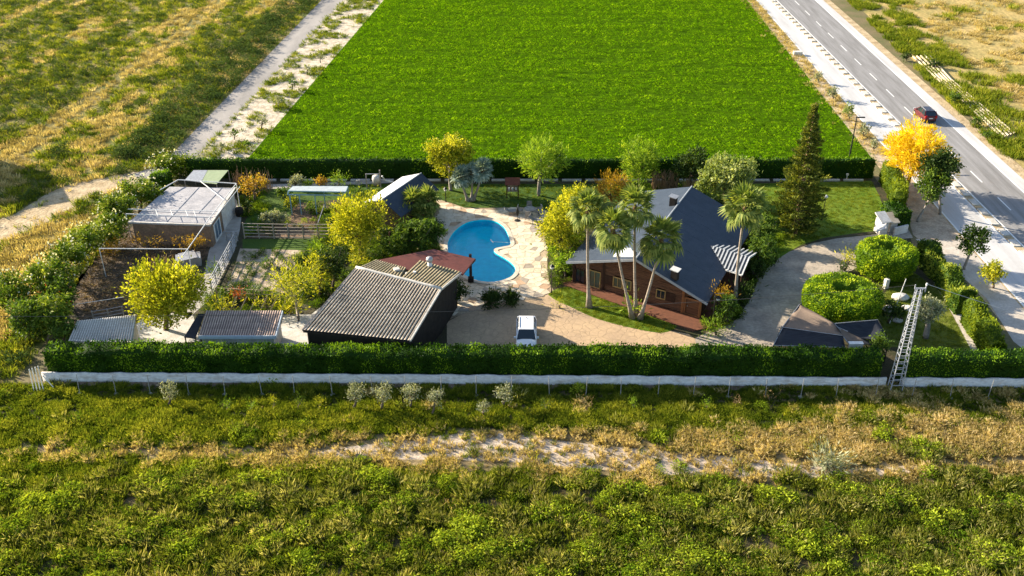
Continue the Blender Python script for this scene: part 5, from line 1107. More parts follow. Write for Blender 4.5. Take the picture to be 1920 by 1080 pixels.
for i, x in enumerate(px_posts):
    p = G(x, 736 + x * .005); lab = 'thin metal post, %s from the left along the low white wall' % ordn[i]
    if protop is None:
        t = thing('fence_post', lab, 'fence post', (0, 0, 0), 'thin posts along the low white wall'); b = MB(); b.tube([(0, 0, 0), (0, 0.05, 1.85)], .03, 6); b.build('post', mat('grey_post', (.30, .31, .32), (.2, .2, .2)), t)
        b = MB(); b.lathe((0, 0, 0), [(.2, -.02), (.22, .06), (.12, .14)], 8); b.build('concrete_foot', M_CONC, t); protop = t
    else:
        t = protop.copy(); COL.objects.link(t); t['label'] = lab
        for ch in protop.children: c = ch.copy(); COL.objects.link(c); c.parent = t
    t.location = (p.x, p.y - .15, 0); t.rotation_euler = (R(rng.uniform(-4, 2)), R(rng.uniform(-3, 3)), 0)
# lattice mast
mb_ = G(1677, 732); mt = ZH(mb_.y, 541); mast = thing('lattice_mast', 'tall galvanised lattice power mast rising through the near hedge on the right', 'power mast', mb_)
mh = mt; w0, w1_ = .48, .20
def mc(i, z): w = w0 + (w1_ - w0) * z / mh; a, c = ((-1, -1), (1, -1), (1, 1), (-1, 1))[i]; return mb_ + Vector((a * w, c * w * .7, z))
mm = mat('mast_steel', (0.44, 0.46, 0.50), (0.34, 0.36, 0.40), rough=.5, metal=.2)
for i in range(4):
    b = MB(); b.bar(mc(i, 0), mc(i, mh), .065); b.build('mast_leg', mm, mast)
nb = 17
for j in range(nb):
    z = mh * (j + .3) / nb; z2 = mh * (j + 1.3) / nb if j < nb - 1 else mh
    b = MB()
    for i in range(4): b.bar(mc(i, z), mc((i + 1) % 4, z), .04)
    b.build('cross_bar', mm, mast)
b = MB()
for j in range(nb // 2, nb - 1):
    z = mh * (j + .3) / nb; z2 = mh * (j + 1.3) / nb
    for s_ in ((1, 2), (3, 0)): b.bar(mc(s_[0], z), mc(s_[1], z2), .04)
b.build('brace', mm, mast, kind='stuff')
b = MB(); top = mb_ + Vector((0, 0, mh)); b.bar(top + Vector((-.35, 0, 0)), top + Vector((.5, 0, 0)), .1); b.bar(top + Vector((-.35, 0, 0)), top + Vector((-.35, 0, .35)), .06); b.bar(top + Vector((.5, 0, -.3)), top + Vector((.5, 0, .25)), .07); b.build('cross_arm', mm, mast)
b = MB(); b.lathe(top + Vector((.5, 0, .25)), [(.05, 0), (.09, .06), (.05, .12), (.09, .18), (.03, .24)], 8); b.build('insulator', M_WMETAL, mast)
def cable(label, pts, r=.018, m=None, sag=0.0, name='cable'):
    P = [Vector(p) for p in pts]; o = []
    for i in range(len(P) - 1):
        for k in range(8): t_ = k / 8; o.append(P[i].lerp(P[i + 1], t_) - Vector((0, 0, sag * 4 * t_ * (1 - t_))))
    o.append(P[-1]); b = MB(); b.tube(o, r, 4); return tag(b.build(name, m or mat('dark_cable', (.12, .11, .10))), label, 'cable')
pole_l = Vector((-60, 63.0, 8.0))
wl = thing('utility_pole', 'plain wooden utility pole past the left edge, the far end of the long cable', 'utility pole', (-60, 63, 0)); b = MB(); b.tube([(-60, 63, -.2), (-60, 63, 8.2)], [.16, .1], 8); b.build('pole', BARK, wl); b = MB(); b.bar((-60.5, 63, 7.7), (-59.5, 63, 7.7), .1); b.build('cross_arm', M_METAL, wl)
cable('long thin cable sagging across the driveway from the lattice mast to the left', [top + Vector((-.35, 0, .3)), Vector((-2, 66.5, 6.2)), pole_l], sag=.35)
cable('thin pale cable from the mast top towards the near right corner', [top + Vector((.5, 0, .4)), Vector((47, 62, 6.0))], m=mat('pale_cable', (.6, .6, .58)), sag=.2)
p = G(1668, 606); q = ZH(p.y, 523); b = MB(); b.tube([p, (p.x + .55, p.y, q)], [.06, .03], 6); tag(b.build('flag_pole', M_WMETAL), 'slim white pole standing just left of the lattice mast', 'pole')

# ================================================================ LAMPS
def lamp(label, base, ytop, kind='globe'):
    B = G(*base); h = ZH(B.y, ytop); t = thing('garden_lamp', label, 'lamp post', B)
    b = MB(); b.tube([B, B + Vector((0, 0, .25)), B + Vector((0, 0, h - .35))], [.10, .05, .04], 8); b.build('post', M_BMETAL, t)
    b = MB()
    if kind == 'globe': b.lathe(B + Vector((0, 0, h - .38)), [(.05, 0), (.2, .12), (.23, .24), (.14, .36), (.03, .4)], 12); b.build('globe', M_WMETAL, t, smooth=True)
    else:
        b.lathe(B + Vector((0, 0, h - .42)), [(.07, 0), (.15, .05), (.2, .28)], 6); g_ = b.build('lantern', mat('frosted_glass', (.75, .76, .74)), t)
        b = MB(); b.lathe(B + Vector((0, 0, h - .13)), [(.27, 0), (.2, .06), (.04, .22)], 6); b.build('cap', M_BMETAL, g_)
    return t
lamp('black lantern post at the edge of the pool terrace near the front lawn', (1034, 549), 497, 'lantern')
lamp('slim garden lamp with a round white globe in the middle of the right lawn', (1541, 413), 366)
lamp('dark lantern post on the terrace path at the corner of the back lawn', (836, 378), 352, 'lantern')
lamp('lantern hanging between two leaning posts by the chalet corner shrubs', (1341, 606), 556, 'lantern')
p = G(1336, 606); b = MB(); b.bar(p, (p.x - .1, p.y, ZH(p.y, 550)), .09); b.bar((p.x - .1, p.y, ZH(p.y, 551)), (p.x + .7, p.y, ZH(p.y, 550)), .07); tag(b.build('wooden_post', BARK), 'bare wooden post with a short arm beside the chalet corner lantern', 'post')
B = G(1593, 293); h = ZH(B.y, 220); t = thing('street_light', 'tall dark street light standing behind the rear hedge near the road', 'street light', B); b = MB(); b.tube([B, B + Vector((0, 0, h))], [.11, .06], 8); b.build('pole', M_BMETAL, t); b = MB(); b.box((B.x + .45, B.y, h), (1.1, .2, .12)); b.build('lamp_head', M_BMETAL, t)
for (bx, yt, lab) in (((1587, 338), 324, 'tiny spotlight stake at the far edge of the right lawn'),):
    B = G(*bx); b = MB(); b.tube([B, B + Vector((0, 0, .7))], .05, 6); b.box((B.x, B.y, .75), (.25, .2, .2)); tag(b.build('spotlight', M_WMETAL), lab, 'spotlight')

# ================================================================ GARDEN FURNITURE
hut = thing('playhouse', 'small red-brown roofed wooden shelter with white pots on the back lawn', 'shelter', G(961, 368))
B = G(961, 369); hz = ZH(B.y, 333)
for a, c in ((-.65, -.4), (.65, -.4), (.65, .5), (-.65, .5)):
    b = MB(); b.box((B.x + a, B.y + c, hz * .42), (.12, .12, hz * .84)); b.build('post', M_DWOOD, hut)
for s_ in (-1, 1):
    b = MB(); q = [(B.x - .85, B.y + .05 + s_ * .75, hz * .76), (B.x + .85, B.y + .05 + s_ * .75, hz * .76), (B.x + .85, B.y + .05, hz), (B.x - .85, B.y + .05, hz)]; b.slab(q[::-s_], .06); b.build('roof', mat('red_brown_shingle', (.20, .07, .05), (.14, .05, .04)), hut)
b = MB(); b.box((B.x, B.y, hz * .36), (1.3, .8, .08)); b.box((B.x, B.y + .45, hz * .55), (1.3, .05, hz * .4)); sf = b.build('shelf', mat('shelf_wood', (.35, .28, .2)), hut)
for i in range(3): b = MB(); b.lathe((B.x - .4 + i * .4, B.y - .1, hz * .36 + .05), [(.08, 0), (.14, .2), (.10, .3)], 8); tag(b.build('pot', M_WMETAL), ['white pot on the left end of the wooden shelter shelf', 'white pot in the middle of the wooden shelter shelf', 'white pot on the right end of the wooden shelter shelf'][i], 'pot', 'pots in the wooden shelter')
# patio set on the round end of the terrace
C = G(990, 403); M_WICK = mat('grey_wicker', (.30, .29, .27), (.2, .19, .18))
b = MB(); b.lathe((C.x + .2, C.y, .05), [(.35, 0), (.06, .05), (.05, .68), (.65, .70), (.65, .74)], 18); tag(b.build('patio_table', M_WICK), 'round grey table in the middle of the patio set at the terrace end', 'table')
def chair(label, x, y, rz):
    t = thing('patio_chair', label, 'chair', (0, 0, 0), 'grey chairs around the patio table'); b = MB(); b.box((0, 0, .42), (.55, .55, .08)); b.build('seat', M_WICK, t)
    b = MB(); b.box((0, .27, .72), (.55, .06, .55)); b.build('backrest', M_WICK, t)
    for a, c in ((-1, -1), (1, -1), (1, 1), (-1, 1)): b = MB(); b.box((a * .24, c * .24, .2), (.05, .05, .4)); b.build('leg', M_METAL, t)
    for a in (-1, 1): b = MB(); b.box((a * .27, 0, .62), (.05, .5, .04)); b.build('armrest', M_WICK, t)
    t.location = (x, y, .06); t.rotation_euler = (0, 0, rz)
for i, (a, lab) in enumerate([(0.3, 'patio chair on the right side of the round grey table'), (1.6, 'patio chair behind the round grey table'), (2.9, 'patio chair on the left side of the round grey table'), (4.5, 'patio chair in front of the round grey table')]):
    chair(lab, C.x + .2 + math.cos(a) * 1.1, C.y + math.sin(a) * 1.1, a - math.pi / 2)
def lounger(label, px, py, rz):
    p = G(px, py); t = thing('sun_lounger', label, 'sun lounger', (0, 0, 0), 'grey loungers on the terrace'); b = MB(); b.box((0, -.3, .32), (.65, 1.3, .07)); b.build('seat', M_WICK, t)
    b = MB(); b.box((0, .6, .52), (.65, .65, .06), M=Matrix.Rotation(R(38), 4, 'X')); b.build('backrest', M_WICK, t)
    for a, c in ((-1, -.85), (1, -.85), (1, .4), (-1, .4)): b = MB(); b.box((a * .28, c, .14), (.05, .05, .28)); b.build('leg', M_METAL, t)
    t.location = (p.x, p.y, .06); t.rotation_euler = (0, 0, rz)
lounger('grey sun lounger just below the patio table', 1006, 418, R(80)); lounger('grey sun lounger left of the patio table', 960, 401, R(100)); lounger('grey sun lounger at the outer right of the terrace end', 1017, 407, R(20))
B = G(970, 414); h = ZH(B.y, 389); t = thing('parasol', 'closed black parasol on its stand between the pool and the patio set', 'parasol', B); b = MB(); b.tube([B, B + Vector((0, 0, h))], .03, 6); b.build('pole', M_BMETAL, t)
b = MB(); b.lathe(B + Vector((0, 0, h * .42)), [(.12, 0), (.20, .3), (.14, h * .4), (.03, h * .56)], 8); b.build('folded_canopy', M_BMETAL, t); b = MB(); b.lathe(B, [(.32, 0), (.32, .08), (.08, .14)], 10); b.build('stand', M_BMETAL, t)
p = G(858, 568); b = MB(); b.lathe(p + Vector((0, 0, .05)), [(.16, 0), (.28, .2), (.3, .45), (.2, .6), (.24, .68)], 12); tag(b.build('garden_urn', M_WALLW, smooth=True), 'white urn on the terrace against the bush by the barn wall', 'urn')
p = G(733, 472); b = MB(); b.tube([p, p + Vector((0, 0, 2.3))], .09, 6); tag(b.build('wooden_stake', M_DWOOD), 'short pale wooden stake among the glossy bushes left of the red roof', 'stake')
p = G(1660, 540); b = MB(); b.box((p.x, p.y, .5), (.4, .35, 1.0), .3); tag(b.build('garden_stone', M_WALLW), 'upright white stone between the two drum topiaries and the mast', 'stone')
for (x, y, s_, lab) in ((1668, 582, .5, 'pale rock in the cycad bed, the left one'), (1688, 560, .6, 'pale rock in the cycad bed, the upper one'), (1700, 580, .45, 'pale rock in the cycad bed, the right one'), (1683, 603, .35, 'round white rock low in the cycad bed')):
    p = G(x, y); bm = bmesh.new(); bmesh.ops.create_icosphere(bm, subdivisions=2, radius=s_); [setattr(v, 'co', Vector((v.co.x * 1.4, v.co.y, v.co.z * .6)) * random.uniform(.88, 1.1)) for v in bm.verts]
    me = bpy.data.meshes.new('rock'); bm.to_mesh(me); bm.free(); me.materials.append(M_WALLW); o = bpy.data.objects.new('rock', me); COL.objects.link(o); o.location = (p.x, p.y, s_ * .3); tag(o, lab, 'rock', 'rocks in the cycad bed')
# gate house
gt = thing('gate_pillars', 'white gateway with sloping stone caps between the sunlit hedge and the rear topiary', 'gateway', G(1655, 436)); B = G(1655, 437)
M_BEIGE = mat('beige_stone', (.60, .52, .40), (.46, .38, .28), scale=1.5)
for x, y, w, h_ in ((1650, 436, .9, 1.6), (1668, 432, .8, 1.3)):
    p = G(x, y); b = MB(); b.box((p.x, p.y, h_ / 2), (w, 1.1, h_), .25); pl_ = b.build('pillar', M_WALLW, gt)
    b = MB(); M = Matrix.Rotation(.25, 4, 'Z') @ Matrix.Rotation(R(22), 4, 'X'); b.box((p.x, p.y, h_ + .2), (w * 1.3, 1.6, .12), M=M); b.build('cap', M_BEIGE if x == 1668 else M_WALLW, pl_)
p, q = G(1676, 442), G(1701, 436); b = MB(); wseg(b, p, q, 0, .9, .9); b.build('wing_wall', M_WALLW, gt)
p, q = G(1640, 405), G(1653, 396); b = MB(); b.slab([G(1643, 434, 1.3), G(1662, 428, 1.5), G(1662, 398, 1.6), G(1648, 398, 1.5)], .1); b.build('sloping_roof', M_WALLW, gt)

# shade sails by the near hedge
def sail(label, quad, m, posts, sagz=.35):
    P = [G(x, y, z) for x, y, z in quad]; t = thing('shade_sail', label, 'shade sail', (P[0].x, P[0].y, 0)); n = 10; V = []; F = []
    for i in range(n + 1):
        for j in range(n + 1):
            u, v = i / n, j / n; p = P[0].lerp(P[1], u).lerp(P[3].lerp(P[2], u), v); p.z -= sagz * 16 * u * (1 - u) * v * (1 - v) * .5 + .04 * math.sin(u * 9 + v * 4); V.append(tuple(p))
    for i in range(n):
        for j in range(n): k = i * (n + 1) + j; F.append((k, k + n + 1, k + n + 2, k + 1))
    o = mesh_np('fabric', V, F, m, t, smooth=True); md = o.modifiers.new('thickness', 'SOLIDIFY'); md.thickness = .02
    for k in posts: b = MB(); b.bar((P[k].x, P[k].y, 0), P[k], .1); b.build('post', M_BMETAL, t)
    for k in range(4):
        b = MB(); b.bar(P[k] + Vector((0, 0, .02)), P[(k + 1) % 4] + Vector((0, 0, .02)), .05); b.build('edge_tube', M_METAL if k in (0, 3) else M_BMETAL, t)
M_SAILT = mat('brown_mesh_fabric', (.20, .15, .115), (.15, .115, .09), scale=1, fine=(8, .1)); M_SAILB = mat('black_mesh_fabric', (.035, .04, .05), (.02, .022, .03), scale=2, fine=(8, .2), stretch=(.6, 4, 1))
sail('brown and black shade sail over the driveway below the front topiary', [(1467, 614, 2.6), (1499, 571, 2.9), (1563, 606, 3.1), (1580, 630, 2.9)], M_SAILT, (0, 1, 3), .3)
sail('black streaked shade sail hanging down to the near hedge', [(1450, 648, 2.3), (1467, 615, 2.6), (1580, 631, 2.9), (1584, 652, 2.5)], M_SAILB, (0, 3), .2)
sail('dark shade sail to the right, partly below the front topiary', [(1564, 607, 3.05), (1646, 600, 2.3), (1666, 640, 2.2), (1588, 632, 2.4)], M_SAILB, (1, 2), .6)
sail('narrow grey brown shade sail strip between the two black sails', [(1566, 612, 2.9), (1590, 622, 2.7), (1634, 646, 2.4), (1592, 646, 2.4)], M_SAILT, (2,), .3)
b = MB(); b.box(tuple(G(1604, 648, 2.3)), (1.1, .35, .5)); b.box(tuple(G(1604, 648, 2.3) + Vector((0, 0, .27))), (1.2, .4, .05)); b.bar(tuple(G(1604, 648, 2.3)), tuple(G(1604, 648, 2.3) - Vector((0, 0, 2.2))), .12)
tag(b.build('white_cabinet', M_WMETAL), 'small white cabinet on a post at the end of the black shade sail', 'cabinet')

# blue frame over the vegetable beds
bf = thing('pergola', 'pale blue metal frame with a flat sheet roof over the vegetable beds', 'pergola', G(596, 410)); M_BLUE = mat('blue_paint', (.25, .40, .46), (.18, .30, .36), rough=.5); zt = 2.75
a0, a1, a2, a3 = G(541, 358, zt), G(648, 360, zt), G(652, 350, zt), G(550, 350, zt)
b = MB(); b.slab([v + Vector((0, 0, .06)) for v in (a0, a1, a2, a3)], .05); b.build('roof_sheet', mat('pale_blue_sheet', (.42, .47, .49), (.34, .38, .40), rough=.5), bf)
c0, c1 = G(539.5, 365, zt - .35), G(641, 366, zt - .35)
for nme, p, q in (('beam', a0, a1), ('beam', c0, c1), ('beam', a3, a2), ('beam', a1, a2), ('beam', a0, a3), ('beam', c1, a1), ('beam', c0, a0)):
    b = MB(); b.bar(p, q, .1); b.build(nme, M_BLUE, bf)
for (x0, y0) in ((543, 365), (561, 365), (590, 365), (607, 358), (641, 366), (652, 351)):
    tp = G(x0, y0, zt - .3); b = MB(); b.bar((tp.x, tp.y, 0), tp, .1); b.build('post', M_BLUE, bf)
b = MB(); b.bar(G(594, 424), G(608, 384, 1.2), .08); b.build('brace', M_METAL, bf)

# rail fences
def rail_fence(label, a, c, h, npost, nrail, m, lean=0, rr=.045):
    A, C_ = G(*a), G(*c); t = thing('rail_fence', label, 'fence', A)
    for i in range(npost): p = A.lerp(C_, i / (npost - 1)); b = MB(); b.bar(p, p + Vector((0, 0, h * (1.06 if i % 3 == 0 else 1))), .10); b.build('post', m, t)
    for j in range(nrail): z = h * (j + .6) / (nrail - .4 + .0) if j < nrail - 1 else h; b = MB(); b.tube([A + Vector((0, 0, z)), A.lerp(C_, .5) + Vector((0, 0, z - .04)), C_ + Vector((0, 0, z))], rr, 5); b.build('rail', m, t)
    return t
M_RAIL = mat('weathered_rail', (.42, .36, .29), (.28, .24, .19), scale=2); 
rail_fence('weathered rail fence along the near side of the vegetable garden', (459, 447), (625, 449), 1.75, 7, 5, M_RAIL)
rail_fence('metal rail fence slanting down beside the sandy pen', (443, 462), (398, 548), 1.5, 7, 5, M_METAL)
rail_fence('low railing at the top of the concrete walk by the brown wall', (426, 452), (446, 452), 1.1, 3, 4, M_METAL)
rail_fence('low wire rail at the near end of the brush pen', (176, 600), (232, 590), .9, 3, 3, M_METAL, rr=.03)
rail_fence('grid of bamboo canes above the small white shed', (408, 560), (528, 566), 1.2, 8, 3, mat('cane', (.5, .40, .26), (.36, .28, .18)), rr=.03)
# canes leaning on the shed
ct = thing('cane_frame', 'row of slanting canes resting behind the small white shed roof', 'canes', G(460, 590)); 
for i in range(6): x = 428 + i * 19; b = MB(); b.tube([G(x, 588, .6), G(x + 16, 556, 1.4)], .05, 5); b.build('cane', MATS['cane'], ct)
# pipe frame over brush pen and roof
pf = thing('pipe_frame', 'white pipe frame running over the brush pen and the flat grey roof', 'frame', G(360, 470)); zf = 3.1
nodes = dict(a=(236, 401), b=(394, 407), c=(443, 344), d=(352, 467), e=(186, 466), f=(318, 512))
def pipe(p, q, z0=zf, z1=zf, r=.05): b = MB(); b.tube([G(*p, z0), G(*q, z1)], r, 6); b.build('pipe', M_WMETAL, pf)
pipe((236, 401), (394, 407)); pipe((240, 392), (408, 396)); pipe((443, 344), (394, 407)); pipe((394, 407), (352, 467)); pipe((352, 467), (318, 512)); pipe((186, 466), (352, 467)); pipe((376, 340), (421, 375)); pipe((334, 337), (443, 344)); pipe((334, 337), (300, 356)); pipe((450, 350), (404, 407), r=.035)
for x in (292, 320, 348, 363): pipe((x, 394), (x + 4, 405), r=.03)
for x, y in ((236, 401), (394, 407), (443, 344), (352, 467), (186, 466), (318, 512)): p = G(x, y, zf); b = MB(); b.tube([(p.x, p.y, 0), p], .045, 6); b.build('upright', M_WMETAL, pf)
pipe((92, 578), (232, 557), 1.6, 1.6, .03); 
# small things along the rear hedge: goal like wooden frame and white slide
sf = thing('swing_frame', 'low wooden frame between the blue pergola and the blue roofed shed', 'frame', G(690, 352)); z_ = 1.8
for x in (688, 714): p = G(x, 353); b = MB(); b.bar(p, p + Vector((0, 0, z_ + (.5 if x == 714 else 0))), .14); b.build('post', M_RAIL, sf)
b = MB(); b.bar(G(688, 353) + Vector((0, 0, z_)), G(714, 353) + Vector((0, 0, z_)), .08); b.build('top_bar', M_METAL, sf)
p = G(706, 346); b = MB(); b.lathe(p, [(.45, 0), (.5, .7), (.42, 1.1), (.1, 1.2)], 10); tag(b.build('water_butt', M_WCONC, smooth=True), 'pale round water butt against the rear hedge', 'barrel')
b = MB(); b.tube([G(716, 330, 1.9), G(722, 338, 1.2), G(740, 343, .8)], .09, 6); tag(b.build('slide', M_WMETAL), 'curved white plastic slide next to the wooden frame', 'slide')
p = G(672, 346); b = MB(); b.box((p.x, p.y, .3), (.4, .4, .6)); tag(b.build('planter', M_WCONC), 'small square white planter on the path by the rear hedge', 'planter')
p = G(450, 404); b = MB(); b.lathe(p, [(.45, 0), (.5, .5), (.42, .9)], 10); tag(b.build('barrel', M_DARK), 'black barrel at the right end of the white door wall', 'barrel')
p = G(355, 495); b = MB(); b.box((p.x, p.y, .45), (2.4, 1.4, .9), .3); b.box((p.x, p.y, .96), (1.6, 1.7, .06), .5); tag(b.build('crate_stack', M_METAL), 'grey covered crate at the lower end of the brown wall', 'crate')
kb_ = G(375, 508); 
kr = thing('kerb_edging', 'row of pale kerb slabs along the rear hedge behind the lawns', 'edging', G(1000, 338))
x = 30.0
for i in range(26):
    a = G(500 + i * 44, 339); b = MB(); b.box((a.x, a.y, .08), (2.3, .3, .22)); b.build('kerb_slab', M_WCONC, kr)
# edge stones along the front lawn arc on the terrace
# parallel pale hoses in the field right of the road
hs = thing('drip_lines', 'bundle of parallel pale drip lines on the slope right of the road', 'drip lines', G(1790, 170))
for i in range(5):
    b = MB(); o_ = i * 5.5; b.tube([G(1712 + o_ * 1.3, 106 - i, .25), G(1760 + o_, 150 - i * .5, .3), G(1812 + o_, 196 - i, .25), G(1880 + o_, 258 - i * 2, .25)], .12, 5); b.build('drip_line', mat('pale_hose', (.62, .54, .38), (.5, .42, .28)), hs)
# guard of stones at top left of the road
p = G(1495, 103); b = MB(); b.box((p.x, p.y, .3), (1.4, .8, .6)); tag(b.build('concrete_block', M_WCONC), 'small concrete block beside the road at the very top', 'block')
# gate frame at the far left of the wall
gf = thing('metal_gate', 'leaning white metal gate frame at the left end of the low white wall', 'gate', G(72, 728))
for i in range(4): b = MB(); b.tube([G(64 + i * 6, 734), G(70 + i * 6, 734) + Vector((-.3, .3, 2.0 + .1 * i))], .04, 6); b.build('bar', M_WMETAL, gf)
b = MB(); b.tube([G(80, 704, 1.4), G(100, 726, .3)], .04, 6); b.build('diagonal_bar', M_WMETAL, gf)

# ================================================================ CARS
def car(label, paint, loc, rz, L=4.4, W=1.82, Hh=1.62, name='parked_car', hatch=True, rails=True, plate=None, trimc=None):
    t = thing(name, label, 'car', (0, 0, 0)); tr = M_BMETAL
    # stations from the front (+x) to the rear: x, half width, sill z, bonnet/belt z, roof z (or none), roof half width
    hl = L / 2; W2 = W / 2
    S = [(hl, .62, .42, .62), (hl - .06, .80, .25, .74), (hl - .35, .92, .22, .86), (hl - .95, .98, .22, .96), (hl - 1.25, 1.0, .22, 1.02), (0.2, 1.0, .22, 1.03), (-hl + 1.2, 1.0, .22, 1.05), (-hl + .5, .97, .22, 1.06), (-hl + .1, .88, .26, 1.02), (-hl, .80, .40, .92)]
    V = []; F = []; m = 8
    for x, f, z0, z1 in S:
        w = W2 * f; zz = (z0, z0 + .06, (z0 + z1) / 2, z1 - .05, z1)
        V += [(x, -w * .9, z0), (x, -w, z0 + .1), (x, -w * 1.0, (z0 + z1) / 2), (x, -w * .93, z1 - .03), (x, -w * .5, z1 + .04), (x, w * .5, z1 + .04), (x, w * .93, z1 - .03), (x, w, (z0 + z1) / 2), (x, w, z0 + .1), (x, w * .9, z0)]
    k = 10
    for i in range(len(S) - 1):
        for j in range(k): a, c = i * k + j, i * k + (j + 1) % k; F.append((a, c, c + k, a + k))
    b = MB(); b.add(V, F + [tuple(range(k))[::-1], tuple(range((len(S) - 1) * k, len(S) * k))])
    bd = b.build('body', paint, t, smooth=False); bd.data.polygons.foreach_set('use_smooth', [True] * len(bd.data.polygons)); md = bd.modifiers.new('b', 'BEVEL'); md.width = .03; md.segments = 2; md.limit_method = 'ANGLE'
    # cabin: glasshouse in dark glass, roof and pillars in paint
    xw0, xw1, xr1, xr0 = hl - 1.15, hl - 1.85, -hl + (.55 if hatch else 1.3), -hl + (.12 if hatch else .5); zb, zr = 1.02, Hh - .04; wb, wr = W2 * .93, W2 * .74
    g_ = MB(); g_.hexa([(xr0, -wb, zb), (xw0, -wb, zb), (xw0, wb, zb), (xr0, wb, zb)], [(xr1, -wr, zr), (xw1, -wr, zr), (xw1, wr, zr), (xr1, wr, zr)]); g_.build('windows', M_GLASS, t)
    r_ = MB(); r_.hexa([(xr1 - .10, -wr - .01, zr), (xw1 + .06, -wr - .01, zr), (xw1 + .06, wr + .01, zr), (xr1 - .10, wr + .01, zr)], [(xr1 + .02, -wr * .93, zr + .07), (xw1 - .1, -wr * .93, zr + .06), (xw1 - .1, wr * .93, zr + .06), (xr1 + .02, wr * .93, zr + .07)]); ro = r_.build('roof', trimc or paint, t)
    md = ro.modifiers.new('b', 'BEVEL'); md.width = .07; md.segments = 3
    b = MB()
    for s_ in (-1, 1):
        B0, R0_ = (lambda x, f=1: Vector((x, s_ * wb * 1.005, zb))), (lambda x: Vector((x, s_ * (wr + .012), zr)))
        b.bar(B0(xw0 - .02), R0_(xw1), .07); b.bar(B0(.25), R0_(.15), .06); b.bar(B0(-.75), R0_(-.72), .06); b.bar(B0(xr0 + .04), R0_(xr1), .14, .1); b.bar(B0(xw0), B0(xr0), .05)
    b.build('pillar', paint, t)
    if rails:
        for s_ in (-1, 1): b = MB(); b.bar((xw1 - .2, s_ * wr * .9, zr + .10), (xr1 + .2, s_ * wr * .9, zr + .10), .05); b.build('roof_rail', M_METAL, t)
    for sx in (hl - .82, -hl + .85):
        for s_ in (-1, 1):
            M = Matrix.Translation((sx, s_ * (W2 - .1), .34)); b = MB(); pts = []; n_ = 20; prof = [(.18, -.1), (.32, -.11), (.34, -.06), (.34, .06), (.32, .11), (.18, .1)]; k0 = 0
            for r_2, y_ in prof: b.v += [(sx + r_2 * math.cos(2 * math.pi * j / n_), s_ * (W2 - .1) + y_, .34 + r_2 * math.sin(2 * math.pi * j / n_)) for j in range(n_)]
            for i in range(5): b.f += [(i * n_ + j, i * n_ + (j + 1) % n_, (i + 1) * n_ + (j + 1) % n_, (i + 1) * n_ + j) for j in range(n_)]
            w_ = b.build('wheel', mat('tyre_rubber', (.025, .025, .025), rough=.9), t); b = MB(); b.v = [(sx + .2 * math.cos(2 * math.pi * j / n_), s_ * (W2 - .1) + yy, .34 + .2 * math.sin(2 * math.pi * j / n_)) for yy in (-.09, .09) for j in range(n_)]
            b.f = [tuple(range(n_))[::-1], tuple(range(n_, 2 * n_))] + [(j, (j + 1) % n_, n_ + (j + 1) % n_, n_ + j) for j in range(n_)]; b.build('rim', M_METAL, w_)
    for s_ in (-1, 1):
        b = MB(); b.box((hl - .12, s_ * W2 * .66, .70), (.16, .38, .14), s_ * -.25); b.build('headlight', mat('headlight_glass', (.7, .72, .75), rough=.1), t)
        b = MB(); b.box((-hl + .05, s_ * W2 * .76, .92), (.12, .24, .32)); b.build('tail_light', mat('red_lens', (.5, .01, .01), rough=.2), t)
        b = MB(); b.box((xw0 - .25, s_ * (W2 + .08), 1.06), (.12, .2, .15)); b.build('mirror', paint, t)
    b = MB(); b.box((hl - .01, 0, .62), (.06, W * .42, .14)); b.build('grille', tr, t); b = MB(); b.box((hl - .05, 0, .32), (.1, W * .7, .12)); b.box((-hl + .03, 0, .38), (.12, W * .8, .16)); b.build('bumper', tr, t)
    b = MB(); b.box((-hl - .015, 0, .74), (.03, .5, .12)); b.build('number_plate', M_WMETAL, t)
    b = MB(); b.box((xr1 + .35, 0, zr + .11), (.14, .05, .08)); b.build('antenna', tr, t)
    t.location = loc; t.rotation_euler = (0, 0, rz); return t
pw = mat('white_car_paint', (.80, .81, .82), (.78, .79, .80), rough=.25, spec=.5); pd = mat('dark_red_car_paint', (.10, .012, .015), (.08, .01, .012), rough=.25, spec=.5); pk = mat('dark_roof_paint', (.03, .025, .045), rough=.25, spec=.5)
c_ = G(987, 627, .9); car('white SUV parked on the driveway facing the near hedge', pw, (c_.x, c_.y + .1, .01), R(-91), L=4.5, Hh=1.66)
c_ = G(1734, 214, .6); car('dark red hatchback driving away on the road', pd, (c_.x, c_.y, .015), R(90.5), L=4.3, Hh=1.6, name='car_on_road', rails=True, trimc=pk)

# ================================================================ GROUND COVER
def tuft(name, n, h, w, spread, m, leafy=False, seed=0):
    g = np.random.default_rng(seed); V = []; F = []
    for i in range(n):
        a = g.uniform(0, 6.283); r = spread * math.sqrt(g.random()); o = np.array([math.cos(a) * r, math.sin(a) * r, 0]); out = np.array([math.cos(a), math.sin(a), 0]); s = np.array([-math.sin(a), math.cos(a), 0]); b_ = g.uniform(0, 6.283); s = np.array([math.cos(b_), math.sin(b_), 0])
        k = len(V)
        if leafy:
            c = o + [0, 0, h * (g.uniform(.25, 1) * (1 - .45 * (r / spread) ** 2))]; d = g.normal(0, 1, 3) + out * .6 + [0, 0, .5]; d /= np.linalg.norm(d); q = np.cross(d, g.normal(0, 1, 3)); q /= np.linalg.norm(q); L = h * g.uniform(.18, .36)
            V += [c - d * L * .5, c + q * L * .17, c + d * L * .5, c - q * L * .17]; F.append((k, k + 1, k + 2, k + 3))
        else:
            hh = h * g.uniform(.55, 1.1); bend = out * hh * g.uniform(.1, .7); V += [o - s * w, o + s * w, o + bend * .4 + s * w * .7 + [0, 0, hh * .6], o + bend + [0, 0, hh * .95]]; F.append((k, k + 1, k + 2, k + 3))
    me = bpy.data.meshes.new(name); me.from_pydata([tuple(v) for v in V], [], F); me.materials.append(m); me.update(); return bpy.data.objects.new(name, me)
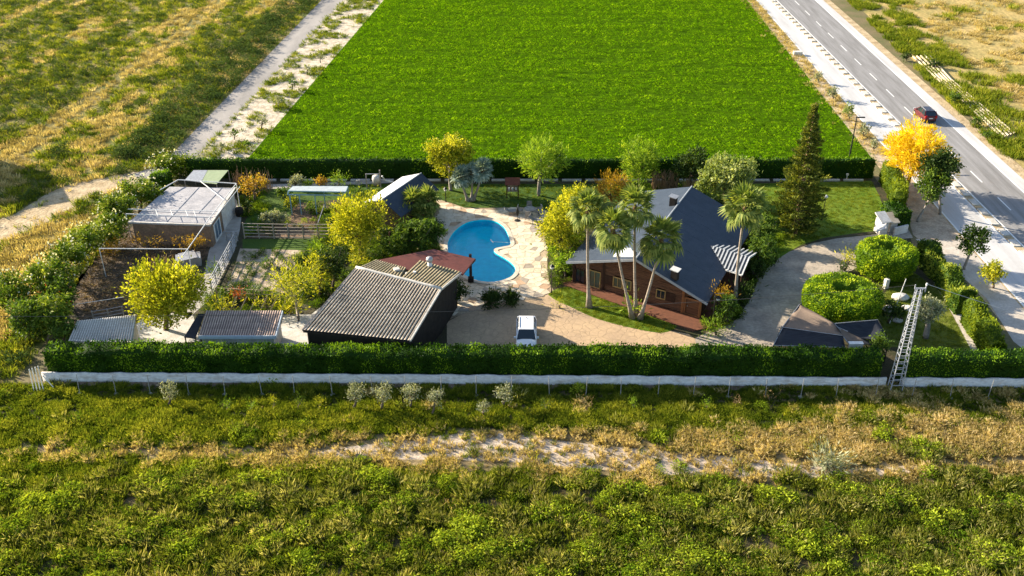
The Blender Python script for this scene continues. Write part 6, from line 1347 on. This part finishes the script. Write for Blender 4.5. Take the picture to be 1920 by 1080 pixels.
def scatter(name, label, X, Y, S, T, src, cat='grass', Z=None):
    n = len(X); me = bpy.data.meshes.new(name); me.vertices.add(n); co = np.stack([X, Y, Z if Z is not None else np.full(n, .01)], 1).astype(np.float32); me.vertices.foreach_set('co', co.ravel())
    for nm, ty, dat in (('tint', 'FLOAT', T), ('scl', 'FLOAT', S), ('rot', 'FLOAT', rng.uniform(0, 6.283, n))):
        a = me.attributes.new(nm, ty, 'POINT'); a.data.foreach_set('value', np.asarray(dat, dtype=np.float32))
    o = bpy.data.objects.new(name, me); COL.objects.link(o); tag(o, label, cat, kind='stuff')
    ng = bpy.data.node_groups.new(name, 'GeometryNodeTree'); ng.interface.new_socket('Geometry', in_out='INPUT', socket_type='NodeSocketGeometry'); ng.interface.new_socket('Geometry', in_out='OUTPUT', socket_type='NodeSocketGeometry')
    N = ng.nodes; gi = N.new('NodeGroupInput'); go = N.new('NodeGroupOutput'); ip = N.new('GeometryNodeInstanceOnPoints'); oi = N.new('GeometryNodeObjectInfo'); oi.inputs['Object'].default_value = src; mp = N.new('GeometryNodeMeshToPoints')
    def na(nm): x = N.new('GeometryNodeInputNamedAttribute'); x.data_type = 'FLOAT'; x.inputs['Name'].default_value = nm; return x
    cx = N.new('ShaderNodeCombineXYZ'); r_ = na('rot'); s_ = na('scl'); L = ng.links
    L.new(gi.outputs[0], mp.inputs[0]); L.new(mp.outputs[0], ip.inputs['Points']); L.new(oi.outputs['Geometry'], ip.inputs['Instance']); L.new(r_.outputs[0], cx.inputs[2]); L.new(cx.outputs[0], ip.inputs['Rotation']); L.new(s_.outputs[0], ip.inputs['Scale']); L.new(ip.outputs[0], go.inputs[0])
    md = o.modifiers.new('tufts', 'NODES'); md.node_group = ng; return o
I_STRAW = foliage('blade_straw', (.19, .15, .06), (.44, .35, .15), (.74, .60, .34), .35, True)
I_GRASS = foliage('blade_grass', (.05, .09, .010), (.14, .19, .018), (.38, .38, .05), .40, True)
I_WEED = foliage('weed_leaf', (.022, .055, .006), (.11, .19, .012), (.38, .45, .04), .38, True)
I_TALL = foliage('blade_tall', (.03, .055, .008), (.15, .18, .025), (.50, .46, .18), .38, True)
I_CROP = foliage('crop_leaf', (.040, .10, .001), (.125, .28, .002), (.30, .48, .008), .40, True)
I_DARKB = foliage('bush_leaf', (.03, .055, .02), (.065, .105, .03), (.13, .18, .05), .25, True)
t_straw = tuft('straw_tuft', 26, .55, .022, .28, I_STRAW, seed=1); t_grass = tuft('grass_tuft', 30, .45, .024, .30, I_GRASS, seed=2); t_weed = tuft('weed_tuft', 84, .55, .02, .44, I_WEED, True, seed=3)
t_tall = tuft('tall_tuft', 44, .52, .016, .36, I_TALL, seed=12)
t_crop = tuft('crop_tuft', 22, .55, .04, .38, I_CROP, True, seed=4); t_bush = tuft('meadow_bush', 60, 1.0, .03, .8, I_DARKB, True, seed=5); t_mead = tuft('meadow_tuft', 22, .6, .035, .5, I_GRASS, seed=6); t_mstraw = tuft('meadow_straw', 22, .55, .035, .5, I_STRAW, seed=7); t_lawn = tuft('lawn_tuft', 22, .10, .014, .22, I_GRASS, seed=8)

# --- near bank
n = 105000; X = rng.uniform(-52, 52, n); Y = rng.uniform(41, 64.9, n)
pyv = np.array([YP0 for YP0 in 540 - FPX * ((Y * SP + (0 - CAM_H) * CP) / (Y * CP - (0 - CAM_H) * SP))]); pxv = 960 + FPX * X / (Y * CP + CAM_H * SP)
PATHC = np.interp(pxv, [0, 600, 850, 1050, 1300, 1560, 1920], [845, 850, 838, 848, 872, 885, 862]); PATHW = np.interp(pxv, [-200, 560, 700, 900, 1100, 1400, 1620, 2100], [2, 10, 24, 34, 34, 28, 8, 4])
nz1 = fbm(X * .35 + 40, Y * .55 + 10, 4); nz2 = fbm(X * .9 + 7, Y * 1.1 + 80, 3); nz3 = np.clip((fbm(X * .42 + 90, Y * .75 + 20, 5) - .5) * 2.0 + .45 + rng.normal(0, .12, n), 0, 1)
bare = np.abs(pyv - PATHC) / PATHW + (nz2 - .5) * 2.2 < 1.0
dry = (nz2 - .5) * 1.1 - np.clip((650 - pxv) / 900, 0, .45) + np.clip((pxv - 1000) / 5000, 0, .2) + np.clip(1.15 - np.abs(pyv - 850) / np.interp(pxv, [0, 500, 1400, 1920], [34, 42, 62, 75]), 0, 1) + (nz1 - .5) * 1.5 + np.clip((pxv - 1300) / 1400, 0, .25)
weedp = np.clip((pyv - 872) / 60, 0, 1) * 1.15 - (nz1 - .5) * 2.2 + np.where(pxv < 450, .05, 0); green = 1 - dry
shadez = pyv < 775
u = rng.random(n)
isw = (weedp > .5) & (u < .42 + .3 * (nz3 > .5)); isd = ~isw & (weedp < .6) & (dry > .44) & (u < .95 - .45 * (dry < .7)); isg = ~isw & ~isd; iss = isg & (weedp > .5) & (rng.random(n) < .16); isg &= ~iss; isd |= iss; isg &= ~((weedp > .5) & (rng.random(n) < .35))
mound = np.clip(fbm(X * .5, Y * .7, 3) - .45, 0, 1) * 2.2
keep = (~bare | (rng.random(n) < .16)) & ~(isw & (nz2 < .40)) & (rng.random(n) < np.clip(nz2 * 2.6 - .25, .25, 1))
m = isw & keep & (rng.random(n) < .42)
scatter('tall_grass', 'tall blades of green and yellowish grass among the foreground weeds', X[m], Y[m], rng.uniform(.6, 1.5, m.sum()) * (.5 + .8 * nz2[m]), np.clip(nz2[m] * .9 + rng.normal(0, .25, m.sum()), 0, 1), t_tall, 'grass')
m = isw & keep & ~m & (rng.random(n) < .9); scatter('weeds', 'dense dark green leafy weeds filling the foreground', X[m], Y[m], rng.uniform(.35, 1.1, m.sum()) * (.25 + 1.5 * nz3[m]), np.clip(-.15 + nz3[m] * .7 + nz2[m] * .6 + rng.normal(0.02, .18, m.sum()), 0, 1), t_weed, 'weeds')
m = isd & keep; scatter('dry_grass', 'dry straw coloured grass along the bare strip of the near bank', X[m], Y[m], rng.uniform(.35, .95, m.sum()) * (.4 + .9 * nz2[m]), np.clip(.2 + nz2[m] * .7 + rng.normal(0, .25, m.sum()), 0, 1), t_straw, 'grass')
m = isg & keep; scatter('green_grass', 'rough green grass between the low wall and the bare strip', X[m], Y[m], rng.uniform(.45, 1.1, m.sum()) * (.45 + 1.0 * nz2[m]) * np.where(shadez[m], .8, 1), np.clip(-.05 + nz2[m] * 1.1 + rng.normal(0, .22, m.sum()), 0, 1), t_grass, 'grass')
bank = GP([(-300, 1300), (2300, 1300), (2300, 735), (-300, 735)]); 
for (bx, bb, m_, lab) in [((425, 772), (412, 742, 438, 768), F_LIME, 'small light green sapling in the grass, first to the right of the lone silvery bush'),
        ((470, 770), (460, 746, 482, 768), F_LIME, 'thin yellowish sapling in the grass, second right of the lone silvery bush'),
        ((512, 768), (504, 738, 522, 766), F_YEL, 'slim upright weed in the grass, third right of the lone silvery bush'),
        ((560, 770), (550, 734, 572, 766), F_MID, 'straggly weed in the grass between the saplings and the silvery row'),
        ((598, 770), (590, 744, 608, 768), F_YEL, 'small yellow weed just left of the silvery row'),
        ((1022, 770), (1008, 744, 1036, 766), F_MID, 'loose green weed right of the pale silvery bush'),
        ((1098, 780), (1086, 738, 1112, 770), F_REED, 'bare brown sapling below the wall near the middle of the bank'),
        ((1188, 768), (1180, 742, 1196, 766), F_LIME, 'thin green stalk below the wall, left of two'),
        ((1325, 770), (1316, 746, 1334, 768), F_LIME, 'thin green stalk below the wall, right of two'),
        ((1440, 752), (1424, 730, 1462, 750), F_REED, 'dry brown twig bush below the wall'),
        ((1380, 760), (1370, 744, 1392, 758), F_REED, 'small tuft of dry twigs in the grass left of the brown twig bush')]:
    plant('sapling', lab, 'weed', bx, bb, m_, style='fine', per=9 if m_ is not F_MID else 16, size=.14, k=5, clump=.2, tr=.03)
sheet('near_bank', [(-90, 15), (90, 15), (90, 65.3), (-90, 65.3)], 0.006, mat('bank_soil', (.045, .042, .018), (.16, .12, .06), scale=.4, fine=(4, .35), bump=.08, bscale=3))
sheet('dry_strip', smooth_poly(GP([(-60, 830), (300, 812), (560, 818), (850, 800), (1150, 818), (1400, 790), (1700, 790), (2000, 800), (2000, 905), (1600, 905), (1300, 900), (1000, 885), (700, 880), (400, 868), (100, 862), (-60, 860)]), 3), 0.008, mat('straw_soil', (.34, .25, .13), (.15, .12, .05), scale=.6, fine=(4, .35), bump=.06))
bp_ = [(600, 848), (700, 832), (850, 814), (960, 814), (1080, 830), (1200, 842), (1330, 852), (1450, 866), (1600, 880), (1720, 872), (1700, 888), (1560, 897), (1400, 894), (1250, 890), (1100, 878), (950, 866), (800, 862), (680, 860)]
sheet('bare_strip', smooth_poly(GP(bp_), 3), 0.010, mat('bare_soil', (.52, .43, .34), (.34, .27, .18), scale=.9, fine=(6, .25), bump=.05, contrast=(.45, .7)))
# --- meadow on the left
n = 46000; Y = 66 + (205 - 66) * rng.random(n) ** 1.15; X = rng.uniform(-1, 0, n) * (Y * .62 + 30)
tl = np.array([trL(y) for y in Y]); tk = inside(TRACK, X, Y) | (inside(DIRTP, X, Y) & (rng.random(len(X)) < .93)); inplot = inside([tuple(p) for p in PLOT], X, Y); plx = np.interp(Y, [60, 75, 90, 100, 113], [-41, -41.5, -42, -43, -40]) 
ok = ~tk & ~inplot & (X < np.where(Y > 112, tl - .3, plx)) & (Y > 66)
X, Y, tl = X[ok], Y[ok], tl[ok]; ang = -.42; s_ = (X - tl) * 1.0; a1_ = fbm(s_ * .30 + 3, Y * .045 + s_ * .05, 4); a2_ = fbm(X * .35 + 5, Y * .35, 4)
a3_ = fbm(X * .9 + 50, Y * .7, 3); dryv = a1_ * .62 + a2_ * .3 + a3_ * .3 - .09 + .22 * np.exp(-((s_ + 19) / 2.2) ** 2) + .08 * (Y < 112); belt = (s_ > -7.5) & (s_ < -.2) & (Y > 112)
rb = belt & (rng.random(len(X)) < .42); rbig = rb | ((dryv < .50) & (rng.random(len(X)) < .45)); lane = ((np.abs(s_ + 18.2) < .35) | (np.abs(s_ + 20.0) < .35)) & (rng.random(len(X)) < .8) & (Y > 112); rbig &= ~lane; rb &= ~lane; rd = ~rbig & (dryv > .59) & ~lane; rg = ~rbig & ~rd & ~lane
scatter('meadow_bushes', 'low dark green bushes massed along the farm track and over the left meadow', X[rbig], Y[rbig], rng.uniform(.6, 1.25, rbig.sum()) * np.where(rb[rbig], 1.15, .8), np.clip(a2_[rbig] + rng.normal(0, .2, rbig.sum()), 0, 1), t_bush, 'bushes')
scatter('meadow_straw_grass', 'dry straw coloured grass of the left meadow', X[rd], Y[rd], rng.uniform(.4, 1.15, rd.sum()), np.clip(a3_[rd] + rng.normal(0, .22, rd.sum()), 0, 1), t_mstraw, 'grass')
scatter('meadow_green_grass', 'yellow-green grass of the left meadow', X[rg], Y[rg], rng.uniform(.4, 1.2, rg.sum()), np.clip(.1 + a3_[rg] * 1.0 + rng.normal(0, .22, rg.sum()), 0, 1), t_mead, 'grass')
# --- crop field in rows
ys = np.arange(111.6, 212, .85); XX, YY = [], []
for y in ys: k = int((cropR(y) - cropL(y)) / .44); x = np.linspace(cropL(y) + .3, cropR(y) - .3, k) + rng.normal(0, .15, k); XX.append(x); YY.append(y + rng.normal(0, .13, k))
X = np.concatenate(XX); Y = np.concatenate(YY); nn = fbm(X * .5, Y * 1.1, 4) + (vnoise(X * .06 + 9, np.floor(Y / .85) * .73) - .5) * .5; nn = np.clip(nn, 0, 1); k = (rng.random(len(X)) < .96) & (nn > .22)
X, Y, nn = X[k], Y[k], nn[k]
scatter('crop_rows', 'bright green low crop growing in rows over the whole rear field', X, Y, rng.uniform(.7, 1.2, len(X)) * (.75 + .5 * nn), np.clip(.2 + nn * .6 + rng.normal(0, .18, len(X)), 0, 1), t_crop, 'crop')
# --- weeds on the stony strip, verges, stubble field
n = 2600; Y = rng.uniform(113, 205, n); f = rng.random(n); X = np.array([trR(y) for y in Y]) * (1 - f) + np.array([cropL(y) for y in Y]) * f; k = (fbm(X * .4, Y * .25, 3) > .52) | (f < .06)
scatter('strip_weeds', 'sparse dry weeds on the pale stony strip', X[k], Y[k], rng.uniform(.3, .9, k.sum()), np.clip(rng.normal(.5, .25, k.sum()), 0, 1), t_mead, 'weeds')
n = 9000; Y = rng.uniform(95, 205, n); X = np.array([fldR(y) for y in Y]) - .8 + rng.random(n) ** 1.4 * 34; q = fbm(X * .25, Y * .25, 4); k = (q > .45); rd = k & ((X - np.array([fldR(y) for y in Y])) > 8) & (q < .62)
scatter('verge_grass', 'green and yellow grass on the slope right of the road', X[k & ~rd], Y[k & ~rd], rng.uniform(.6, 1.4, (k & ~rd).sum()), np.clip(q[k & ~rd] + rng.normal(0, .2, (k & ~rd).sum()), 0, 1), t_mead, 'grass')
scatter('stubble_grass', 'golden dry grass in the far right field', X[rd], Y[rd], rng.uniform(.6, 1.2, rd.sum()), np.clip(q[rd] + rng.normal(0, .2, rd.sum()), 0, 1), t_mstraw, 'grass')
n = 1500; Y = rng.uniform(66, 200, n); X = np.array([(cropR(max(y, 114))) * .3 + wlL(y) * .7 for y in Y]) + rng.normal(0, 1.2, n); k = (Y > 114) & (X < np.array([wlL(y) for y in Y]) - .4)
scatter('road_verge_grass', 'dry tufts on the sandy verge left of the road', X[k], Y[k], rng.uniform(.3, .9, k.sum()), np.clip(rng.normal(.5, .25, k.sum()), 0, 1), t_mstraw, 'grass')
# --- short grass on the lawns
def lawn(polypx, dens, label, name, lo=.2):
    P = [tuple(G(*q)[:2]) for q in polypx]; xs = [p[0] for p in P]; ys_ = [p[1] for p in P]; n = int((max(xs) - min(xs)) * (max(ys_) - min(ys_)) * dens); X = rng.uniform(min(xs), max(xs), n); Y = rng.uniform(min(ys_), max(ys_), n); k = inside(P, X, Y); X, Y = X[k], Y[k]
    scatter(name, label, X, Y, rng.uniform(.7, 1.3, len(X)), np.clip(lo + fbm(X * .5, Y * .5, 3) * .6 + rng.normal(0, .15, len(X)), 0, 1), t_lawn, 'lawn', Z=np.full(len(X), .015))
lawn([(1028, 553), (1060, 538), (1090, 545), (1150, 565), (1215, 588), (1266, 606), (1262, 618), (1235, 624), (1180, 614), (1120, 598), (1075, 578)], 22, 'short grass of the lawn strip in front of the chalet', 'front_lawn_grass')
lawn([(1420, 346), (1634, 340), (1648, 366), (1660, 404), (1648, 430), (1600, 436), (1545, 444), (1500, 458), (1450, 480)], 9, 'short grass of the lawn around the conifer', 'right_lawn_grass')
lawn([(590, 346), (1118, 346), (1118, 396), (1040, 402), (1010, 390), (870, 387), (822, 372), (640, 372)], 7, 'short grass of the lawn behind the pool', 'back_lawn_grass', .05)
lawn([(1642, 648), (1652, 562), (1700, 502), (1758, 547), (1788, 600), (1820, 652)], 12, 'short grass of the corner lawn by the lattice mast', 'corner_lawn_grass')
# --- dead twigs in the brush pen, plants in the sandy pen
P = [tuple(G(*q)[:2]) for q in [(232, 428), (388, 432), (396, 466), (345, 520), (262, 580), (160, 592), (140, 560), (195, 470)]]; n = 6000; X = rng.uniform(-48, -28, n); Y = rng.uniform(72, 92, n); k = inside(P, X, Y); X, Y = X[k], Y[k]
V, F, T = leaves(np.stack([X, Y, rng.uniform(.02, .35, len(X))], 1), np.stack([rng.normal(0, 1, len(X)), rng.normal(0, 1, len(X)), rng.normal(0, .25, len(X))], 1), 1.1, .045, np.clip(rng.normal(.3, .25, len(X)), 0, 1), .4)
o = mesh_np('dead_twigs', V, F, F_REED, None, T); tag(o, 'tangle of dead twigs covering the floor of the brush pen', 'twigs', kind='stuff')
n = 700; P = [tuple(G(*q)[:2]) for q in [(455, 470), (585, 472), (560, 540), (500, 560), (415, 560), (440, 500)]]; X = rng.uniform(-30, -15, n); Y = rng.uniform(74, 90, n); k = inside(P, X, Y)
scatter('pen_weeds', 'scattered dark weeds on the sandy pen', X[k], Y[k], rng.uniform(.4, 1.0, k.sum()), np.clip(rng.normal(.3, .2, k.sum()), 0, 1), t_weed, 'weeds')
n = 1000; P = [tuple(G(*q)[:2]) for q in [(470, 382), (640, 382), (640, 444), (460, 444)]]; X = rng.uniform(-33, -15, n); Y = rng.uniform(88, 101, n); k = inside(P, X, Y) & (fbm(X * .6, Y * .6, 3) > .48)
scatter('bed_plants', 'low plants in the vegetable beds', X[k], Y[k], rng.uniform(.4, 1.0, k.sum()), np.clip(rng.normal(.5, .2, k.sum()), 0, 1), t_weed, 'weeds')
n = 16000; X = rng.uniform(-40, 42, n); Y = rng.uniform(68.5, 112, n); P = [tuple(p) for p in PLOT]; bad = inside([tuple(p[:2]) for p in TERR], X, Y) 
pyq = 540 - FPX * ((Y * SP - CAM_H * CP) / (Y * CP + CAM_H * SP)); pxq = 960 + FPX * X / (Y * CP + CAM_H * SP)
beds = np.zeros(n, bool)
for q in ([(600, 395), (830, 395), (832, 480), (700, 500), (650, 530), (590, 590), (560, 560), (590, 450)], [(440, 350), (500, 345), (490, 400), (455, 410)], [(1140, 348), (1420, 348), (1410, 400), (1150, 372)], [(1016, 400), (1110, 390), (1070, 470), (1024, 470)], [(1030, 440), (1100, 440), (1090, 520), (1036, 540)], [(1400, 440), (1480, 440), (1440, 500), (1400, 560)], [(1310, 590), (1400, 560), (1390, 600), (1330, 630)], [(1600, 500), (1720, 470), (1700, 520), (1640, 560)], [(590, 540), (640, 470), (560, 470), (520, 580)], [(380, 545), (560, 545), (540, 590), (380, 590)]):
    beds |= inside(q, pxq, pyq)
k = beds & ~bad
scatter('bed_cover', 'low mixed ground cover under the garden shrubs', X[k], Y[k], rng.uniform(.5, 1.2, k.sum()), np.clip(rng.normal(.4, .22, k.sum()), 0, 1), t_weed, 'ground cover')
